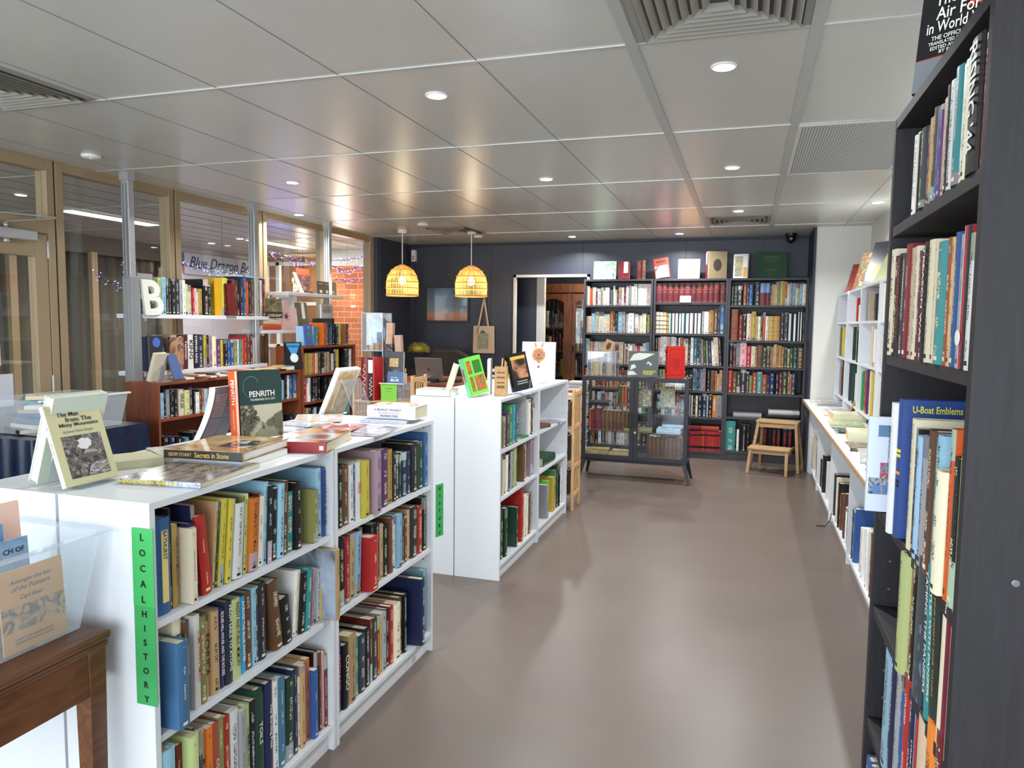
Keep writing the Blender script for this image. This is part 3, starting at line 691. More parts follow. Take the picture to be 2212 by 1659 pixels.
# ---------------------------------------------------------------- rows of books
ROWS = """KA1|yb|1.72|-1.823|cr,24,227, w,21,219, or,25,195, tn,21,212, w,27,206, dr,24,201, w,34,192,^1 cr,30,205, w,21,205, cr,27,205, w,22,205, pu,12,201, st,28,177, w,27,224, cr,22,180, k,19,192, tn,34,207, w,25,210, dr,25,208, w,29,226, gy,33,230, cr,25,218, w,40,242, _,8,0, w,158,242,A
KA2|yb|1.402|-1.816|be,33,193, be,31,193, lb,42,225, cr,48,242, w,53,243, cr,34,216, cr,38,218, rs,44,249, k,15,248, k,30,235, gy,13,236, lb,36,244, gy,42,244, _,6,0, w,27,220, w,67,230, _,7,0, w,42,220, be,23,204, cr,20,208, cr,25,227, w,21,225, k,18,229, y,27,215, cr,10,205,
KA3|yb|1.043|-1.821|gy,13,291, lb,30,289, y,19,262, r,7,295, pk,16,254, dr,21,255, be,22,255, w,19,255, gy,43,256, be,30,257, pk,21,257, cr,26,258, w,60,254, mv,32,259, dr,34,260, cr,25,256, be,31,257, _,13,0, w,13,236, dr,25,203, cr,23,237, w,28,233, mv,33,238, pk,23,210, r,31,218, cr,33,211, w,33,245, lb,45,258,
KA4|yb|0.767|-1.816|or,30,222, br,26,206, k,13,181, tn,26,173, be,26,182, br,35,72, dr,22,73, br,30,74, rs,34,71, dr,47,77, tn,38,70, dr,26,71, tn,25,72, rs,30,73, br,21,74, dr,30,83, br,38,67, be,34,69, dr,34,78, br,33,79, tn,33,81, gr,33,82, br,42,83, dr,41,84, br,25,86,
KA5|yb|0.48|-1.81|gy,35,261, w,26,236, k,26,255, cr,26,238, k,30,231, w,26,232, lb,26,237, k,39,243, tn,26,227, pk,26,228, w,43,230, br,43,240, gy,43,237, k,34,243, cr,42,236, dr,42,238, y,34,247, k,42,249, w,58,247, gr,42,245, k,41,263, lb,25,256,
KA6|yb|0.1|-1.802|k,35,383, br,44,394, br,35,387, k,43,389, w,35,382, nb,52,384, be,34,377, w,34,379, gy,34,381, nb,26,382, w,51,384, w,42,378, cr,34,388, gy,51,382, k,51,384, br,67,395, k,50,398, dr,58,401,
KB1|yb|1.754|-1.011|bu,63,215,v bu,58,215,v bu,66,217,v bu,68,214,v bu,57,215,v bu,71,217,v bu,58,213,v bu,72,217,v bu,60,214,v bu,58,218,v bu,60,219,v bu,68,224,v
KB2|yb|1.407|-1.008|cr,36,242,s cr,42,238,s cr,38,238,s mu,32,230,s te,34,226,w w,35,225,w w,40,227,w w,32,225,w te,44,227,w w,44,227,w pk,52,228,w w,32,228,w w,47,230,w gy,24,249, w,51,254, mu,52,265, br,49,284, nb,13,305, sb,68,326,
KB3|yb|1.053|-1.013|k,37,308, pk,25,304, w,27,315, w,46,316, be,30,314, gy,21,314, w,30,315, w,24,311, k,24,295, w,20,304, rs,36,311, cr,20,298, cr,32,297, k,28,293, w,30,308, sb,45,308, k,17,309, dg,24,309, mv,30,292,/-3 dg,30,284,/-3 ol,25,278,/-3 nb,39,273,/-4 w,23,278,/-4 be,51,315,/-4 k,31,315,/-4
KB4|yb|0.767|-1.005|dr,45,230, gr,45,233, tn,29,230, k,29,225, br,41,218, dr,41,227, cr,40,228, br,40,229, br,36,218, k,36,232,TFIRE k,44,233,TFIRE sb,28,254, gr,17,247, k,22,256, b,20,252, gy,20,249, mv,33,258, _,10,0, k,43,235, br,47,236,v rs,23,226, tn,25,197, tn,34,239,
KB5|yb|0.473|-0.969|k,46,236, cr,40,224, b,40,212, k,39,241, w,39,229, dr,52,257, k,52,240, k,58,235, w,32,237, k,32,249, cr,22,239, k,49,261, nb,51,263, w,15,244, k,46,256, or,41,250,TWEEDON gy,63,252,
KB6|yb|0.088|-0.965|r,47,193,d r,46,196,d r,46,201,d r,46,204,d r,46,206,d r,39,209,d r,39,208,d r,39,211,d r,32,213,d r,26,214,d r,26,216,d r,26,217,d r,26,218,d r,26,223,d r,26,224,d r,26,225,d r,26,224,d r,26,223,d r,26,222,d r,25,223,d r,25,225,d r,25,226,d
KC1|yb|1.726|-0.193|sl,27,209, sl,41,215, sl,46,212, _,13,0, rs,34,236, sl,27,235, b,37,228, _,21,0, ch,55,256, bu,63,243,u bu,37,243,u k,14,201, tn,24,225, tn,23,225, tn,27,254, te,20,260, y,28,260, mu,19,257, or,24,254, w,12,230, gy,40,238, lb,28,235, cr,41,233, lb,33,235, cr,49,232,
KC2|yb|1.343|-0.184|rs,70,338,v _,14,0, dr,36,281, k,43,288, be,50,296, y,46,315, be,25,264, cr,25,261, k,21,289, or,29,305, w,31,265, mu,58,265,v mu,59,266,v _,6,0, ch,37,308, ch,45,308, k,50,294,w k,43,291,w k,25,313,w k,26,313,w k,28,312,
KC3|yb|1.052|-0.193|k,39,264, bu,32,253, gy,42,260, pk,67,267, r,50,229, cr,43,226, rs,20,223, br,58,240,v dg,38,222, br,40,233, br,17,230, tn,17,224, tn,31,251, r,19,249, ol,30,240, rs,27,229, dg,32,221, ol,28,206, dg,34,218, dg,42,223, br,65,224,
KC4|yb|0.761|-0.207|r,57,249, br,44,236, dg,39,234, ch,61,269, sl,32,237, ol,33,198, rs,49,230, te,53,237, rs,51,211, nb,27,204, nb,52,229, tn,8,163, k,38,225, dr,29,238, dg,60,254, rs,22,255, rs,15,223, sl,40,232,
KC6|yb|0.11|-0.207|te,103,334, k,12,341, cr,8,256, w,24,236, _,24,0, k,59,295, k,27,291, _,120,0, k,70,288,R _,46,0, k,46,281,R k,46,278,R _,17,0, k,52,269,R k,51,272,R
N1|x1|0.765|1.388|b,58,241,L k,10,257, mu,19,214,TGold+on+the+Murchison _,20,0, cr,20,197,^3 nb,27,205,/-3TBlue+Mountains+Best+Bushwalks nb,16,247,/-3 r,39,215,/-6 _,5,0, mv,5,222,/6TLOCAL+HISTORY tn,11,236,/6 dg,12,230,/6 y,16,239,/6 y,12,234,/6 y,18,232,/6 lb,12,229,/6 w,40,212,/5 ol,15,226,/4 lm,19,230,/4 or,41,211,/4 bu,10,221,/4TIN+QUARANTINE cr,23,214,/4 lb,18,248,/4 k,24,233,/3 k,30,224,/3 lb,31,229,/3 br,24,232,/3 te,47,191,/2 k,35,215, cr,15,148, _,35,0, ol,29,175,^2 dr,16,170, lb,30,239, b,32,235,TCOCKATOO+ISLAND
N2|x1|0.478|1.403|sb,37,221,^5 _,3,0, cr,31,261,THOLROYD br,13,242,^1 k,12,240,TSUTHERLAND+SHIRE w,21,250,^1TSOMETHING+SMALL ol,28,235,^1 tn,27,210,TECHUCA tn,28,229, nb,28,226,TROUSE+HILL+HOUSE+AND+THE+ROUSES sl,27,236,TFROM+SAILS+TO+ATOMS lm,34,232,TPADDY+AND+PUBLIC+MEMORY cy,28,225,TACROSS+THE+BLUE+WATER br,31,230, lb,16,234, sl,19,233, ch,34,235, _,36,0, br,46,223,/-7 k,43,153,/-7 _,9,0, w,16,212,/6 cr,15,211,/6 k,29,197,/6 te,26,202,/5 pk,12,196,/5 w,9,194,/4 mv,13,191,/4 w,16,186,/4 nb,8,182,/3 w,18,178,/3 y,16,172,/3 gy,13,170,/2
N3|x1|0.09|1.371|lb,46,343,^2 cr,28,304, dr,24,315, lm,33,328,^2 sl,14,332, nb,14,317,^1 cr,23,308,TMILLERS+POINT or,23,306, rs,28,305,TCOBAR ol,22,310, r,29,298, w,42,298, gy,21,282, lm,27,287,TSUMMER+HILL k,25,289, dg,36,310,TTOILS cr,10,285, nb,35,308,TThe+Burning+Fuse w,32,296, sb,40,292, dg,44,271,/2 nb,28,284, cr,16,247, tn,21,280, sb,19,279, or,24,284, b,24,238,^1 k,26,288, br,13,279, pk,13,274, dr,22,256,^1
F1|x1|0.765|2.22|k,34,223, br,50,217, w,33,212, b,16,207, w,37,214,TSEA y,51,213,^2 _,26,0, mv,54,239,^3 w,44,224,^1 pu,61,230, mu,56,218, ch,30,204, sl,43,187, dg,16,179, nb,60,187, nb,44,182, ch,59,207, dg,65,211, b,43,238,
F2|x1|0.478|2.214|k,44,246, r,38,244,^1 tn,38,244,/3 lb,47,239,/3 br,24,244,/2 r,64,207,^3 k,22,239, k,50,236, tn,32,221, k,42,207, _,8,0, br,37,227,TLEONARD+COTTRELL w,36,225, lb,49,223, sl,35,209, br,27,201, tn,30,216, ch,69,221, r,47,210, k,56,239,
F3|x1|0.09|2.2|pu,45,263,TINDIANS k,37,239,TCONGO tn,57,258,^1 te,30,225, sl,46,224, k,42,232, dr,19,255, dg,43,247, r,19,240, y,14,234, gy,47,240, k,27,242, r,31,244, cr,59,237, br,30,249, k,29,254, _,58,0, nb,41,296,^4 lm,28,267, br,53,263, lb,33,293,
G1|x2|0.758|4.002|ol,117,188, pu,48,211, gr,65,243, te,64,241, sb,65,234,/-3 _,247,0, w,52,240, br,68,239, w,31,208,
G2|x2|0.478|3.997|dg,20,258, cr,88,254, w,48,228, k,43,242, gy,72,235, lm,65,254, _,118,0, br,59,246, be,46,253, mv,133,263,
G3|x2|0.09|3.989|dg,49,315, dg,50,308, dg,63,297, _,164,0, dg,33,255,^1 cr,37,241, _,34,0, r,62,338, cr,75,284, w,40,270, br,74,268,
G6|x2|0.09|4.821|k,28,289, _,183,0, gy,48,245,^2 _,125,0, y,88,262, gr,38,304, dg,87,328, k,50,298, w,76,280,
D1|xd|1.747|1.905|w,33,176, cr,26,176,TA+HISTORY+OF k,31,168,TCHANNEL+FIRING sl,53,168, dr,17,165, tn,33,174, br,31,186, b,20,181, pu,26,178, be,24,184, k,26,201, w,40,199, te,51,209, w,13,203, cr,30,204, k,79,221,TRISING+'44 dr,23,213, w,9,205,
D2|xd|1.422|2.179|cr,68,266, k,60,245, k,46,246,TBREAKING+OUT nb,50,243, dr,59,259, be,46,246, cr,33,246, bu,38,233, k,30,237, k,46,245,TTREASON+WAS cr,49,244, be,31,241, te,73,231, rs,32,234, tn,30,231, b,37,236, gy,24,230, r,48,240,w w,45,223,
D3|xd|1.016|2.302|_,298,0, w,46,303,^2TMackesy/Batchelor b,119,315,^1 cr,52,282,TFOR+LOVE+AND+COURAGE k,26,265, lb,69,254, gy,61,261, br,75,280, te,22,271, lb,56,280, cr,57,222,^1 or,36,302, k,48,257, lm,32,263,TTHE+TANKS
D4|xd|0.753|1.786|nb,19,245, r,29,253, lm,60,256,^1 r,26,269, k,37,275, sl,111,287, _,13,0, te,48,291,/-5TTAMING+THE+PANZERS dg,39,301,/-5TBATTLES+WITH+PANZERS k,25,302,/-5TA+FINE+NIGHT+FOR+TANKS _,2,0, cr,26,289,TPORTRAIT+OF dr,38,287,TThe+Diaries+of+Victor+Klemperer w,29,281,TTHE+IRON
D5|xd|0.443|1.919|lb,83,281, nb,48,302, _,25,0, gy,47,305, b,28,317, r,55,321, nb,34,313, lb,15,317, r,22,324,TSTRIKE+HARD _,5,0, be,67,304, or,64,335, dr,58,342,
WA|xw|1.532|4.293|lm,31,262, lb,40,270, k,32,263, k,28,263, k,42,262, ch,38,263, gy,30,258, w,30,260, lm,28,232, cr,40,225, r,25,209, pk,28,205, cr,15,204, mu,37,203, k,75,281, k,27,238, _,27,0, _,110,0, y,64,305, tn,24,260, k,41,290, r,22,302, sl,32,296, k,34,307, ch,38,308, b,38,337, or,34,290, k,36,292, br,39,292, dr,48,301, k,36,302, w,29,314, dr,40,326,
WB|xw|1.12|4.259|nb,39,246, nb,43,243, tn,125,259, k,54,260,TKING+&+STRAUB bu,53,260,TTalisman w,59,262,TKING k,57,263,TSTEPHEN+KING nb,55,261, y,32,253, k,33,255, mv,36,248, cr,48,244, pu,51,218, y,28,215, k,50,217, b,43,216, b,38,216, ol,50,218, w,22,214, te,35,214, or,27,216, r,31,236, br,37,257, bu,41,257, gy,38,226, dr,24,221, k,41,220,
BA|xc|0.815|3.991|r,19,169, lb,32,177, k,25,195, gy,36,194, k,13,191, k,24,191, k,26,188, cr,65,189,TOPUS+200 lm,55,177, pu,36,196, k,20,176, w,45,153, br,21,171, rs,22,165, lb,32,172, tn,25,172, pk,22,170, k,19,166, w,36,162, k,22,160, cr,22,158, nb,28,158, tn,34,157, k,35,155, dr,35,154, gr,35,151, w,36,150, k,36,147,
BA2|xc|0.815|5.266|tn,41,195, ol,50,176, k,33,194, lb,34,171, k,38,210, w,34,207, b,42,200, sb,82,206,
BB|xc|0.54|3.996|k,75,152, nb,66,142, k,68,133, sb,69,114, k,71,139, gy,73,137, dr,75,127, k,116,123, br,135,115, k,141,106, gr,148,106, k,155,136, k,113,149, br,100,147, k,138,139, ch,80,131,
BT1|xc|1.01|5.701|y,31,199, mu,52,195, y,42,193, tn,44,189, or,33,187, cr,51,191, br,44,190, k,52,188, tn,49,192, gy,45,196, br,38,183, cr,46,176, nb,38,215, y,43,216, k,159,216,A sl,41,208, w,34,212, r,53,215,
BT2|xc|0.76|5.696|r,56,226, w,77,221,TTOWN k,56,222, nb,53,219, k,40,210, _,16,0, k,105,210,A k,62,199, te,63,195, sb,38,186, gr,65,165, tn,66,160, k,67,168, r,69,151,
BT3|xc|0.55|5.692|k,46,165, mu,38,155, dg,47,150, k,48,156, lb,49,146, k,69,145, br,61,138, te,62,132, k,84,124, ol,86,161, k,77,165, br,56,159, te,114,150,
BT0|xc|1.272|5.771|lb,37,177, sb,34,173, lb,38,173, sb,27,170, te,45,173, or,130,210, rs,24,190, sb,33,201, nb,35,201, sb,21,202, k,42,252, nb,71,202, y,43,204, br,149,200,
RL1|xu|1.545|6.843|r,200,199, w,108,134, br,96,207, k,116,214, ch,68,215, gy,102,234, be,222,226, k,66,193, ch,158,194,
RL2|xu|1.215|6.972|dg,249,285, ol,156,285, w,34,276, k,611,254,^2 be,100,287, w,128,267, b,74,242,
RL2b|xu|1.215|7.897|ol,181,281, y,262,285, lm,76,208,
RL3|xu|0.85|7.808|gy,205,325, br,149,326, dg,165,326,
RL3b|xu|0.85|7.081|sl,244,326, dg,138,329, w,133,264, w,111,259, ol,155,285, gr,140,305, r,112,318, pu,108,330, cr,137,331, y,99,322, nb,157,325,
RW1|xl|0.06|8.25|gy,122,343, ol,119,334, cr,511,330,
RW2|xl|0.06|7.498|k,199,300, ch,177,335, k,103,246, br,158,246, k,237,324, _,37,0, w,477,316,
RW3|xl|0.06|6.044|ch,233,318, cr,127,333, k,62,321, br,226,261, br,202,309, cr,48,345,
RW4|xl|0.06|5.245|w,52,247, k,265,294, dg,65,307, b,215,332, cr,115,269, w,161,298, w,126,325, br,119,343, lb,46,358,"""
WORD = {'1': 'top', '2': 'second', '3': 'third', '4': 'fourth', '5': 'fifth', '6': 'bottom'}
CASE = {'KA': 'dark bookcase left of three at back', 'KB': 'dark bookcase middle of three at back', 'KC': 'dark bookcase right of three at back', 'D': 'tall black bookcase at right edge'}
PHR = {'N1': 'top shelf behind LOCAL HISTORY sign', 'N2': 'middle shelf behind LOCAL HISTORY sign', 'N3': 'bottom shelf behind LOCAL HISTORY sign',
 'F1': 'top shelf of HISTORY bookcase', 'F2': 'middle shelf of HISTORY bookcase', 'F3': 'bottom shelf of HISTORY bookcase',
 'G1': 'top shelf of gardening bay', 'G2': 'middle shelf of gardening bay', 'G3': 'bottom shelf of gardening bay', 'G6': 'bottom shelf beside pine folding shelf',
 'WA': 'upper floating shelf by windows', 'WB': 'lower floating shelf by windows', 'BA': 'top shelf of low brown bookcase', 'BA2': 'far end of low brown bookcase',
 'BB': 'second shelf of low brown bookcase', 'BT1': 'top shelf of taller brown bookcase', 'BT2': 'second shelf of taller brown bookcase', 'BT3': 'third shelf of taller brown bookcase', 'BT0': 'on top of taller brown bookcase',
 'RL1': 'top shelf of right wall hutch', 'RL2': 'middle shelf of right wall hutch', 'RL2b': 'middle shelf, far end of right hutch', 'RL3': 'bottom shelf, far end of right hutch', 'RL3b': 'bottom shelf of right wall hutch',
 'RW1': 'furthest bay under right counter', 'RW2': 'second bay under right counter', 'RW3': 'third bay under right counter', 'RW4': 'nearest bay under right counter'}
PLANE = {'yb': (8.472, 0), 'x1': (-1.345, 90), 'x2': (-1.35, 90), 'xd': (.344, -90), 'xw': (-4.068, 90), 'xc': (-3.805, 90), 'xu': (.858, -90), 'xl': (.66, -90)}
CAP = {'yb': .2, 'x1': .075, 'x2': .055, 'xd': .085, 'xw': .06, 'xc': .05, 'xu': .045, 'xl': .05}
LIMS = {'N1': (1.372, 2.142), 'N2': (1.372, 2.142), 'N3': (1.372, 2.142), 'F': (2.186, 2.968), 'G1': (3.955, 4.73), 'G2': (3.955, 4.73), 'G3': (3.955, 4.73), 'G6': (4.775, 5.565),
 'D': (1.352, 2.114), 'KA': (-1.82, -1.07), 'KB': (-1.012, -.253), 'KC': (-.2, .572), 'BA': (3.987, 5.608), 'BB': (3.987, 5.608), 'BT1': (5.682, 6.568), 'BT2': (5.682, 6.568), 'BT3': (5.682, 6.568), 'WA': (4.25, 5.55), 'WB': (4.15, 5.5), 'RL7': (4.72, 5.51), 'RL8': (4.72, 5.51), 'RL9': (4.72, 5.51), 'RL': (5.57, 7.985), 'RW': (2.45, 7.985)}
DIV = {'RL': (7.22, 6.40, 7.25, 6.42), 'RW': (7.18, 6.06, 4.97, 3.92, 3.1)}
NONAMES = ('LEONARD', 'STEPHEN', 'KING', 'Klemperer', 'STALIN', 'Mackesy', 'STRAUB')
THICKBIG = {'N': 1}
def describe(items, i):
    it = items[i]; c = PAL[it['c']][3]
    cols = [q['c'] for q in items]
    if it['title'] and not any(k in it['title'] for k in NONAMES):
        if sum(1 for q in items if q['title'] == it['title']) == 1: return '%s book titled %s' % (c, it['title'])
    same = [q for q in items if q['c'] == it['c']]
    if len(same) == 1: return 'the only %s book' % c
    if it['h'] >= max(q['h'] for q in same)+.008 - (.008 if False else 0) - 1e-9 and sorted([q['h'] for q in same])[-2] < it['h']-.012: return 'tallest %s book' % c
    if sorted([q['th'] for q in same])[-2] < it['th']-.012 and it['th'] >= max(q['th'] for q in same): return 'thickest %s book' % c
    L_ = cols[i-1] if i else None; R_ = cols[i+1] if i+1 < len(cols) else None
    if L_ and L_ != it['c'] and sum(1 for j in range(1, len(cols)) if cols[j] == it['c'] and cols[j-1] == L_) == 1: return '%s book just right of a %s one' % (c, PAL[L_][3])
    if R_ and R_ != it['c'] and sum(1 for j in range(len(cols)-1) if cols[j] == it['c'] and cols[j+1] == R_) == 1: return '%s book just left of a %s one' % (c, PAL[R_][3])
    return '%s book, %s from left' % (c, ORD[i+1])
def build_row(line):
    nm, pl, z, start, data = line.split('|'); z = float(z); pos = float(start)
    p0, rz = PLANE[pl]; sgn = -1 if rz == -90 else 1
    items = []
    if nm in PHR: ph = PHR[nm]
    else:
        k = 'D' if nm[0] == 'D' else nm[:2]; ph = '%s shelf, %s' % ({'1': 'top', '2': 'second', '3': 'third', '4': 'fourth', '5': 'fifth'}[nm[-1]] if k == 'D' else WORD[nm[-1]], CASE[k])
    cap = CAP[pl]
    lim = {'KA4': .25, 'KA5': .25, 'KA6': .27, 'BB': .2, 'F1': .26}.get(nm, .36)
    key = nm if nm in LIMS else nm[:2] if nm[:2] in LIMS else nm[0]
    fit = 1.0
    if key in LIMS and pl in ('x1', 'x2', 'xd'):
        tot = sum(float(t_.split(',')[1]) for t_ in data.split(' '))/1000; lo, hi = LIMS[key]
        if sgn > 0: e_ = min(hi, pos+tot); b_ = max(lo, pos)
        else: e_ = max(lo, pos-tot); b_ = min(hi, pos)
        fit = abs(e_-b_)/tot; pos = b_
    for tok in data.split(' '):
        c, th, h, fl = tok.split(',', 3); th = float(th)/1000*fit; h = float(h)/1000
        a = pos; pos += sgn*th
        if c == '_' or fl == '_': continue
        lo, hi = LIMS.get(nm if nm in LIMS else nm[:2] if nm[:2] in LIMS else nm[0], (-99, 99))
        if sgn > 0 and (a < lo or a+th > hi): a2 = max(a, lo); th = min(a+th, hi)-a2; a = a2
        if sgn < 0 and (a > hi or a-th < lo): a2 = min(a, hi); th = a2-max(a-th, lo); a = a2
        if th < .009: continue
        tc = min(th, cap if not ('A' in fl and 'T' not in fl and pl == 'yb') else .3)
        if nm == 'D3' and c == 'b': tc = .035
        if nm in ('RL1', 'RL2', 'RL2b', 'RL3', 'RL3b') : tc = min(tc, .03+.02*random.random())
        if sgn > 0: a = a + (th-tc)
        if sgn < 0:
            for dv in DIV.get(nm[:2], ()):
                if a > dv and a-tc < dv+.022: tc2 = a-dv-.022; (a, tc) = (a, tc2) if tc2 > .012 else (dv-.002, tc)
                elif a > dv-.001 and a <= dv+.022: a = dv-.002
        if h < .11: h = .19 + .05*random.random()
        h = min(h, lim)
        mt = re.search(r'T(.*)$', fl); title = mt.group(1).replace('+', ' ') if mt else ''
        fl2 = fl[:mt.start()] if mt else fl
        ml = re.search(r'/(-?\d+)', fl2); lean = R(float(ml.group(1))) if ml else 0
        mp = re.search(r'\^(\d+)', fl2); pro = int(mp.group(1))*.01 if mp else 0
        st = [s for s in 'vdwsuARL' if s in fl2]
        items.append(dict(c=c, th=max(.006, tc-.0006), h=h, title=title, lean=lean*sgn if False else lean, pro=pro, st=st[0] if st else '', pos=a))
    for i, it in enumerate(items):
        lab = describe(items, i) + ', ' + ph
        if len(lab.split()) > 16: lab = lab.replace('just ', '').replace('dark bookcase', 'bookcase').replace(' shelf, bookcase', ', bookcase')
        if len(lab.split()) > 16: lab = lab.replace(' of three at back', ' at back')
        d = min(.21, max(.12, it['h']*.72)) * (.92+.1*random.random())
        if pl in ('xw',): d = min(d, .19)
        off = -it['pro'] + (random.random()*.012 if pl != 'xd' else random.random()*.003)
        th, h = it['th'], it['h']; a = it['lean']
        jit = R(random.uniform(-.35, .35))
        Ml = T(0, off, max(0, th*math.sin(a)) + .0008) @ RY(a)
        if a < 0: Ml = T(0, off, .0008) @ RY(a) 
        if rz == 0: M = T(it['pos'], p0, z) @ Ml
        else: M = T(p0, it['pos'], z) @ RZ(R(rz)) @ Ml
        near = nm[0] in 'NFGD'
        st = it['st']; pg = None
        if st == 'A' and rz == 0:
            # wide white book set face out
            M = T(it['pos'], p0+.03, z+.001) @ FACE
            o = book(.02, h, th, it['c'], M, lab, 'books on the ' + ph, detail=True, style='plain')
            cpic(o, .02, .01, .01, th-.01, h-.01, art('faint_line_drawing', ((244, 244, 242), (236, 232, 230), (214, 170, 160), (240, 240, 240)), 14)); continue
        style = {'L': 'plain', 'A': '', 'R': 'plain'}.get(st, st)
        if it['title']: style = 'plain'
        if nm == 'D3' and it['c'] == 'b': style = 'B'
        if nm == 'D4' and it['c'] == 'sl': style = 'G'
        o = book(th, h, d, it['c'], M, lab, 'books on the ' + ph, style=style, detail=near)
        tl = it['title']
        if tl:
            ink = 'k' if it['c'] in LIGHT or it['c'] in ('te',) and False else 'w'
            ink = {'SOMETHING SMALL': 'r', 'LOCAL HISTORY': 'w', 'CONGO': 'w', 'INDIANS': 'p', 'BREAKING OUT': 'r', 'A FINE NIGHT FOR TANKS': 'o', 'HOLROYD': 'n', 'COCKATOO ISLAND': 'n', 'SUMMER HILL': 'n', 'RISING \'44': 'w', 'THE TANKS': 'k', 'WEEDON': 'w', 'TALISMAN': 'r', 'SEA': 'r'}.get(tl, ink)
            big = tl in ('CONGO', 'HOLROYD', 'ECHUCA', "RISING '44", 'THE TANKS', 'COCKATOO ISLAND', 'OPUS 200', 'KING', 'KING & STRAUB', 'FIRE', 'WEEDON')
            stext(o, th, tl, h*.56, h*.8 if len(tl) > 9 else h*.55, th*(.62 if big else .42), ink)
        if st == 'L':
            MB().box((th*.36, -.0082, .03), (th*.72, -.006, h-.03)).build('spine_label', mat('yellow_spine_label', (226, 206, 130), .5), o)
            stext(o, th*1.08, 'BATHURST', h*.72, h*.30, th*.24, 'n', off=.0088)
        if st == 'R': stext(o, th, 'THE GREAT WAR', h*.5, h*.8, th*.5, 'r')
        if nm == 'D3' and it['c'] == 'b' and h > .3:
            # its front cover shows above the shorter books beside it
            ctext(o, th, 'U-Boat Emblems', .069, h-.021, .098, .016, 'y', bold=.02)
        if nm == 'D2' and it['c'] == 'r':
            MB().tube([(th*.35, -.0076, h*.22), (th*.35, -.0062, h*.22)], .0135, 24).build('white_roundel', INK['w'], o)
for line in ROWS.split('\n'):
    if line.strip(): build_row(line)

# one tall book stands well proud of the middle shelf, against the divider
o = book(.021, .245, .21, 'tn', T(-1.295, 2.1195, .479) @ RZ(R(90)), 'tan-spined book titled Old Albany jutting out beside the middle divider', style='plain', hard=True)
MB().box((-.0008, .004, .002), (0, .208, .243)).build('cover_picture', art('pale_sky_harbour_cover', ((84, 80, 84), (150, 160, 176), (186, 202, 220), (198, 212, 226)), 7, .3, 5, .6), o)
stext(o, .021, 'Old Albany', .19, .07, .010, 'k'); stext(o, .021, 'Dowson', .05, .045, .009, 'k')
# loose rows seen only in part
def loose(nm, ph, pl, z, pos, n, cols, hs, cap=.03, group=True):
    s = []
    for i in range(n):
        s.append('%s,%d,%d,' % (random.choice(cols), random.randint(14, int(cap*1000)), random.randint(*hs)))
    PHR[nm] = ph; build_row('|'.join((nm, pl, str(z), str(pos), ' '.join(s))))
loose('D6', 'bottom shelf of tall black bookcase at right', 'xd', .09, 2.09, 22, ['b', 'te', 'nb', 'k', 'r', 'cr', 'gy', 'sb'], (215, 265), .045)
for q_, (n_, z_) in enumerate((('top', 1.545), ('middle', 1.215), ('bottom', .85))):
    loose('RL%d' % (7+q_), n_ + ' shelf of nearest hutch section', 'xu', z_, 5.50, 20, ['w', 'cr', 'k', 'b', 'y', 'dg', 'r'], (215, 280), .04)
loose('RW5', 'bay nearest camera under right counter', 'xl', .06, 3.88, 22, ['w', 'cr', 'k', 'b', 'br', 'dg', 'gy'], (220, 320))

# ---------------------------------------------------------------- signs
def vsign(lab, M, w_, segs, m):
    t = thing('section_sign', lab, 'sign', M=M)
    for (z0, z1, txt, dy, tint) in segs:
        MB().box((0, 0, z0), (w_, .0012, z1)).build('paper_strip', m if not tint else tint, t, M=RZ(0) @ T(0, dy, 0))
        n = len(txt); hh = (z1-z0)/n
        for i, ch in enumerate(txt):
            text(ch, T(w_/2, dy-.0014, z1-hh*(i+.55)) @ basis((1, 0, 0), (0, 0, 1), (0, -1, 0)), .030 if ch != 'I' else .006, hh*.46, INK['k'], t, 'letter', bold=.02, squeeze=False)
    return t
G1 = mat('bright_green_paper', (56, 164, 84), .6); G2 = mat('green_paper_lower', (52, 150, 80), .6)
vsign('green vertical paper sign lettered LOCAL HISTORY taped to near bookcase end', T(-1.374, 1.3465, 0), .062, ((.812, 1.0, 'LOCAL', -.001, None), (.567, .812, 'HISTORY', 0, G2)), G1)
vsign('small green vertical paper sign lettered HISTORY on far bookcase end', T(-1.318, 3.0, 0) @ RZ(R(75)), .055, ((.52, .762, 'HISTORY', 0, None),), G1)

# ---------------------------------------------------------------- things on the near bookcase
def lean_face(lab, x, y, z, yaw, tilt, th, h, w_, code, cmat=None, hard=None, name='book', group=None):
    M = T(x, y, z) @ RZ(yaw) @ RX(-tilt) @ T(0, 0, 0) @ FACE
    return book(th, h, w_, code, M, lab, group, style='plain', hard=hard, cmat=cmat, name=name)
def easel(lab, x, y, z, yaw, w_=.12, h=.16, tilt=.28, d=.1):
    t = thing('acrylic_stand', lab, 'book stand', (x, y, z), yaw)
    MB().box((0, 0, 0), (w_, .003, h), M=RX(-tilt)).build('front_plate', M_ACRYL, t)
    MB().box((0, -.003, 0), (w_, 0, h*.98), M=T(0, 2*math.sin(tilt)*h, 0) @ RX(tilt)).build('rear_plate', M_ACRYL, t)
    MB().box((0, -.035, 0), (w_, .0, .003)).build('foot', M_ACRYL, t); MB().box((0, -.038, 0), (w_, -.035, .015)).build('lip', M_ACRYL, t)
    return t
ZT = 1.0605
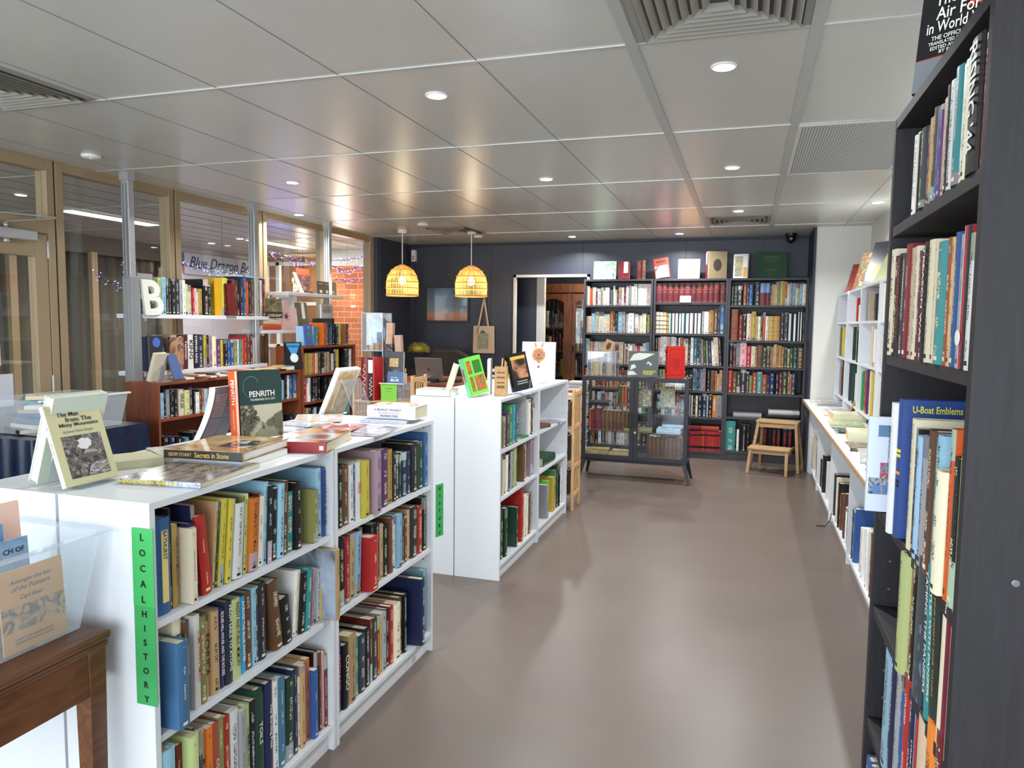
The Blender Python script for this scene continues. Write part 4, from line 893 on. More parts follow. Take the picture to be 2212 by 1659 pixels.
# The Man from the Misty Mountains, faces the aisle (+x)
M_KHAKI = mat('khaki_book_cover', (196, 190, 146), .5)
o = lean_face('khaki paperback The Man from the Misty Mountains propped on near bookcase', -1.620, 1.378, ZT+.004, R(90), .33, .014, .212, .160, 'cr', M_KHAKI)
MB().box((.0006, -.0014, .0002), (.0134, -.0007, .2118)).build('spine_strip', INK['w'], o)
M_BWP = art('old_river_photograph', ((30, 26, 26), (64, 58, 56), (128, 120, 116), (215, 212, 208)), 22, .35, 8, .6)
cpic(o, .014, .022, .018, .140, .128, art('old_river_photograph_dark', ((22, 19, 19), (46, 40, 38), (104, 96, 92), (176, 170, 164)), 70, .35, 9, .8))
def shapes(o, th, lst):
    for k, (m_, polys) in enumerate(lst):
        for pl_ in polys: MB().prism(pl_, .0003, M=T(th+.0007+.0004*k, 0, 0) @ COVER_T).build('printed_shape', m_, o)
def blob(cx, cy, rx, ry, n=18, j=.22):
    return [(cx+rx*math.cos(2*PI*k/n)*(1+random.uniform(-j, j)), cy+ry*math.sin(2*PI*k/n)*(1+random.uniform(-j, j))) for k in range(n)]
shapes(o, .014, [(mat('photo_sky', (214, 212, 208), .4), [blob(.085, .105, .026, .014)]),
  (art('photo_foliage', ((30, 26, 26), (84, 76, 74), (150, 144, 140)), 120, .4), [blob(.045, .108, .02, .014), blob(.12, .10, .016, .018)]),
  (mat('photo_hut', (86, 80, 78), .4), [[(.055, .066), (.062, .088), (.066, .088), (.072, .066)], [(.070, .066), (.070, .078), (.084, .084), (.116, .078), (.116, .066)]]),
  (mat('photo_roof', (150, 146, 142), .4), [[(.072, .078), (.082, .088), (.112, .084), (.118, .077)]]),
  (art('photo_river', ((60, 56, 56), (130, 126, 124), (206, 204, 200)), 90, .4, 6, .4, (1, 1, 3)), [[(.070, .020), (.085, .048), (.138, .056), (.138, .020)]])])
for i, (s, w_, z_, y_) in enumerate((('The Man', .064, .186, .060), ('from The', .078, .171, .088), ('Misty Mountains', .122, .156, .086))): ctext(o, .014, s, y_, z_, w_, .0125, 'k', bold=.02)
ctext(o, .014, 'by James Henry Sturgiss', .078, .139, .090, .0095, 'G', shear=.3)
stext(o, .014, 'The Man from The Misty Mountains', .12, .15, .005, 'k', off=.0018)
o = lean_face('pale book with stitched spine leaning back to back behind the misty one', -1.725, 1.558, ZT+.004, R(-90), .30, .030, .235, .165, 'lm', mat('pale_mint_cover', (206, 216, 200), .5))
easel('clear acrylic stand holding the misty mountains paperback', -1.628, 1.40, ZT, R(90), .12, .12, .33)
def flat(lab, x, y, z, rz, th, length, d, code, cmat=None, name='book', hard=None, pages=None, group=None):
    """x,y = front-left corner of the spine edge; spine faces local -y"""
    M = T(x, y, z) @ RZ(rz) @ T(length, 0, 0) @ FLAT
    return book(th, length, d, code, M, lab, group, style='plain', hard=hard, cmat=cmat, name=name, pages=pages)
A_LAND = art('landscape_cover', ((60, 52, 46), (120, 104, 84), (158, 150, 150), (94, 96, 110)), 14, .12, 8, .4, (1, 1, 4))
o = flat('large flat paperback Wasteland, Wilderness, Wonderland on near bookcase edge', -1.565, 1.492, ZT, R(7), .014, .245, .285, 'lb', A_LAND)
MB().box((.0005, -.0016, .002), (.0135, -.0008, .10)).build('spine_strip', art('blue_marbled', ((90, 110, 170), (170, 180, 200), (220, 222, 226)), 80), o)
text('WASTELAND, WILDERNESS, WONDERLAND', T(.007, -.0021, .155) @ SPINE_T, .17, .009, INK['y'], o, bold=.02)
o = flat('thin cream book flat behind the misty mountains paperback', -1.74, 1.55, ZT, R(62), .024, .21, .14, 'cr', mat('pale_spine_cover', (190, 186, 150), .4))
o = flat('white-edged softcover flat at the left, under the stone book', -1.83, 1.86, ZT, R(-32), .020, .20, .27, 'w', art('brown_grey_photo_cover', ((96, 84, 78), (150, 136, 124), (196, 186, 176)), 10, .15))
# Secrets in Stone
A_STONE = art('ochre_stone_cover', ((40, 34, 26), (168, 132, 86), (206, 172, 120), (216, 184, 132)), 7, .10, 5, 1.0)
o = flat('glossy ochre hardback Secrets in Stone lying on the near bookcase', -1.640, 1.735, ZT+.022, R(8), .026, .255, .285, 'k', A_STONE, hard=True)
cpic(o, .026, .075, .02, .20, .13, art('dark_cave_photo', ((20, 20, 22), (66, 62, 58), (226, 224, 220)), 16, .08))
MB().box((.001, -.0046, .002), (.025, -.003, .253)).build('spine_strip', mat('black_spine_cloth', (22, 20, 22), .3), o)
text('GEOFF STUART', T(.013, -.0052, .200) @ SPINE_T, .075, .010, INK['g'], o); text('Secrets in Stone', T(.013, -.0052, .098) @ SPINE_T, .11, .016, INK['g'], o, bold=.02)
o = flat('slim grey paperback lying under the ochre stone hardback', -1.62, 1.75, ZT, R(4), .020, .23, .25, 'gy')
# Penrith
A_TEAL = mat('dark_teal_jacket', (30, 60, 58), .15)
PY = R(70)
o = lean_face('hardback Penrith, dark teal jacket with orange spine, standing on near bookcase', -1.690, 2.105, ZT+.018, PY, .06, .055, .238, .165, 'or', A_TEAL, hard=True)
MB().box((.0005, -.0074, .0), (.0545, -.0052, .238)).build('spine_strip', mat('orange_jacket_spine', (226, 96, 52), .2), o)
MB().box((.042, -.0080, .0), (.0545, -.0074, .238)).build('spine_edge', mat('spine_highlight_band', (236, 190, 170), .2), o)
text('PENRITH', T(.026, -.0084, .165) @ SPINE_T, .085, .020, INK['w'], o, bold=.02)
text('THE MAKINGS OF A CITY', T(.024, -.0084, .07) @ SPINE_T, .07, .006, INK['w'], o)
cpic(o, .055, .0, .0, .165, .118, art('sepia_street_photo', ((40, 38, 30), (96, 92, 76), (176, 170, 148), (206, 200, 180)), 18, .15, 8, .5), 'street_photograph')
shapes(o, .055, [(mat('sepia_sky_tone', (196, 190, 168), .2), [[(.050, .116), (.163, .116), (.163, .085), (.110, .062), (.092, .050), (.060, .075)]]),
  (mat('sepia_road_tone', (150, 144, 122), .25), [[(.050, .002), (.085, .052), (.098, .052), (.150, .002)]]),
  (art('sepia_trees', ((34, 32, 24), (84, 80, 64), (170, 164, 142)), 130, .25, 6, .5), [blob(.030, .085, .030, .028), blob(.058, .066, .016, .014), [(.002, .010), (.006, .08), (.012, .08), (.016, .012)], [(.034, .03), (.036, .08), (.040, .08), (.042, .03)]]),
  (mat('sepia_buildings', (104, 100, 84), .25), [[(.100, .040), (.100, .060), (.125, .072), (.125, .036)], [(.128, .034), (.128, .078), (.163, .092), (.163, .026)]]),
  (mat('sepia_figure', (40, 38, 30), .3), [[(.084, .030), (.083, .040), (.0855, .048), (.088, .040), (.087, .030)]])])
ctext(o, .055, 'PENRITH', .086, .156, .100, .020, 'w', bold=.02); ctext(o, .055, 'THE MAKINGS OF A CITY', .088, .136, .100, .0075, 'w')
mb = MB(); pts = []
for k in range(60):
    a = k/59.0; th_ = a*2.2*PI
    pts.append((.0558, .045 + .026*math.cos(th_)*(1-a*.3) - .02*a, .195 + .026*math.sin(th_)*(1-a*.2) - .055*a*a))
mb.tube(pts, .0008, 5).build('script_flourish', mat('pale_flourish', (110, 136, 130), .4), o)
# curved grey softcover seen from behind
M = T(-1.722, 2.165, ZT) @ RZ(R(-90))
mb = MB(); n = 14; prof = []
for k in range(n+1):
    s = k/n; prof.append((.085*(1-s)**1.6, s*.205))
i0 = 0; W_ = .135; TH = .024
for (yy, zz) in prof: mb.v += [(0, -yy, zz), (W_, -yy, zz), (W_, -yy+TH, zz), (0, -yy+TH, zz)]
for k in range(n):
    a, b = 4*k, 4*k+4
    for q, mi in ((0, 1), (1, 0), (2, 1), (3, 0)): mb.f.append((a+q, a+(q+1) % 4, b+(q+1) % 4, b+q)); mb.m.append(mi)
mb.f += [(3, 2, 1, 0), (4*n, 4*n+1, 4*n+2, 4*n+3)]; mb.m += [0, 0]
t = thing('book', 'curled grey softcover with small white print leaning left of the Penrith book', 'book', M=M)
mb.build('cover', [PAGE_W, mat('grey_purple_cover', (98, 94, 104), .4)], t)
mbt = MB()
for k in range(26):
    s = .10 + .034*k*.9; 
    if s > .95 or k in (12,): continue
    yy = .085*(1-s)**1.6 - TH; zz = s*.205
    mbt.box((.012, -yy+.0002, zz), (.062, -yy+.0016, zz+.0018)); mbt.box((.070, -yy+.0002, zz), (.125, -yy+.0016, zz+.0018))
mbt.build('printed_lines', mat('pale_print', (176, 172, 180), .5), t)
# red thick paperback
o = flat('thick red paperback lying flat on the seam of near bookcases', -1.500, 2.035, ZT, R(14), .036, .20, .30, 'dr', art('red_patchwork_cover', ((150, 40, 44), (120, 26, 34), (206, 150, 70), (150, 186, 200), (140, 30, 40)), 9, .12, 1, .2))
MB().box((.0005, -.0068, .0), (.0355, -.0052, .2)).build('spine_strip', mat('crimson_spine', (150, 26, 34), .3), o)
MB().box((.010, -.0076, .008), (.024, -.0068, .022)).build('publisher_mark', INK['w'], o)
# magazines
mag = [(-1.83, 2.36, 0, 20, .19, .27, ((206, 204, 206), (160, 160, 170), (226, 226, 226)), 'glossy pale magazine beside the Penrith book'),
       (-1.64, 2.42, 0, 12, .20, .27, ((214, 212, 208), (130, 120, 110), (190, 60, 60), (226, 226, 226)), 'glossy white magazine with red lettering in the flat pile'),
       (-1.46, 2.43, 0, 6, .15, .27, ((40, 38, 44), (110, 104, 110), (190, 186, 190), (150, 130, 170)), 'dark photo booklet curling near the bookcase edge'),
       (-1.80, 2.62, .004, 30, .2, .24, ((226, 150, 70), (206, 200, 196), (232, 228, 220)), 'brochure with orange panel near the white propped book'),
       (-1.86, 2.56, .0, -8, .18, .2, ((222, 216, 214), (170, 176, 190), (236, 234, 232)), 'pale leaflet under the orange brochure')]
for i, (x, y, dz, rz, w_, d_, cc, lab) in enumerate(mag):
    o = flat(lab, x, y, ZT+dz+(.0 if i < 3 else .005), R(rz), .0045, w_, d_, 'w', art('magazine_cover_%d' % i, cc, 12, .1, 4, .8), name='magazine')
    o['category'] = 'magazine'
# white book on an acrylic stand
o = book(.024, .245, .16, 'w', T(-1.862, 2.90, ZT+.002) @ RZ(R(-6)) @ RY(R(25)), 'white book leaning away on an acrylic stand at the far end', style='plain', cmat=mat('white_jacket_plain', (226, 230, 236), .35), hard=False)
cpic(o, .024, .008, .01, .155, .235, art('gold_white_cover', ((226, 220, 206), (196, 156, 78), (236, 234, 228)), 6, .3))
easel('clear acrylic stand propping the white book at the far end', -1.800, 3.05, ZT, R(-96), .14, .19, .42)
# A People's Tragedy
o = flat("thick white paperback A People's Tragedy lying flat at the far bookcase end", -1.560, 2.815, ZT+.016, R(4), .055, .222, .155, 'w', mat('white_gloss_cover', (232, 234, 238), .3), pages=PAGE)
text("A PEOPLE'S TRAGEDY", T(.040, -.0072, .125) @ SPINE_T, .125, .010, INK['b'], o, bold=.015); text('THE RUSSIAN REVOLUTION', T(.026, -.0072, .120) @ SPINE_T, .105, .006, INK['p'], o)
text('ORLANDO FIGES', T(.014, -.0072, .120) @ SPINE_T, .085, .009, INK['b'], o, bold=.015)
cpic(o, .055, .01, .01, .145, .21, art('red_on_white_cover', ((236, 232, 228), (226, 206, 196), (196, 70, 56), (236, 230, 224)), 11, .2))
o = flat('thin grey-white paperback under the thick white one at far end', -1.570, 2.775, ZT, R(6), .014, .20, .20, 'lb', art('lilac_grey_cover', ((206, 208, 222), (176, 180, 200), (226, 226, 232)), 10, .2))
# ---------------------------------------------------------------- things on the middle white bookcase
o = flat('thick cream-paged hardback lying flat on the middle bookcase end', -1.868, 3.955, ZT, R(3), .040, .215, .16, 'w', mat('dusty_grey_board', (176, 174, 168), .5), pages=PAGE_W, hard=True)
MB().box((.003, -.0066, .003), (.037, -.005, .212)).build('page_edge', PAGE_W, o)
o = lean_face('cream-paged book leaning right, left of the bright green book', 0, 0, 0, 0, 0, .035, .20, .15, 'cr'); o.matrix_world = T(-1.705, 3.985, ZT+.001) @ RZ(R(20)) @ RY(R(17))
MB().box((.002, -.0056, .003), (.033, -.0040, .197)).build('page_edge', PAGE, o)
GRN = mat('lime_green_jacket', (108, 196, 66), .3)
o = lean_face('bright green book with plant pictures leaning on the middle bookcase', -1.566, 3.995, ZT+.002, R(8), .20, .045, .225, .115, 'gr', GRN)
o.matrix_world = T(-1.552, 4.010, ZT+.002) @ RZ(R(50)) @ RY(R(-13)) @ RX(R(-8)) @ FACE
MB().box((.0005, -.0072, .0), (.0445, -.0052, .225)).build('spine_strip', mat('aqua_green_spine', (120, 220, 160), .3), o)
MB().box((.010, -.0080, .085), (.036, -.0070, .165)).build('spine_picture', art('spine_botanical', ((226, 222, 230), (70, 60, 90), (190, 70, 60), (236, 232, 236)), 60), o)
BOT = art('botanical_pictures', ((36, 50, 26), (110, 120, 60), (200, 60, 36), (170, 150, 100)), 40, .3)
for (a, b_, c_, d_) in ((.012, .125, .040, .205), (.012, .02, .036, .11), (.045, .02, .108, .11)): cpic(o, .045, a, b_, c_, d_, BOT)
cpic(o, .045, .052, .125, .104, .200, mat('dark_green_print', (50, 110, 40), .3), 'title_block')
t = thing('book', 'slim white book standing upright behind the green one, edge on', 'book', (-1.50, 4.18, ZT), R(17))
MB().box((0, 0, 0), (.022, .14, .215)).build('page_block', PAGE_W, t, bevel=.003); MB().box((.022, -.002, 0), (.025, .14, .217)).build('cover', mat('dark_board', (60, 58, 66), .4), t)
t = thing('tin_box', 'brown kraft printed box with sticks inside on the middle bookcase', 'box', (-1.432, 4.12, ZT), R(14))
mb = MB(); s = .075; hh = .175
for a, b2 in (((0, 0, 0), (s, .002, hh)), ((0, s-.002, 0), (s, s, hh)), ((0, 0, 0), (.002, s, hh)), ((s-.002, 0, 0), (s, s, hh)), ((0, 0, 0), (s, s, .002))): mb.box(a, b2)
mb.build('box_body', mat('kraft_card', (176, 138, 92), .7, noise=.15, nscale=30), t)
for z, h_, tx in ((.145, .018, 'REEVES'), (.115, .02, 'MAKERS'), (.085, .018, 'FINEST'), (.055, .026, 'QUALITY')): MB().box((.014, -.0008, z-.008), (.061, 0, z+h_-.018)).build('printed_panel', mat('brown_print', (112, 80, 50), .7, noise=.5, nscale=300), t)
mb = MB(); mb.bar((.03, .03, .02), (.045, .035, .225), .008); mb.bar((.05, .04, .02), (.06, .05, .21), .006); mb.build('wooden_sticks', M_PINE, t)
o = lean_face('black Permaculture paperback on a stand on the middle bookcase', 0, 0, 0, 0, 0, .042, .235, .135, 'k', mat('black_gloss_cover', (22, 22, 24), .25))
o.matrix_world = T(-1.385, 4.315, ZT+.006) @ RZ(R(52)) @ RY(R(-9)) @ RX(R(-10)) @ FACE
text('Permaculture', T(.021, -.0072, .13) @ SPINE_T, .12, .024, INK['y'], o, bold=.03)
cpic(o, .042, .015, .075, .120, .20, art('hands_and_soil', ((24, 22, 20), (60, 44, 34), (170, 116, 84), (190, 136, 100)), 14, .25, 2, .3))
MB().box((.0425, .012, .195), (.0433, .122, .215)).build('title_band', mat('yellow_title_band', (206, 170, 70), .4), o)
for s_, z_ in (('A Practical Guide for', .058), ('a Sustainable Future', .044)): ctext(o, .042, s_, .068, z_, .08, .008, 'w')
easel('clear stand under the black Permaculture paperback', -1.37, 4.33, ZT, R(20), .10, .09, .25)
o = lean_face('white book Traditional Indian Jewellery standing at the back of the bookcase', -1.585, 5.20, ZT+.001, R(3), .05, .035, .30, .245, 'w', mat('white_jacket', (222, 224, 232), .3))
ctext(o, .035, 'TRADITIONAL', .125, .062, .12, .010, 'G', bold=0); ctext(o, .035, 'INDIAN JEWELLERY', .125, .042, .15, .010, 'G', bold=0)
t_ = o; mb = MB()
gold = mat('printed_gold_jewel', (176, 120, 56), .3, noise=.4, nscale=60); red = mat('printed_ruby', (130, 30, 40), .3)
J = T(.0358, .125, .205) @ COVER_T
mb = MB(); mb.lathe([(.042, 0), (.042, .0006), (0, .0006)], 24); mb.prism([(-.036, -.02), (0, -.068), (.036, -.02)], .0006)
for k in range(14): a = 2*PI*k/14; mb.lathe([(.010, 0), (.010, .001), (0, .001)], 10, c=(.042*math.cos(a), .042*math.sin(a), 0))
mb.build('printed_pendant', gold, o, M=J)
mb = MB(); mb.lathe([(.013, 0), (.013, .0016), (0, .0016)], 14)
for k in range(8): a = 2*PI*k/8; mb.lathe([(.005, 0), (.005, .0016), (0, .0016)], 8, c=(.028*math.cos(a), .028*math.sin(a), 0))
mb.lathe([(.009, 0), (.009, .0012), (0, .0012)], 12, c=(0, -.088, 0)); mb.lathe([(.006, 0), (.006, .0012), (0, .0012)], 8, c=(-.022, .068, 0)); mb.lathe([(.006, 0), (.006, .0012), (0, .0012)], 8, c=(.022, .068, 0))
mb.build('printed_stones', red, o, M=J)
MB().tube([(-.022, .05, .0008), (-.03, .09, .0008)], .004, 6).build('printed_chain', gold, o, M=J); MB().tube([(.022, .05, .0008), (.03, .09, .0008)], .004, 6).build('printed_chain', gold, o, M=J)
# shelf contents lying in the middle bookcase
o = flat('thick dark green hardback lying flat on middle shelf of further bay', -1.36, 4.98, .479, R(88), .060, .30, .21, 'dg', mat('dark_green_cloth', (24, 66, 44), .45), hard=True);
o = flat('small brown book lying on top shelf of further bay', -1.38, 4.86, .759, R(75), .026, .20, .13, 'br', hard=True)
o = flat('thin grey booklet lying beyond the small brown book', -1.40, 5.16, .759, R(60), .008, .21, .15, 'gy')
o = flat('thin brown picture book lying under the small brown book', -1.42, 4.86, .786, R(80), .010, .18, .14, 'tn', art('brown_wash', ((120, 90, 66), (176, 150, 116)), 12, .4))
o = flat('small green booklet lying on gardening bay top shelf', -1.36, 4.44, .759, R(80), .012, .11, .15, 'gr')
o = lean_face('grey magazine in a clear sleeve standing on gardening bay top shelf', 0, 0, 0, 0, 0, .006, .262, .20, 'gy', mat('printed_grey_page', (196, 196, 198), .4)); o.matrix_world = T(-1.565, 4.56, .760) @ RZ(R(4)) @ FACE
mb = MB()
for k in range(26):
    if k % 9 == 5: continue
    mb.box((.0062, .025, .235-k*.0085), (.0066, .175-(k*37 % 30)*.001, .2375-k*.0085))
mb.build('printed_lines', INK['G'], o)
o = lean_face('bright yellow file with a green top edge standing on bottom shelf of further bay', 0, 0, 0, 0, 0, .012, .265, .22, 'y', mat('bright_yellow_file', (222, 222, 40), .4)); o.matrix_world = T(-1.565, 5.075, .092) @ RZ(R(6)) @ RX(R(-4)) @ FACE
cpic(o, .012, 0, .232, .22, .265, mat('lime_edge', (110, 200, 60), .4), 'green_edge')
o = lean_face('rose picture book standing on the bottom shelf of gardening bay', 0, 0, 0, 0, 0, .012, .30, .22, 'k', art('red_roses_cover', ((16, 24, 18), (30, 60, 36), (60, 90, 60), (190, 26, 40), (210, 50, 60)), 9, .25, 3, 1.2)); o.matrix_world = T(-1.57, 4.43, .092) @ RZ(R(4)) @ FACE

# ---------------------------------------------------------------- right edge: T book and Soviet Air Force book
o = lean_face('white book with a big blue letter T and machinery, jutting from right bookcase', 0, 0, 0, 0, 0, .020, .245, .19, 'w', mat('white_blue_tint_cover', (214, 224, 240), .25)); o.matrix_world = T(.305, 2.085, 1.018) @ FACE
mb = MB(); mb.box((.0201, .022, .195), (.0207, .075, .225)); mb.box((.0201, .048, .140), (.0207, .075, .198)); mb.build('letter_t', mat('steel_blue_print', (90, 130, 160), .3), o)
cpic(o, .020, .004, .045, .19, .088, art('machinery_photo', ((40, 44, 52), (90, 100, 116), (170, 176, 186), (60, 66, 76)), 50, .25)); cpic(o, .020, .030, .088, .19, .128, art('engine_print', ((206, 216, 232), (120, 140, 170), (170, 60, 60), (214, 222, 234)), 40, .25), 'engine_picture')
for y_ in (.022, .048): MB().lathe([(.011, 0), (.011, .001), (.007, .001), (.007, .0012), (0, .0012)], 20).build('printed_wheel', mat('blue_wheel', (90, 130, 190), .3), o, M=T(.0207, y_, .058) @ COVER_T)
o = lean_face('black hardback The Soviet Air Force in World War II on top of right bookcase', 0, 0, 0, 0, 0, .03, .245, .20, 'k', mat('black_jacket', (26, 26, 28), .2)); o.matrix_world = T(.355, 1.95, 2.022) @ RZ(R(-38)) @ RX(R(-8)) @ FACE
cpic(o, .03, 0, .0, .2, .072, mat('grey_cover_lower', (120, 124, 128), .3), 'grey_panel'); cpic(o, .03, 0, .0722, .2, .074, INK['r'], 'red_line')
star = [(math.cos(PI/2+k*PI/5)*(.026 if k % 2 == 0 else .0105), math.sin(PI/2+k*PI/5)*(.026 if k % 2 == 0 else .0105)) for k in range(10)]
MB().prism(star, .0006).build('red_star', mat('red_star_print', (220, 60, 40), .3), o, M=T(.0302, .115, .185) @ COVER_T)
for s_, z_, w_, h_ in (('The Soviet', .205, .13, .030), ('Air Force', .172, .12, .028), ('in World War II', .142, .155, .026), ('THE OFFICIAL HISTORY', .117, .13, .010), ('TRANSLATED BY LELAND FETZER', .105, .14, .008), ('EDITED AND ANNOTATED', .094, .13, .008), ('BY RAY WAGNER', .084, .09, .008)):
    text(s_, T(.0312, .095, z_) @ COVER_T, w_, h_, INK['w'], o, bold=.01)

# ---------------------------------------------------------------- foreground table and tub
t = thing('side_table', 'old brown timber side table in the lower left corner', 'table', (0, 0, 0))
TX, TY = -1.395, 1.305
mb = MB(); mb.box((TX-.75, .30, .745), (TX, TY, .77)); mb.build('table_top', M_TABLE, t, bevel=.010)
mb = MB(); mb.box((TX-.745, .305, .728), (TX-.006, TY-.006, .745)); mb.build('moulding', M_TABLE, t, bevel=.006)
for (a, b2) in ((TX-.035, TY-.035), (TX-.035, .36), (TX-.70, TY-.035), (TX-.70, .36)):
    MB().taper((a, b2, .0), (a, b2, .728), .034, .048).build('leg', M_TABLE, t, bevel=.003)
MB().box((TX-.028, .385, .625), (TX-.014, TY-.06, .728)).build('apron', M_TABLE, t); MB().box((TX-.72, .385, .64), (TX-.70, TY-.06, .728)).build('apron', M_TABLE, t)
MB().box((TX-.67, TY-.045, .625), (TX-.06, TY-.03, .728)).build('apron', M_TABLE, t)
t = thing('storage_tub', 'translucent plastic tub of second-hand booklets on the brown table', 'storage tub', (0, 0, 0))
x0, x1, y0, y1, zb, zt_ = -1.83, -1.425, .62, 1.305, .772, .995
mb = MB()
def wallq(p): i = len(mb.v); mb.v.extend(p); mb.f.append((i, i+1, i+2, i+3)); mb.m.append(0)
e = .034
B_ = [(x0+e, y0+e, zb), (x1-e, y0+e, zb), (x1-e, y1-e, zb), (x0+e, y1-e, zb)]; U_ = [(x0, y0, zt_), (x1, y0, zt_), (x1, y1, zt_), (x0, y1, zt_)]
for k in range(4): wallq([B_[k], B_[(k+1) % 4], U_[(k+1) % 4], U_[k]])
wallq(B_); mb.build('tub_body', M_TUB, t)
mb = MB(); w_ = .018
mb.box((x0-w_, y0-w_, zt_), (x1+w_, y0, zt_+.005)); mb.box((x0-w_, y1, zt_), (x1+w_, y1+w_, zt_+.005)); mb.box((x0-w_, y0, zt_), (x0, y1, zt_+.005)); mb.box((x1, y0, zt_), (x1+w_, y1, zt_+.005))
mb.build('rim', M_TUB, t)
def tubbook(lab, x, y, th, h, w_, m, tilt=.06, yaw=90):
    o = lean_face(lab, x, y, zb+.004, R(yaw), tilt, th, h, w_, 'tn', m, hard=False); return o
o = tubbook('tan booklet Amongst the last of the Pioneers in the plastic tub', -1.470, 1.095, .004, .178, .150, mat('tan_booklet_cover', (206, 150, 84), .5))
for s_, z_, w_ in (('Amongst the last', .150, .100), ('of the Pioneers', .136, .090)): ctext(o, .004, s_, .072, z_, w_, .011, 'k', bold=.01, shear=.35)
ctext(o, .004, 'Carl Beer', .072, .115, .055, .009, 'k', shear=.35); cpic(o, .004, .0, .045, .150, .098, art('sepia_pioneer_photo', ((40, 40, 46), (96, 84, 70), (190, 146, 92), (206, 150, 84)), 28, .4))
for s_, z_ in (('A STORY OF THE PIONEERING DAYS OF', .026), ('THE BARRINGTON AND HILLEND', .018)): ctext(o, .004, s_, .07, z_, .09, .005, 'k')
o = tubbook('blue booklet lettered CH OF behind the tan one in the tub', -1.530, 1.064, .005, .225, .15, art('blue_sky_cover', ((90, 130, 170), (130, 160, 190), (160, 180, 200)), 10, .3)); ctext(o, .005, 'CH OF', .115, .200, .05, .012, 'k')
o = tubbook('blue booklet with white rim lettering at the left of the tub', -1.565, 1.055, .005, .255, .13, art('blue_cover_water', ((70, 120, 176), (110, 150, 190)), 10, .3)); ctext(o, .005, 'D', .10, .225, .022, .024, 'w')
o = tubbook('tall pink folder standing at the back of the tub', -1.605, 1.09, .008, .29, .165, mat('pink_card', (232, 190, 170), .6))
o = tubbook('cream booklet in front left of the tub', -1.500, .93, .004, .17, .15, mat('cream_card', (226, 218, 206), .6))
# left tub, on a table with a blue cloth
t = thing('display_table', 'table draped in shiny dark blue cloth left of the brown bookcase', 'table', (-3.95, 3.30, 0))
MB().box((-.28, -.35, .80), (.28, .45, .83)).build('table_top', M_BLK, t)
mb = MB(); N_ = 120; per = []
for k in range(N_):
    s = k/N_*4; e_ = int(s); f_ = s-e_
    p = {0: (-.285+.57*f_, -.355), 1: (.285, -.355+.81*f_), 2: (.285-.57*f_, .455), 3: (-.285, .455-.81*f_)}[e_]; per.append(p)
for k, (x, y) in enumerate(per):
    q = .018*math.sin(k*1.1)+.01*math.sin(k*.53); nrm = Vector((x, y-.05, 0)).normalized()
    mb.v += [(x, y, .832), (x+nrm.x*(.02+q), y+nrm.y*(.02+q), .02)]
for k in range(N_): a, b2 = 2*k, 2*((k+1) % N_); mb.f.append((a+1, b2+1, b2, a)); mb.m.append(0)
mb.build('cloth', mat('shiny_blue_cloth', (14, 34, 64), .32, noise=.6, nscale=14), t, smooth=True)
t = thing('storage_tub', 'clear plastic tub of books beside the brown bookcase end, by the door', 'storage tub', (-3.93, 3.33, .835))
mb = MB(); B_ = [(-.20, -.27, 0), (.20, -.27, 0), (.20, .27, 0), (-.20, .27, 0)]; U_ = [(-.23, -.30, .2), (.23, -.30, .2), (.23, .30, .2), (-.23, .30, .2)]
for k in range(4): wallq([B_[k], B_[(k+1) % 4], U_[(k+1) % 4], U_[k]])
wallq(B_); mb.build('tub_body', M_TUB, t); MB().box((.225, -.31, .195), (.245, .31, .205)).build('rim', M_WPLAST, t)
for i, c in enumerate(['k', 'cr', 'sb', 'b', 'tn', 'w', 'te', 'cr']):
    flat(['black', 'cream', 'steel blue', 'blue', 'tan', 'white', 'teal', 'pale cream'][i] + ' book lying in the clear tub by the door', -4.10+.05*(i % 3), 3.12+.05*(i//3), .84+i*.024, R(10*i-20), .022, .24, .17, c)

# ---------------------------------------------------------------- glass cabinet
GX0, GX1, GY0, GY1 = -1.515, -.505, 6.95, 7.30
t = thing('glass_cabinet', 'dark metal glass display cabinet on splayed legs before the back bookcases', 'display cabinet', (0, 0, 0))
zb2, zt2 = .20, 1.0
mb = MB(); f = .022
for x in (GX0, GX1-f):
    for y in (GY0+.014, GY1-f): mb.box((x, y, zb2), (x+f, y+f, zt2))
mb.box((GX0, GY0+.014, zb2), (GX1, GY1, zb2+.02)); mb.box((GX0, GY0+.014, zt2-.02), (GX1, GY0+.03, zt2)); mb.box((GX0, GY1-.02, zt2-.02), (GX1, GY1, zt2))
mb.box((GX0, GY0+.014, zt2-.02), (GX0+.02, GY1, zt2)); mb.box((GX1-.02, GY0+.014, zt2-.02), (GX1, GY1, zt2))
mb.build('frame', M_DARKMETAL, t)
MB().box((GX0+.02, GY0+.03, zt2-.006), (GX1-.02, GY1-.02, zt2-.001)).build('glass_top', M_GLASS2, t)
for x in (GX0+.002, GX1-.006): MB().box((x, GY0+.04, zb2+.02), (x+.004, GY1-.02, zt2-.02)).build('side_glass', M_GLASS2, t)
MB().box((GX0+.02, GY1-.006, zb2+.02), (GX1-.02, GY1-.002, zt2-.02)).build('back_glass', M_GLASS2, t)
xm = (GX0+GX1)/2
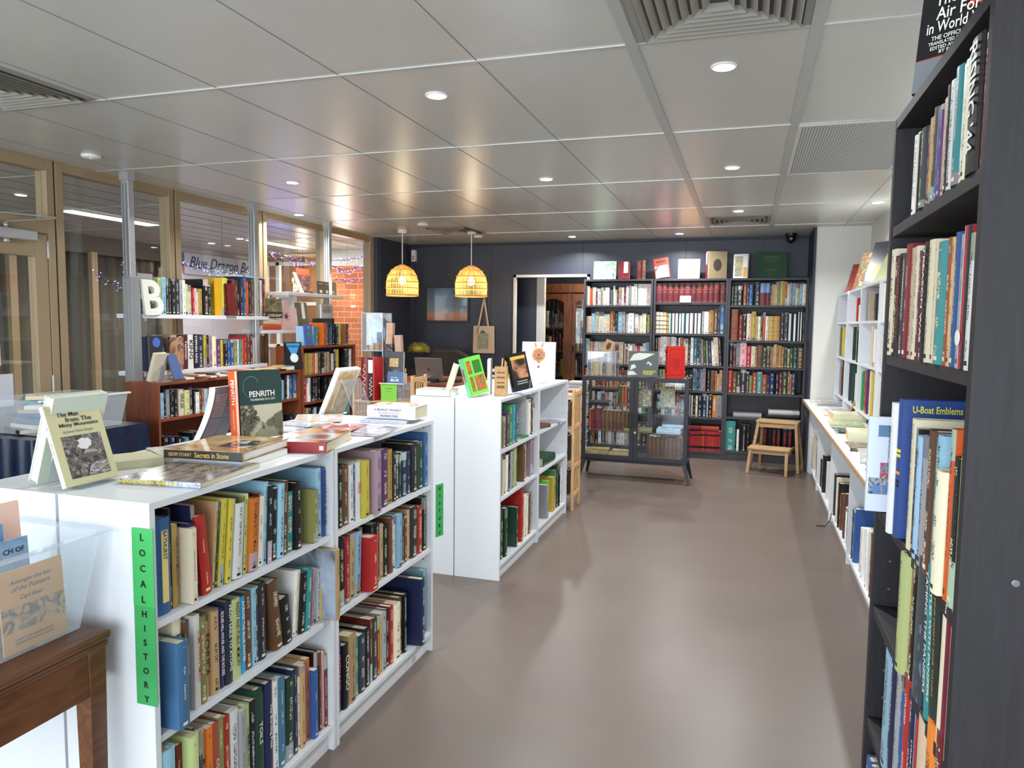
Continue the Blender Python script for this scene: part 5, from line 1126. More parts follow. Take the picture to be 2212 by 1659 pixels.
for (a, b2, s) in ((GX0+.001, xm-.001, 1), (xm+.001, GX1-.001, 0)):
    dd = MB(); w_ = .038
    dd.box((a, GY0-.006, zb2+.004), (a+w_, GY0+.012, zt2-.002)); dd.box((b2-w_, GY0-.006, zb2+.004), (b2, GY0+.012, zt2-.002)); dd.box((a+w_, GY0-.006, zb2+.004), (b2-w_, GY0+.012, zb2+.042)); dd.box((a+w_, GY0-.006, zt2-.04), (b2-w_, GY0+.012, zt2-.002))
    dr = dd.build('door', M_DARKMETAL, t, bevel=.001)
    MB().box((a+w_, GY0+.001, zb2+.042), (b2-w_, GY0+.005, zt2-.04)).build('door_glass', M_GLASS2, dr)
    hx = b2-.03 if s else a+.012
    MB().box((hx, GY0-.02, .52), (hx+.018, GY0-.006, .67)).build('handle', M_BLK, dr, bevel=.003)
    if not s: MB().tube([(a+.014, GY0-.012, .475), (a+.014, GY0-.005, .475)], .011, 16).build('lock', M_ALU, dr)
for z in (.465, .715): MB().box((GX0+.01, GY0+.03, z-.006), (GX1-.01, GY1-.012, z)).build('glass_shelf', M_GLASS2, t)
mb = MB(); mb.box((GX0+.01, GY0+.02, zb2-.028), (GX1-.01, GY0+.05, zb2)); mb.box((GX0+.01, GY1-.05, zb2-.028), (GX1-.01, GY1-.02, zb2)); mb.build('base_rail', M_DARKMETAL, t)
for (x, y, dx, dy) in ((GX0+.03, GY0+.03, -.05, -.03), (GX1-.03, GY0+.03, .05, -.03), (GX0+.03, GY1-.03, -.04, .03), (GX1-.03, GY1-.03, .05, .04)):
    MB().taper((x+dx, y+dy, 0), (x, y, zb2-.0), .022, .042).build('leg', M_DARKMETAL, t)
def short_row(ph, x, y, z, specs, rz=0, grp=None):
    for i, (c, th, h, d, st) in enumerate(specs):
        cn = PAL[c][3]; same = sum(1 for q in specs if q[0] == c)
        lab = ('the only %s book, ' % cn if same == 1 else '%s book, %s from left, ' % (cn, ORD[i+1])) + ph
        book(th, h, d, c, T(x, y, z+.001), lab, grp or 'books ' + ph, style=st, detail=False); x += th+.001
short_row('left door, second shelf of glass cabinet', -1.465, 7.06, .465, [('rs', .022, .20, .14, ''), ('dr', .028, .20, .14, 'v'), ('bu', .065, .21, .15, 'v')] + [('br', .038, .195, .14, 'v')]*8)
short_row('left door, top shelf of glass cabinet', -1.185, 7.06, .715, [('dg', .03, .19, .14, 'v'), ('rs', .03, .185, .14, 'v'), ('r', .03, .185, .14, 'v'), ('dg', .025, .17, .14, '')])
short_row('right door, bottom of glass cabinet', -.885, 7.06, .222, [('br', .038, .205, .15, 'v')]*8)
flat('dark book with white pages lying in the cabinet top left', -1.46, 7.02, .717, 0, .035, .20, .15, 'ch', hard=True)
flat('old brown folio bundle lying at the cabinet bottom left', -1.48, 6.99, .222, R(4), .05, .22, .22, 'tn', mat('aged_paper_bundle', (176, 150, 104), .8, noise=.3, nscale=20))
flat('old brown folio bundle lying at the cabinet bottom, near the door join', -1.25, 6.99, .222, R(-3), .045, .21, .22, 'tn', mat('aged_paper_bundle_pale', (186, 164, 118), .8, noise=.3, nscale=20))
flat('olive-covered book lying across the middle of the cabinet shelf', -1.11, 7.0, .467, R(2), .034, .26, .17, 'ol', pages=PAGE)
flat('thick pale book lying on the right of the cabinet shelf', -.80, 7.0, .467, R(0), .045, .22, .2, 'lb', art('pale_blue_cover', ((170, 196, 214), (206, 220, 230)), 10, .15))
flat('blue-white booklet lying behind the thick pale book in the cabinet', -.76, 7.1, .514, R(5), .012, .2, .17, 'lb')
o = lean_face('gold and white picture book on stand behind right cabinet door, left one', -1.00, 7.07, .717, 0, .14, .012, .165, .135, 'cr', art('gilded_cover', ((226, 224, 216), (190, 176, 130), (96, 84, 60), (214, 210, 200)), 18, .15)); 
o = lean_face('grey-green picture book on stand behind right cabinet door, right one', -.78, 7.07, .717, 0, .14, .012, .175, .135, 'gy', art('grey_green_cover', ((60, 70, 64), (120, 130, 120), (186, 176, 120), (96, 104, 100)), 22, .15))
# on top
t = thing('acrylic_case', 'clear acrylic case with small old books on top of glass cabinet', 'display case', (-1.485, 7.03, 1.001))
w_, d_, h_ = .275, .2, .235
for a, b2 in (((0, 0, 0), (w_, .003, h_)), ((0, d_, 0), (w_, d_+.003, h_)), ((0, 0, 0), (.003, d_, h_)), ((w_, 0, 0), (w_+.003, d_, h_)), ((0, 0, h_), (w_, d_, h_+.003)), ((.15, 0, 0), (.153, d_, h_))): MB().box(a, b2).build('panel', M_ACRYL, t)
mb = MB()
for (x, y) in ((0, 0), (w_, 0), (w_, d_), (0, d_)): mb.bar((x, y, 0), (x, y, h_), .005)
for y in (0, d_): mb.bar((0, y, h_), (w_, y, h_), .005)
for x in (0, w_): mb.bar((x, 0, h_), (x, d_, h_), .005)
mb.build('edges', mat('acrylic_edge', (170, 172, 176), .3), t)
short_row('inside clear case on glass cabinet', -1.44, 7.09, 1.002, [('mu', .028, .13, .1, ''), ('y', .02, .135, .1, ''), ('tn', .022, .12, .1, ''), ('cr', .018, .12, .1, ''), ('k', .03, .11, .1, ''), ('tn', .03, .13, .1, ''), ('be', .018, .12, .1, '')])
o = lean_face('tan card with dark oval picture leaning atop the clear case', -1.352, 7.10, 1.242, 0, .3, .006, .13, .095, 'tn', mat('tan_card', (176, 142, 96), .6)); o.matrix_world = T(-1.36, 7.08, 1.242) @ RY(R(22)) @ RX(R(-14)) @ FACE
MB().lathe([(.022, 0), (.022, .0006), (0, .0006)], 24).build('oval_picture', mat('dark_oval', (70, 50, 34), .6), o, M=T(.0061, .047, .068) @ COVER_T @ Matrix.Diagonal((1, 1.7, 1, 1)))
o = lean_face("square photo book Dupain's Sydney standing on top of glass cabinet", -1.092, 7.06, 1.001, R(2), .10, .018, .245, .285, 'dg', mat('dark_grey_green_cover', (58, 64, 62), .3))
mb = MB(); mb.prism([(.01, .15), (.05, .215), (.10, .228), (.25, .222), (.20, .195), (.15, .170), (.12, .160)], .0006)
mb.prism([(0, .01), (.09, .02), (.05, .055), (.0, .05)], .0006); mb.prism([(.02, .06), (.08, .09), (.06, .12), (.03, .11)], .0006); mb.prism([(.17, .12), (.19, .15), (.23, .12), (.21, .105), (.2, .13)], .0006)
mb.build('pale_shapes', mat('pale_print_shape', (206, 208, 196), .3), o, M=T(.0182, 0, 0) @ COVER_T)
ctext(o, .019, "DUPAIN'S", .205, .052, .12, .02, 'y', bold=.02); ctext(o, .019, 'SYDNEY', .195, .030, .10, .02, 'y', bold=.02)
o = lean_face('tall red gilt hardback standing on top of glass cabinet, right end', -.735, 7.02, 1.001, R(22), .0, .06, .30, .17, 'r', mat('red_leather', (184, 28, 24), .4), hard=True)
mb = MB(); 
for z in (.03, .09, .15, .21, .26): mb.box((.008, -.0082, z), (.052, -.0066, z+.006)); 
for z in (.05, .23): mb.box((.012, -.0084, z), (.048, -.0066, z+.03))
mb.build('spine_gilding', mat('black_gilt_bands', (60, 30, 20), .4), o)
mb = MB(); mb.box((.0602, .025, .03), (.0607, .028, .27)); mb.box((.0602, .142, .03), (.0607, .145, .27)); mb.box((.0602, .025, .03), (.0607, .145, .033)); mb.box((.0602, .025, .27), (.0607, .145, .273))
mb.tube([(.0605, .085+.035*math.cos(a*.3), .15+.07*math.sin(a*.3)) for a in range(21)], .0012, 5, closed=True)
for k in range(6): mb.box((.0602, .06, .11+k*.014), (.0606, .11, .114+k*.014))
mb.build('cover_tooling', mat('dark_red_tooling', (110, 16, 14), .4), o)

# items on top of the back bookcases
def on_top(lab, x0, x1, h, th, m, yaw=0, tilt=.12, hard=None, code='w', z=2.021):
    return lean_face(lab, x0, 8.56, z, R(yaw), tilt, th, h, (x1-x0), code, m, hard=hard)
o = on_top('green and blue dragon-like painted cover on left back bookcase top', -1.755, -1.49, .215, .012, art('green_swirl_cover', ((60, 110, 90), (120, 170, 140), (206, 214, 190), (70, 130, 150)), 9, .3, 4, 3))
o = on_top('red and black small book with price card on left back bookcase top', -1.458, -1.33, .205, .04, mat('red_black_cover', (130, 34, 44), .4, noise=.6, nscale=25)); cpic(o, .04, .06, .07, .11, .2, INK['w'], 'price_card')
book(.05, .215, .15, 'bu', T(-1.25, 8.55, 2.021), 'dark red leather volume, left of a pair atop left back bookcase', style='v')
o = book(.045, .22, .16, 'br', T(-1.19, 8.55, 2.021) @ RZ(R(30)), 'brown leather volume, right of a pair atop left back bookcase', style='v', hard=True)
o = on_top('red and white book with standing man photo atop middle back bookcase', -1.035, -.87, .225, .03, mat('scarlet_cover', (206, 50, 36), .4)); o.matrix_world = T(-1.03, 8.56, 2.022) @ RY(R(-9)) @ RX(R(-8)) @ FACE @ Matrix.Diagonal((1, 1, 1, 1)); cpic(o, .03, .008, .0, .155, .14, art('bw_portrait', ((40, 40, 44), (170, 170, 174), (206, 206, 208)), 12, .3)); cpic(o, .03, .03, .175, .135, .195, INK['k'], 'title_bar')
o = on_top('square orange floral cover lettered The City Park on middle back bookcase', -.785, -.545, .225, .012, mat('peach_cover', (196, 148, 108), .4)); mb = MB()
for k in range(22): a = 2*PI*k/22; mb.lathe([(.014, 0), (.014, .0006), (0, .0006)], 8, c=(.12+.075*math.cos(a), .105+.075*math.sin(a), 0))
mb.build('flower_wreath', art('orange_flowers', ((226, 110, 50), (236, 170, 110), (200, 90, 60)), 60), o, M=T(.0122, 0, 0) @ COVER_T); ctext(o, .0125, 'The', .12, .135, .03, .016, 'k'); ctext(o, .0125, 'City Park', .12, .108, .09, .018, 'k')
o = on_top('tall tan slipcase with oval portrait and red spines atop middle back bookcase', -.475, -.27, .30, .085, mat('tan_slipcase', (166, 150, 116), .5), yaw=18, tilt=0); MB().box((.008, -.009, .004), (.077, -.006, .29)).build('red_spines', cover_mat('dr', 'v'), o); MB().box((.02, -.0105, .16), (.065, -.009, .29)).build('price_card', INK['w'], o)
MB().lathe([(.045, 0), (.045, .0006), (.032, .0006), (.032, .001), (0, .001)], 24).build('oval_portrait', mat('dark_oval_print', (80, 70, 56), .5), o, M=T(.0852, .1, .15) @ COVER_T @ Matrix.Diagonal((1, 1.5, 1, 1)))
o = on_top('white architecture book with window grid atop right back bookcase', -.175, -.02, .265, .04, mat('white_book_cover', (220, 220, 216), .4), yaw=-14, tilt=.04); cpic(o, .04, .015, .02, .10, .24, art('stone_window_grid', ((70, 66, 60), (150, 146, 136), (196, 180, 120), (110, 130, 150)), 30, .4)); cpic(o, .04, .108, .01, .15, .12, mat('ochre_strip', (206, 160, 70), .5), 'ochre_strip')
o = on_top('large dark green cloth book with gold lettering atop right back bookcase', .052, .375, .285, .02, mat('bottle_green_cloth', (20, 64, 40), .55))
for z_, w_ in ((.235, .17), (.215, .14), (.19, .10), (.09, .12)): MB().box((.0202, .16-w_/2, z_), (.0206, .16+w_/2, z_+.006)).build('gold_lettering', art('gold_marks_on_green', ((20, 64, 40), (150, 130, 70)), 220), o)
tag(MB().box((0, 0, 0), (.12, .002, .075)).build('price_card', INK['w'], M=T(-.745, 8.448, 1.756) @ RX(R(-12))), 'blank white card in front of the maroon volumes', 'card')
flat('white-paged grey book lying alone on the lower shelf, right back bookcase', -.13, 8.50, .491, 0, .04, .30, .2, 'gy', hard=True, pages=PAGE_W)
flat('lower black-spined picture book, pair lying on right back bookcase', .23, 8.49, .491, 0, .045, .33, .2, 'k', hard=True)
flat('upper white-spined picture book, pair lying on right back bookcase', .24, 8.49, .538, R(1), .042, .32, .2, 'w', hard=True)
flat('dark red volume lying on top of the red set, middle back bookcase', -.70, 8.50, .316, 0, .05, .22, .18, 'dr', hard=True)
flat('black-banded red volume lying beside it on the red set', -.475, 8.50, .316, 0, .05, .2, .18, 'r', hard=True)

# ---------------------------------------------------------------- step stool
t = thing('step_stool', 'natural wooden two-step stool in front of the right back bookcase', 'step stool', (.30, 7.98, 0), R(-10))
W2, hw = .40, .20
MB().box((-.20, .02, .495), (.22, .24, .517)).build('seat', M_BEECH, t, bevel=.004)
MB().box((-.235, -.23, .245), (.175, -.01, .265)).build('step', M_BEECH, t, bevel=.004)
for p, q in (((-.175, .04, .495), (-.245, .0, 0)), ((.195, .04, .495), (.235, .0, 0)), ((-.16, .22, .495), (-.19, .30, 0)), ((.195, .22, .495), (.25, .30, 0)), ((-.205, -.205, .245), (-.225, -.235, 0)), ((.145, -.205, .245), (.15, -.235, 0))):
    MB().bar(p, q, .036, .030).build('leg', M_BEECH, t, bevel=.003)
for a, b2 in (((-.17, .03, .45), (.19, .05, .49)), ((-.16, .21, .45), (.19, .23, .49)), ((-.20, -.215, .205), (.14, -.195, .243)), ((.15, -.20, .20), (.17, .24, .24)), ((-.21, -.20, .20), (-.19, .26, .24))):
    MB().box(a, b2).build('rail', M_BEECH, t, bevel=.002)

# ---------------------------------------------------------------- pine folding shelves
def folding(lab, x0, x1, y0, y1, Ht, zs, loc=(0, 0, 0), rz=0):
    t = thing('folding_shelf', lab, 'shelving', loc, rz)
    for x in (x0, x1-.018):
        fr_ = MB(); fr_.box((x, y0, 0), (x+.018, y0+.04, Ht)); fr_.box((x, y1-.04, 0), (x+.018, y1, Ht))
        for z in (Ht-.05, Ht*.67, Ht*.34, .10): fr_.box((x, y0+.04, z), (x+.018, y1-.04, z+.035))
        sf = fr_.build('side_frame', M_PINE, t, bevel=.003)
        mb = MB(); ym = (y0+y1)/2
        for q in (-.045, 0, .045): mb.box((x+.006, ym+q-.008, .12), (x+.012, ym+q+.008, Ht-.03))
        mb.build('slats', M_PINE, sf)
    for z in zs:
        mb = MB()
        for k in range(4): yy = y0+.01+k*(y1-y0-.02)/4; mb.box((x0+.018, yy, z-.015), (x1-.018, yy+(y1-y0-.02)/4-.012, z))
        mb.build('shelf', M_PINE, t)
    return t
folding('pine folding shelf at the far end of the middle white bookcase', -1.92, -1.295, 5.66, 5.93, .975, (.12, .40, .68, .93))
folding('pine folding shelf with red slipcases and green-labelled tub', -3.03, -2.495, 5.22, 5.50, 1.075, (.18, .50, .865))
for i in range(3):
    z = (.12, .40, .68)[i]
    specs = [('r', .03, .2, .15, ''), ('dr', .028, .21, .15, ''), ('br', .03, .19, .15, ''), ('tn', .03, .2, .15, ''), ('r', .025, .18, .15, ''), ('k', .03, .2, .15, '')]
    random.shuffle(specs)
    xx = -1.52
    for j, (c, th, h, d, s) in enumerate(specs):
        book(th, h, d, c, T(xx, 5.69, z+.001), '%s book, %s from left, %s tier of pine folding shelf by middle bookcase' % (PAL[c][3], ORD[j+1], ('bottom', 'middle', 'top')[i]), 'books on the pine folding shelf', detail=False); xx += th+.002
# slipcases, tub of CDs
for i, (x, m_, lab, tx) in enumerate(((-2.955, mat('dark_red_slipcase', (120, 18, 26), .35), 'dark red slipcase with white script, left of the pair', 'Tolkien'), (-2.895, mat('red_slipcase', (178, 30, 30), .35), 'brighter red slipcase with black spine label, right of the pair', 'Danse'))):
    o = lean_face(lab, 0, 0, 0, 0, 0, .056, .345, .15, 'r', m_, hard=True, name='slipcase'); o.matrix_world = T(x, 5.235, .867); o['category'] = 'slipcase'
    MB().box((.010, -.0085, .0), (.046, -.0066, .343 if i else .01)).build('spine_panel', INK['k'], o)
    if i: MB().box((.008, -.0105, .22), (.048, -.009, .325)).build('price_card', INK['w'], o)
    mbq = MB(); mbq.tube([(.03+.012*math.sin(k*.62)*(1-.3*math.sin(k*.21)), -.0095, (.285 if not i else .185)-k*(.0052 if not i else .0032)) for k in range(50)], .0022, 6); mbq.build('script_lettering', INK['w'], o, smooth=True)
t = thing('storage_tub', 'clear tub with green handwritten price label holding discs', 'storage tub', (-2.79, 5.24, .867))
mb = MB(); B_ = [(.012, .012, 0), (.188, .012, 0), (.188, .2, 0), (.012, .2, 0)]; U_ = [(0, 0, .14), (.20, 0, .14), (.20, .215, .14), (0, .215, .14)]
for k in range(4): wallq([B_[k], B_[(k+1) % 4], U_[(k+1) % 4], U_[k]])
wallq(B_); mb.build('tub_body', M_TUB, t); MB().box((-.006, -.008, .138), (.206, .0, .144)).build('rim', M_WPLAST, t)
lb_ = MB().box((.010, -.004, -.002), (.150, -.002, .138)).build('green_label', mat('lime_label', (132, 196, 66), .6), t)
text('Penrith Bag', T(.08, -.0046, .100) @ basis((1, 0, 0), (0, 0, 1), (0, -1, 0)), .08, .009, INK['k'], lb_, 'handwriting'); text('$1.10 ea', T(.08, -.0046, .078) @ basis((1, 0, 0), (0, 0, 1), (0, -1, 0)), .04, .007, INK['k'], lb_, 'handwriting')
o = lean_face('blue Out of the Blue disc case standing in the green-labelled tub', -2.735, 5.27, 1.005, 0, .1, .012, .095, .14, 'b', mat('blue_disc_case', (54, 90, 130), .3), name='disc_case'); ctext(o, .012, 'BLUE', .065, .028, .07, .018, 'w', bold=.03); ctext(o, .012, 'Out of the', .06, .05, .06, .01, 'w'); o['category'] = 'disc case'
for i, c in enumerate(('w', 'k', 'r', 'gy')):
    o = lean_face(PAL[c][3] + ' disc case behind the blue one in the tub', -2.74, 5.30+i*.018, 1.0, 0, .05, .012, .085, .13, c, name='disc_case'); o['category'] = 'disc case'
o = lean_face('black and grey book with a dark winged design behind the slipcases', -2.84, 5.42, .875, 0, .05, .03, .38, .175, 'k', mat('dark_grey_cover', (52, 50, 54), .35)); cpic(o, .03, .015, .05, .16, .23, art('grey_moon_art', ((24, 22, 26), (70, 68, 76), (130, 118, 112)), 8, .3)); 
for z_, s_ in ((.33, 'THE'), (.305, 'ABSOLUTE'), (.275, 'BATMAN')): pass
MB().box((.0302, .05, .255), (.0308, .13, .325)).build('title_block', art('gold_letter_block', ((30, 28, 30), (190, 160, 90), (180, 176, 170)), 70), o)
# acrylic display with paper bags
t = thing('acrylic_case', 'clear acrylic display case with wrapped things beside the brick wall', 'display case', (-3.165, 5.62, 0))
w_, d_ = .20, .16
for a, b2 in (((0, 0, 1.25), (w_, .003, 1.57)), ((0, d_, 1.25), (w_, d_+.003, 1.57)), ((0, 0, 1.25), (.003, d_, 1.57)), ((w_, 0, 1.25), (w_+.003, d_, 1.57)), ((0, 0, 1.57), (w_, d_, 1.573)), ((0, 0, 1.245), (w_, d_, 1.25))): MB().box(a, b2).build('panel', M_ACRYL, t)
mb = MB()
for (x, y) in ((0, 0), (w_, 0), (w_, d_), (0, d_)): mb.bar((x, y, 0), (x, y, 1.57), .008)
for z in (1.25, 1.57, 1.0):
    for y in (0, d_): mb.bar((0, y, z), (w_, y, z), .008)
mb.build('edge_posts', mat('acrylic_edge', (170, 172, 176), .3), t)
mb = MB(); n = 10; i0 = len(mb.v)
for a in range(n+1):
    for b2 in range(n+1):
        u, v = a/n, b2/n; mb.v.append((.02+.155*u, .07+.035*math.sin(u*7+v*3)+.02*math.cos(v*9), 1.29+.25*v-.05*u*v))
for a in range(n):
    for b2 in range(n): q = i0+a*(n+1)+b2; mb.f.append((q, q+n+1, q+n+2, q+1)); mb.m.append(0)
tag(mb.build('wrapped_bag', mat('blue_clear_wrap', (150, 176, 206), .12, metal=.3), loc=(-3.165, 5.62, 0), smooth=True), 'crumpled shiny blue-clear wrapping inside the acrylic case', 'bag')
for i, (x, m_) in enumerate(((.055, 'pinkish_block'), (.105, 'tan_block'), (.15, 'brown_block'))):
    tag(MB().box((x, .03, 1.2505), (x+.04, .07, 1.30+.015*i)).build('wooden_block', mat(m_, ((216, 180, 150), (186, 140, 90), (150, 84, 56))[i], .6), loc=(-3.165, 5.62, 0), bevel=.003), ('pinkish small block at left', 'tan small block in the middle', 'brown small block at right')[i] + ' inside the acrylic case', 'block')
for i, (x, z, h_, lab) in enumerate(((-2.93, 1.31, .18, 'crumpled brown paper bag hanging beside the acrylic case'), (-2.84, 1.22, .165, 'brown paper bag standing right of the acrylic case'))):
    mb = MB(); mb.prism([(0, 0), (.055, .012), (.06, .05), (.0, .045)], h_, M=T(x, 5.60, z) @ RY(R(3-6*i))); tag(mb.build('paper_bag', mat('brown_paper', (186, 150, 126), .8, noise=.1, nscale=30), bevel=.004), lab, 'paper bag')
t = thing('rack_stand', 'thin dark stand carrying the paper bags by the acrylic case', 'stand', (-2.89, 5.66, 0)); MB().tube([(0, 0, 0), (0, 0, 1.36)], .007).build('pole', M_BLK, t); MB().lathe([(.09, 0), (.09, .01), (0, .012)], 20).build('base', M_BLK, t)
mb = MB(); mb.tube([(-.06, 0, 1.30), (.09, 0, 1.21)], .004); mb.build('arm', M_BLK, t)

# ---------------------------------------------------------------- things by the left windows
o = thing('letter_b', 'white wooden letter B standing on the upper floating shelf', 'decorative letter', (-4.045, 4.215, 1.533))
me, tw, thh = text_mesh('B', .06, -.06); 
c = bpy.data.curves.new('letter', 'FONT'); c.body = 'B'; c.size = .34; c.extrude = .01; c.offset = .008; c.shear = -.12; c.align_x = 'CENTER'
q = bpy.data.objects.new('letter', c); COL.objects.link(q); dg = bpy.context.evaluated_depsgraph_get(); dg.update(); mm = bpy.data.meshes.new_from_object(q.evaluated_get(dg)); bpy.data.objects.remove(q)
mm.materials.clear(); mm.materials.append(mat('white_painted_wood', (232, 230, 220), .5)); q = bpy.data.objects.new('letter_body', mm); COL.objects.link(q); q.parent = o; q.matrix_local = T(0, 0, .0) @ basis((0, 1, 0), (0, 0, 1), (1, 0, 0))
o = lean_face('large grey book standing behind the white letter B', -4.10, 4.13, 1.533, R(90), .03, .012, .285, .14, 'gy', mat('grey_back_cover', (150, 148, 146), .5))
o = lean_face('red novel facing out among books on upper floating shelf', -4.045, 4.985, 1.533, R(90), .06, .02, .26, .12, 'dr', art('red_shadow_cover', ((120, 20, 24), (80, 16, 20), (160, 60, 50)), 8, .3)); 
o = lean_face('large yellow book facing out on the upper floating shelf', -4.115, 4.93, 1.533, R(90), .02, .008, .30, .17, 'y', mat('golden_yellow_cover', (222, 160, 30), .35)); mb = MB()
for k in range(8): mb.box((.0082, .07, .25-.012*k), (.0086, .14, .253-.012*k))
mb.build('printed_lines', INK['k'], o)
o = flat('light blue board book lying flat across the upper floating shelf row', -4.07, 5.15, 1.86, R(90), .016, .36, .17, 'lb')
o = lean_face('dark grey novel with blue arc, facing out on lower floating shelf', -4.04, 4.138, 1.121, R(90), .02, .03, .255, .125, 'k', mat('charcoal_cover', (44, 44, 52), .4)); MB().lathe([(.035, 0), (.035, .0006), (.028, .0006), (0, .0004)], 24).build('blue_arc', mat('blue_arc_print', (70, 110, 190), .4), o, M=T(.0302, .065, .21) @ COVER_T)
for a in (.05, .09, .13): MB().box((.0302, .03+a*.2, a), (.0306, .07+a*.2, a+.006)).build('red_marks', mat('pink_mark', (190, 90, 110), .4), o)
o = lean_face('tan sleeve novel facing out beside the dark grey one, lower floating shelf', -4.042, 4.345, 1.121, R(90), .0, .03, .245, .12, 'tn', art('tan_black_cover', ((30, 28, 34), (186, 140, 96), (60, 60, 84), (196, 156, 110)), 6, .35, 1))
# leaning books on stand atop low brown bookcase
zb_ = 1.0665
o = book(.032, .20, .14, 'cr', T(-3.90, 3.985, zb_+.01) @ RZ(R(10)) @ RY(R(16)), 'cream-paged hardback leaning right at the near end of low brown bookcase', hard=True, style='plain'); MB().box((.003, -.0056, .003), (.029, -.0046, .197)).build('page_edge', PAGE, o)
o = book(.018, .18, .13, 'b', T(-3.80, 4.13, zb_+.006) @ RZ(R(20)) @ RY(R(-17)), 'slim blue book leaning left at the near end of low brown bookcase', hard=False, style='plain');
easel('clear wire stand between the cream and blue leaning books', -3.83, 4.00, zb_, R(80), .10, .12, .3)
for i in range(14):
    y = 4.28 + i*.083; c = ['cr', 'tn', 'be', 'br', 'w', 'gy', 'tn', 'rs', 'cr', 'be', 'w', 'tn', 'gy', 'or'][i]
    flat('%s paperback, %s from the near end, flat on low brown bookcase top' % (PAL[c][3], ORD[i+1]), -3.98+.02*(i % 3), y, zb_+.002+(i % 2)*.016, R(-8+7*(i % 4)), .013, .17, .075 if i < 13 else .10, c)
flat('colourful thick paperback lying at far end of low brown bookcase', -3.98, 5.48, zb_+.003, R(-12), .035, .17, .11, 'cy', art('rainbow_cover', ((60, 140, 190), (90, 180, 120), (220, 170, 60)), 12, .3))
# superman book
o = lean_face('black comic hardback with blue title triangle leaning on far end of low bookcase', -3.875, 5.53, zb_+.005, R(64), .12, .030, .235, .16, 'k', mat('black_comic_cover', (22, 24, 30), .3))
mb = MB(); mb.prism([(.005, .225), (.145, .225), (.078, .075)], .0006); mb.build('blue_triangle', mat('comic_blue', (64, 150, 206), .35), o, M=T(.0302, 0, 0) @ COVER_T)
ctext(o, .0308, 'SUPERMAN', .076, .198, .105, .018, 'k', bold=.02)
MB().lathe([(.040, 0), (.040, .0006), (0, .0006)], 28).build('white_disc', art('white_green_disc', ((230, 232, 228), (226, 230, 226), (60, 150, 80)), 10), o, M=T(.0309, .078, .095) @ COVER_T)
for i in range(3): book(.012, .225, .15, 'w', T(-3.87, 5.715+.0+i*.014-.06, zb_+.001) @ RZ(R(80)), ('nearest', 'middle', 'furthest')[i] + ' slim white book beside the black comic hardback', style='plain')
# face-out books on floating shelf
o = lean_face('brown-green face-out novel lettered in white on the floating shelf', -4.09, 5.52, 1.52, R(78), .05, .03, .17, .20, 'ol', art('bronze_relief', ((70, 64, 46), (120, 112, 80), (150, 142, 104)), 12, .4, 4, 2)); MB().box((.0302, 0, 0), (.0308, .20, .055)).build('dark_band', mat('dark_band', (52, 46, 44), .4), o); ctext(o, .031, 'LOVECRAFT', .11, .022, .16, .022, 'w')
flat('red book lying under the brown-green novel', -4.07, 5.49, 1.414, R(86), .05, .24, .16, 'r', hard=True); flat('beige boxed paperback stack under the brown-green novel', -4.065, 5.50, 1.466, R(86), .05, .22, .15, 'be')
o = lean_face('pink book with black star splash facing out on the floating shelf', -4.085, 5.78, 1.416, R(84), .12, .02, .27, .12, 'pk', mat('dusty_pink_cover', (206, 172, 170), .4)); mb = MB(); star2 = [(.052*math.cos(k*PI/7)*(1 if k % 2 == 0 else .25), .052*math.sin(k*PI/7)*(1 if k % 2 == 0 else .25)) for k in range(14)]; mb.prism(star2, .0006).build('black_splash', INK['k'], o, M=T(.0202, .06, .12) @ COVER_T)
o = lean_face('smaller pink book leaning right of the star splash one', -4.08, 5.90, 1.416, R(84), .12, .02, .20, .10, 'pk', mat('pale_pink_cover', (216, 186, 184), .4))
o = lean_face('olive green novel with white price card, face out on floating shelf', -4.08, 6.02, 1.416, R(80), .14, .03, .255, .13, 'ol', mat('olive_novel_cover', (98, 100, 78), .4)); cpic(o, .03, .055, .10, .095, .25, INK['w'], 'price_card')
o = lean_face('red-topped graphic novel in splayed stand on highest white shelf', -4.10, 6.08, 1.767, R(70), .22, .012, .235, .15, 'dr', art('dark_comic_art', ((30, 24, 26), (90, 60, 60), (150, 110, 90)), 18, .3)); cpic(o, .0125, 0, .17, .15, .235, mat('rust_red_top', (170, 70, 44), .4), 'red_title_panel')
o = lean_face('pale comic book leaning left in the splayed stand on highest shelf', -4.06, 6.03, 1.767, R(100), .35, .008, .20, .14, 'gy', art('pale_comic_art', ((190, 184, 170), (140, 136, 126), (206, 202, 190)), 16, .3))
for i in range(3):
    o = lean_face(('left', 'middle', 'right')[i] + ' of three black figure booklets on the highest white shelf', -4.075, 6.36+i*.112, 1.767, R(86), .04, .008, .125, .108, 'k', mat('black_booklet', (22, 22, 26), .4)); MB().box((.0082, .03, .012), (.0086, .07, .04)).build('white_tag', INK['w'], o); MB().box((.0082, .02, .098), (.0086, .09, .108)).build('title_bar', mat('grey_title', (150, 148, 150), .5), o)
# top of tall brown
o = lean_face('blue picture book with green figure facing out atop taller brown bookcase', -3.80, 5.72, 1.272, R(88), .10, .012, .195, .115, 'b', mat('cornflower_cover', (66, 96, 170), .4)); MB().lathe([(.032, 0), (.032, .0006), (0, .0006)], 20).build('green_shape', mat('green_print', (60, 130, 120), .4), o, M=T(.0122, .065, .10) @ COVER_T)
o = lean_face('grey book lettered in black capitals standing high behind tall brown bookcase', -3.99, 6.27, 1.52, R(88), .03, .02, .14, .20, 'gy', mat('silver_grey_cover', (164, 160, 164), .4)); ctext(o, .02, 'HENRY', .10, .08, .16, .04, 'k', bold=0); ctext(o, .02, 'CHRISTINA', .10, .115, .12, .02, 'k', bold=0)
MB_ = book(.05, .25, .2, 'k', T(-3.83, 6.20, 1.272) @ RZ(R(90)), 'wide black book under the grey lettered book atop tall brown bookcase', hard=True)

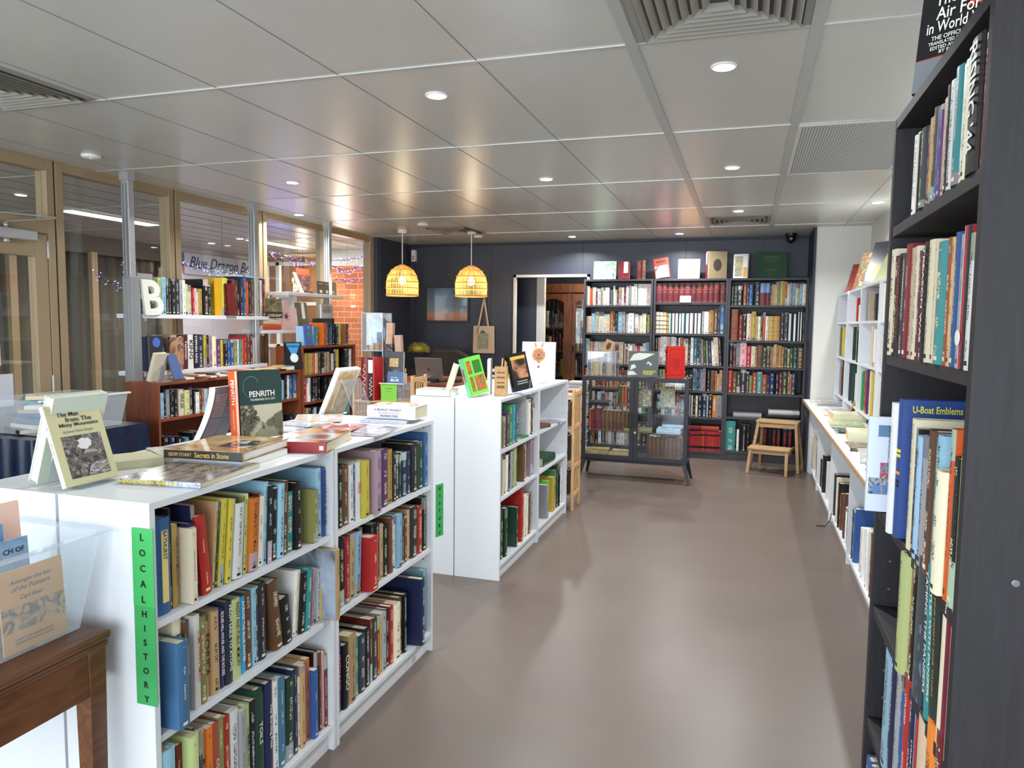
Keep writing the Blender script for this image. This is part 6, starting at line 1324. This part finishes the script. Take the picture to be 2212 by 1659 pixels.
# fairy lights in the arcade
def fairy(lab, pts, n, spread):
    t = thing('fairy_light_string', lab, 'string lights', (0, 0, 0), group='fairy light strings in the arcade')
    mb = MB(); P_ = [Vector(p) for p in pts]; path = []
    for a, b2 in zip(P_[:-1], P_[1:]):
        for k in range(14):
            path.append(a.lerp(b2, k/14) + Vector((random.uniform(-.01, .01), 0, random.uniform(-.02, .02))))
    for p in (P_[0], P_[len(P_)//2], P_[-1]): mb.tube([p, (p.x, p.y, H)], .0012, 3)
    mb.tube(path, .0035, 4).build('wire', mat('dark_wire', (30, 36, 34), .6), t)
    for k in range(n):
        p = path[int(k*len(path)/n)] + Vector((random.uniform(-spread, spread), random.uniform(-spread, spread), random.uniform(-spread, spread)))
        cc = random.choice(['blue', 'violet', 'white', 'violet'])
        m_ = emis('fairy_' + cc, {'blue': (70, 80, 255), 'violet': (140, 90, 255), 'white': (240, 244, 255)}[cc], 7 if cc != 'white' else 5)
        MB().lathe([(0, -.006), (.005, -.003), (.0055, .002), (0, .006)], 6).build('bulb', m_, t, M=T(*p))
fairy('blue and white fairy lights hanging over the shop sign', [(-5, 5.46, 2.05), (-5, 5.7, 1.985), (-5, 5.92, 1.98), (-5, 6.12, 1.955), (-5, 6.4, 1.97), (-5, 6.66, 2.05)], 44, .022)
fairy('violet fairy lights looped high beyond the third window', [(-5, 6.84, 2.20), (-5, 7.03, 2.235), (-5, 7.4, 2.2), (-5, 7.75, 2.17), (-5, 7.95, 2.2)], 56, .03)
fairy('drooping violet fairy lights behind the highest white shelf', [(-5, 7.35, 2.18), (-5, 7.44, 2.05), (-5, 7.5, 1.93)], 34, .035)
fairy('topmost fairy light string above the brick wall', [(-5, 8.1, 2.27), (-5, 8.5, 2.29), (-5, 8.95, 2.38)], 36, .022)
fairy('thick middle fairy light string above the brick wall', [(-5, 8.1, 2.20), (-5, 8.5, 2.13), (-5, 8.95, 2.26)], 56, .03)
fairy('lowest fairy light string across the top of the bricks', [(-5, 8.1, 2.06), (-5, 8.5, 2.02), (-5, 8.95, 2.1)], 34, .022)
fairy('blue fairy lights on the dark curtain seen past the first window', [(-7.3, 6.75, 2.0), (-7.3, 7.15, 1.85), (-7.3, 7.2, 2.25), (-7.3, 7.4, 1.85), (-7.3, 7.9, 1.9)], 60, .05)
l = bpy.data.lights.new('fairy_glow', 'POINT'); l.energy = 5; l.color = (.45, .38, 1); l.shadow_soft_size = .25
o = bpy.data.objects.new('fairy_glow', l); o.location = (-5.2, 7.4, 2.15); COL.objects.link(o)

# ---------------------------------------------------------------- counter area
M_DESK = wood('red_brown_desk', (120, 62, 36), (150, 84, 52), .35, (1, 8, 8), 4)
t = thing('desk', 'red-brown wooden counter desk under the laptop', 'desk', (-3.55, 6.55, 0))
MB().box((0, 0, .88), (1.35, .95, .91)).build('desk_top', M_DESK, t, bevel=.003); MB().box((.03, .03, 0), (.06, .92, .88)).build('side_panel', M_DESK, t); MB().box((1.29, .03, 0), (1.32, .92, .88)).build('side_panel', M_DESK, t); MB().box((.06, .03, .25), (1.29, .05, .88)).build('modesty_panel', M_DESK, t)
t = thing('laptop', 'open silver-brown laptop seen from behind on the counter desk', 'laptop', (-3.17, 6.72, .911), R(-12))
MB().box((0, 0, 0), (.33, .23, .016)).build('keyboard_base', mat('dark_grey_laptop', (70, 68, 70), .4, metal=.5), t, bevel=.003)
lid = MB().box((0, 0, 0), (.33, .007, .225)).build('screen_lid', mat('bronze_silver_lid', (150, 136, 128), .32, metal=.6), t, M=T(0, .004, .014) @ RX(R(10)), bevel=.003)
mb = MB(); mb.lathe([(.016, 0), (.016, .001), (.0135, .001), (.0135, 0)], 24); mb.build('round_logo', M_BRASS, lid, M=T(.165, -.001, .11) @ basis((1, 0, 0), (0, 0, 1), (0, -1, 0)))
mb = MB(); mb.box((-.005, -.008, 0), (-.003, .008, .0012)); mb.box((.002, -.008, 0), (.004, .004, .0012)); mb.build('logo_strokes', M_BRASS, lid, M=T(.165, -.001, .11) @ basis((1, 0, 0), (0, 0, 1), (0, -1, 0)))
for i, (x, y, w_, c, lab) in enumerate(((-3.02, 6.60, .12, 'k', 'black card terminal on the desk left of the phone'), (-2.78, 6.62, .09, 'k', 'black telephone handset on the counter desk'), (-3.12, 6.58, .16, 'w', 'white papers under the card terminal on the desk'))):
    tag(MB().box((0, 0, 0), (w_, .14, .004 if c == 'w' else .03)).build(('card_terminal', 'telephone', 'paper_sheet')[i], mat('dark_plastic', (34, 34, 38), .35) if c == 'k' else PAGE_W, loc=(x, y, .911 if i != 0 else .916), bevel=.002), lab, ('terminal', 'telephone', 'paper')[i])
for i in range(5):
    flat('%s paperback of the desk pile near the jewellery book, %s' % (('white', 'black', 'white', 'black', 'yellow')[i], ('topmost', 'second down', 'third down', 'fourth down', 'lowest')[i]), -2.38, 6.75, .912+.028*(4-i), R(2*i), .026, .20, .15, ('w', 'k', 'w', 'k', 'y')[i])
for i in range(4):
    flat('%s book of the pile left of the laptop, %s' % (('tan', 'cream', 'orange', 'olive')[i], ('topmost', 'second down', 'third down', 'lowest')[i]), -3.52, 6.70, .912+.028*(3-i), R(3*i), .026, .18, .15, ('tn', 'cr', 'or', 'ol')[i])
# armchair and fluffy cushion
t = thing('armchair', 'dark brown upholstered chair behind the desk against navy wall', 'chair', (-3.55, 8.12, 0))
M_UPH = mat('dark_brown_upholstery', (50, 42, 38), .8, noise=.2, nscale=40)
poly = [(-.33, .35), (.33, .35), (.34, .95), (.30, 1.10), (.15, 1.17), (-.15, 1.17), (-.30, 1.10), (-.34, .95)]
MB().prism(poly, .12, M=T(0, .32, 0) @ basis((1, 0, 0), (0, 0, 1), (0, -1, 0))).build('backrest', M_UPH, t, bevel=.03)
MB().box((-.33, -.35, .34), (.33, .2, .50)).build('seat', M_UPH, t, bevel=.03)
for s in (-1, 1): MB().box((s*.33-.04, -.33, .34), (s*.33+.04, .25, .66)).build('armrest', M_UPH, t, bevel=.02)
for x in (-.3, .3):
    for y in (-.3, .25): MB().taper((x, y, 0), (x, y, .34), .03, .05).build('leg', M_BLK, t)
mb = MB(); random.seed(3)
for k in range(420):
    a = random.uniform(0, 2*PI); e2 = random.uniform(-.3, 1.3); dirv = Vector((math.cos(a)*math.cos(e2)*1.6, math.sin(a)*math.cos(e2)*.7, math.sin(e2)))
    c0 = Vector((dirv.x*.06, dirv.y*.05, dirv.z*.05)); tip = c0 + dirv.normalized()*random.uniform(.035, .07) + Vector((0, 0, -.01))
    mb.tube([c0, tip], [.003, .0008], 3)
mb.lathe([(0, -.04), (.06, -.03), (.08, .0), (.06, .04), (0, .055)], 12)
tag(mb.build('fluffy_cushion', mat('mustard_plume', (150, 136, 50), .7), loc=(-3.86, 8.25, 1.165)), 'fluffy mustard yellow plume cushion on top of the dark chair', 'cushion')
t = thing('cardboard_box', 'dark box of old books beside the laptop, at the foot of navy wall', 'box', (-3.98, 8.25, 0)); MB().box((-.19, .1, 0), (.10, .38, .92)).build('box_body', mat('black_card', (36, 32, 32), .7), t)
# framed picture and tote bag
t = thing('framed_picture', 'dark framed glossy picture hung on a cord from a brass hook', 'picture', (-3.995, BY, 1.505))
mb = MB(); W3, H3 = .605, .46
mb.box((0, -.025, 0), (.022, 0, H3)); mb.box((W3-.022, -.025, 0), (W3, 0, H3)); mb.box((.022, -.025, 0), (W3-.022, 0, .022)); mb.box((.022, -.025, H3-.022), (W3-.022, 0, H3)); mb.build('frame', mat('dark_frame_timber', (44, 34, 34), .4), t)
def reflecting_print():
    m, nt, b = nodes('desert_landscape_print'); N = nt.nodes; L = nt.links
    tc = N.new('ShaderNodeTexCoord'); sp = N.new('ShaderNodeSeparateXYZ'); L.new(tc.outputs['Object'], sp.inputs[0])
    n = N.new('ShaderNodeTexNoise'); n.inputs['Scale'].default_value = 9; L.new(tc.outputs['Object'], n.inputs['Vector'])
    ad = N.new('ShaderNodeMath'); ad.operation = 'MULTIPLY_ADD'; L.new(n.outputs['Fac'], ad.inputs[0]); ad.inputs[1].default_value = .12; L.new(sp.outputs[2], ad.inputs[2])
    cr = N.new('ShaderNodeValToRGB'); e = cr.color_ramp.elements; e[0].position = .0; e[0].color = lin((130, 70, 50)) + (1,); e[1].position = .5; e[1].color = lin((60, 90, 110)) + (1,)  # orange-brown bottom; the blue above is a reflection painted into the print
    q = e.new(.17); q.color = lin((186, 130, 96)) + (1,); q = e.new(.20); q.color = lin((120, 130, 140)) + (1,)
    L.new(ad.outputs[0], cr.inputs[0]); L.new(cr.outputs[0], b.inputs['Base Color']); b.inputs['Roughness'].default_value = .08; b.inputs['Coat Weight'].default_value = 1; return m
MB().box((.022, -.014, .022), (W3-.022, -.012, H3-.022)).build('print', reflecting_print(), t)
MB().tube([(.18, -.01, H3), (.322, -.012, .61), (.46, -.01, H3)], .003, 6).build('cord', mat('green_cord', (96, 120, 110), .6), t)
MB().lathe([(.011, 0), (.011, .012), (.006, .018), (0, .018)], 14).build('hook', M_BRASS, t, M=T(.322, -.0, .615) @ basis((1, 0, 0), (0, 0, 1), (0, -1, 0)))
t = thing('tote_bag', 'cream canvas tote bag with a printed picture hanging on the navy wall', 'tote bag', (-3.33, BY-.02, 1.118))
mb = MB(); mb.prism([(.004, 0), (.286, 0), (.29, .02), (.284, .345), (.006, .345), (0, .02)], .014, M=basis((1, 0, 0), (0, 0, 1), (0, -1, 0))); mb.build('bag_body', mat('cream_canvas', (206, 180, 150), .85, noise=.06, nscale=30), t, bevel=.004)
for (xa, xb) in ((.075, .10), (.205, .18)):
    mb = MB(); mb.bar((xa, -.010, .34), (.148, -.008, .69), .003, .022, up=(1, 0, 0)); mb.build('strap', MATS['cream_canvas'], t)
MB().box((.065, -.0155, .055), (.212, -.0142, .255)).build('printed_picture', art('bookish_print', ((60, 90, 60), (190, 170, 130), (80, 120, 90), (200, 180, 150), (60, 80, 110)), 45, .8, 3, .5), t)
MB().lathe([(.036, 0), (.036, .0006), (0, .0006)], 20).build('printed_cap', mat('blue_cap_print', (80, 100, 126), .8), t, M=T(.135, -.0145, .255) @ basis((1, 0, 0), (0, 0, 1), (0, -1, 0)))
MB().tube([(.085, -.018, .345), (.07, -.02, .30), (.065, -.02, .26)], .004, 6).build('blue_tag_ribbon', mat('slate_ribbon', (80, 90, 110), .7), t); MB().box((.04, -.018, .21), (.07, -.0165, .27)).build('swing_tag', mat('tan_tag', (196, 170, 140), .7), t)
MB().lathe([(.010, 0), (.010, .02), (0, .024)], 12).build('hook', M_BRASS, t, M=T(.148, .018, .70) @ basis((1, 0, 0), (0, 0, 1), (0, -1, 0)))

# ---------------------------------------------------------------- timber display cabinet in the second room
l = bpy.data.lights.new('back_room_added_fill', 'POINT'); l.energy = 34; l.color = (1, .88, .72); l.shadow_soft_size = .1  # added fill light without a fixture, warms and brightens the timber cabinet
o = bpy.data.objects.new('back_room_added_fill', l); o.location = (-1.6, 9.45, 2.3); COL.objects.link(o)
t = thing('timber_cabinet', 'carved timber bookcase with leadlight doors through the doorway', 'display cabinet', (-2.84, 10.02, 0))
M_OAK = wood('warm_oak', (96, 54, 30), (140, 84, 48), .35, (6, 6, 1), 4)
CW = 1.35
for x in (0, CW-.03): MB().box((x, 0, 0), (x+.03, .40, 2.0)).build('side_panel', M_OAK, t)
MB().box((-.03, -.03, 1.93), (CW+.03, .42, 2.06)).build('cornice', M_OAK, t, bevel=.015); MB().box((0, .38, .1), (CW, .4, 1.95)).build('back_panel', M_OAK, t); MB().box((0, 0, 0), (CW, .40, .42)).build('base', M_OAK, t)
for z in (.45, .78, 1.12, 1.45): MB().box((.03, .04, z-.02), (CW-.03, .38, z)).build('shelf', M_OAK, t)
MB().box((.42, .0, .42), (.50, .03, 1.93)).build('door_post', M_OAK, t)
for (a, b2) in ((.03, .42), (.50, .92), (.93, 1.32)):
    mb = MB(); mb.box((a, -.012, .44), (a+.045, .012, 1.92)); mb.box((b2-.045, -.012, .44), (b2, .012, 1.92)); mb.box((a+.045, -.012, .44), (b2-.045, .012, .50))
    pts = [(a+.045, 1.92)] + [(a+.045+(b2-a-.09)*k/12, 1.80+.05*math.sin(PI*k/12)) for k in range(13)] + [(b2-.045, 1.92)]
    mb.prism(pts[::-1], .024, M=T(0, .012, 0) @ basis((1, 0, 0), (0, 0, 1), (0, -1, 0))); d_ = mb.build('door', M_OAK, t)
    MB().box((a+.045, -.002, .50), (b2-.045, .002, 1.85)).build('door_glass', M_GLASS2, d_)
    mb = MB(); xm_ = (a+b2)/2
    for z in (1.55, 1.15, .75): mb.prism([(-.035, 0), (0, -.07), (.035, 0), (0, .07)], .003, M=T(xm_, -.002, z) @ basis((1, 0, 0), (0, 0, 1), (0, -1, 0)))
    mb.bar((xm_, -.004, .5), (xm_, -.004, 1.84), .004); mb.bar((xm_-.06, -.004, .5), (xm_-.06, -.004, 1.82), .003); mb.bar((xm_+.06, -.004, .5), (xm_+.06, -.004, 1.82), .003)
    mb.build('leadlight', mat('lead_and_blue_glass', (50, 60, 76), .2), d_)
    MB().tube([(a+.02, -.02, 1.12), (a+.02, -.02, 1.20)], .008).build('handle', M_BLK, d_)
random.seed(11); cab_i = 0
for si, z in enumerate((.45, .78, 1.12, 1.45)):
    specs = []; x = -2.80
    while x < -1.62:
        th = random.uniform(.028, .05); specs.append((random.choice(['k', 'dr', 'tn', 'cr', 'gy', 'br', 'dg', 'y', 'sl', 'w']), th, random.uniform(.18, .25), .16, '')); x += th+.001
    short_row('%s shelf of the timber cabinet' % ('lowest', 'second lowest', 'third', 'top')[si], -2.80, 10.13, z, specs)
# stack of books on the floor by the doorway
for i in range(24):
    flat('white-edged book in the floor stack beside the glass cabinet, %s from bottom' % ORD[i+1], -1.90+.006*(i % 3), 7.95, .0005+i*.036, R((i*7) % 5-2), .034, .20, .17, 'w' if i % 5 else 'r', pages=PAGE_W, group='books stacked on the floor by the doorway')
# ---------------------------------------------------------------- right counter contents
cnt = [(.60, 7.80, 'cr', .014, 'cream booklet'), (.63, 7.42, 'gy', .03, 'grey hardback'), (.62, 7.02, 'w', .022, 'white and pink brochure'), (.62, 6.68, 'cr', .012, 'cream pamphlet'), (.66, 6.35, 'tn', .055, 'thick tan-edged book'),
       (.60, 6.02, 'lm', .014, 'pale green folder'), (.60, 5.62, 'dg', .012, 'dark-edged picture book'), (.63, 5.22, 'tn', .065, 'very thick tan-edged book'), (.60, 4.85, 'br', .020, 'brown picture book'), (.60, 4.45, 'w', .045, 'thick white book'), (.60, 4.02, 'k', .028, 'dark photo book with white edge'), (.60, 3.62, 'cr', .02, 'cream book'), (.62, 3.2, 'w', .03, 'white book')]
for i, (x, y, c, th, n) in enumerate(cnt):
    flat(n + ' lying flat on the right counter, %s from the far end' % ORD[i+1], x, y-.13, .7615, R((i*13) % 9-4), th, .24, .25, c, art('counter_cover_%d' % i, (PAL[c][:3], tuple(int(v*.8) for v in PAL[c][:3]), (200, 196, 186)), 10, .2) if c != 'tn' else mat('pale_cover_%d' % i, (206, 204, 170), .4), pages=(mat('tan_page_edges', (196, 160, 112), .8) if c == 'tn' else PAGE_W))
book(.012, .14, .12, 'tn', T(.80, 6.62, .7625) @ RZ(R(-30)) @ RY(R(24)), 'small tan book leaning upright on the right counter', style='plain')
# leaning face-out books on hutch top
for i, (y, h, m_, lab, tx) in enumerate(((7.55, .27, art('green_red_cover', ((30, 80, 60), (150, 40, 40), (70, 110, 80)), 10, .3), 'green and red cover, furthest of three atop the right hutch', ''), (7.05, .33, art('floral_vintage_cover', ((150, 130, 110), (120, 60, 50), (90, 110, 80), (196, 160, 140)), 16, .3), 'pink-brown patterned cover, middle of three atop the right hutch', ''), (6.45, .36, mat('black_bat_book_cover', (26, 28, 32), .3), 'black cover lettered BAT leaning nearest atop the right hutch', 'BATS'))):
    o = lean_face(lab, .86, y, 1.822, R(-55), .30, .015, h, .26, 'k', m_)
    if tx: ctext(o, .015, tx, .20, .30, .09, .028, 'w', bold=.03); MB().prism([(0, 0), (.05, .03), (.08, .09), (.05, .12), (.01, .07)], .0006).build('yellow_bat', mat('yellow_bat_print', (206, 150, 60), .4), o, M=T(.0152, .05, .06) @ COVER_T)
o = lean_face('pale green tinted book leaning at the near end of the right hutch', .87, 6.05, 1.822, R(-70), .45, .01, .26, .22, 'lm')
tag(MB().box((0, 0, 0), (.13, .012, .285)).build('sleeve', mat('yellow_sleeve', (216, 214, 110), .4), M=T(.845, 5.60, 1.45)), 'yellow sleeved booklet at near end of the right hutch', 'booklet') if False else None
t = thing('ribbon_bookmark', 'thin black ribbon hanging to the floor from books under right counter', 'ribbon', (0, 0, 0)); MB().tube([(.645, 5.9, .10), (.63, 5.88, .04), (.60, 5.87, .006), (.54, 5.86, .006)], .004, 5).build('ribbon', M_BLK, t)

# ---------------------------------------------------------------- books: the largest stay single, the rest are one object
# serial numbers (in building order) of the books that show largest
KEEP = {23, 165, 275, 297, 332, 335, 342, 343, 344, 345, 347, 348, 349, 350, 351, 353, 355, 356, 357, 358, 360, 361, 362, 363, 364, 365, 366, 367, 369, 371, 372, 373, 374, 377, 378, 379, 380, 381, 382, 383, 384, 385, 386, 387, 388, 389, 390, 391, 392, 393, 394, 396, 398, 401, 403, 404, 408, 409, 410, 411, 412, 413, 414, 415, 416, 418, 419, 420, 421, 422, 423, 424, 426, 427, 428, 429, 430, 431, 432, 433, 434, 436, 437, 438, 440, 441, 442, 445, 446, 447, 448, 449, 450, 451, 452, 453, 455, 457, 458, 459, 460, 462, 465, 466, 467, 468, 470, 471, 473, 474, 475, 476, 477, 479, 480, 481, 482, 483, 484, 485, 488, 491, 494, 498, 502, 503, 505, 508, 509, 511, 516, 517, 522, 524, 525, 527, 528, 529, 530, 531, 532, 533, 534, 535, 536, 537, 539, 540, 541, 542, 543, 544, 545, 546, 548, 549, 550, 551, 552, 553, 554, 555, 556, 557, 558, 559, 560, 561, 562, 563, 564, 565, 566, 567, 568, 569, 573, 574, 575, 576, 577, 578, 579, 580, 581, 583, 584, 585, 586, 587, 588, 590, 591, 592, 593, 595, 598, 608, 610, 617, 625, 629, 630, 631, 632, 647, 659, 660, 718, 753, 758, 761, 768, 789, 795, 800, 801, 802, 803, 804, 806, 811, 813, 814, 817, 922, 923, 924, 925, 926, 927, 928, 929, 930, 931, 932, 933, 934, 935, 936, 937, 938, 939, 940, 941, 946, 949, 950, 951, 952, 954, 956, 966, 988, 991, 993, 994, 1003, 1004, 1005, 1006, 1009, 1010, 1011, 1012, 1013, 1014, 1016, 1037, 1038, 1039, 1040, 1042, 1043, 1044, 1045, 1061, 1065, 1066, 1068, 1070, 1071, 1076, 1077, 1237, 1238, 1240, 1241, 1247, 1248, 1249, 1250}
def finish_books():
    if len(KEEP) < 5: return
    rest = [o for o in COL.objects if o.name.split('.')[0] == 'book' and not o.parent and int((o.name + '.0').split('.')[1]) not in KEEP]
    kids = {}
    for o in COL.objects:
        if o.parent: kids.setdefault(o.parent.name, []).append(o)
    V, F, MI, UV, RN, mats = [], [], [], [], [], []; gone = []
    def absorb(o, M):
        M = M @ o.matrix_basis; gone.append(o)
        if o.type == 'MESH':
            me = o.data; b0 = len(V); V.extend(tuple(M @ v.co) for v in me.vertices)
            mm = []
            for m in me.materials:
                if m not in mats: mats.append(m)
                mm.append(mats.index(m))
            uvl = me.uv_layers.get('UVMap')
            for p in me.polygons:
                F.append(tuple(b0+i for i in p.vertices)); MI.append(mm[p.material_index])
                for li in p.loop_indices: UV.append(tuple(uvl.data[li].uv) if uvl else (5, 0))
            at = me.attributes.get('rnd'); r = at.data[0].value if at else .5
            RN.extend([r]*len(me.vertices))
        for c in kids.get(o.name, ()): absorb(c, M)
    for o in rest: absorb(o, Matrix())
    me = bpy.data.meshes.new('books'); me.from_pydata(V, [], F)
    for m in mats: me.materials.append(m)
    me.polygons.foreach_set('material_index', MI)
    ul = me.uv_layers.new(name='UVMap'); ul.data.foreach_set('uv', [c for t_ in UV for c in t_])
    at = me.attributes.new('rnd', 'FLOAT', 'POINT'); at.data.foreach_set('value', RN); me.update()
    for o in gone: bpy.data.objects.remove(o)
    b = bpy.data.objects.new('books', me); COL.objects.link(b)
    b['kind'] = 'stuff'; b['label'] = 'the remaining smaller books filling the rows on the shelves and in the cabinets'; b['category'] = 'books'
finish_books()
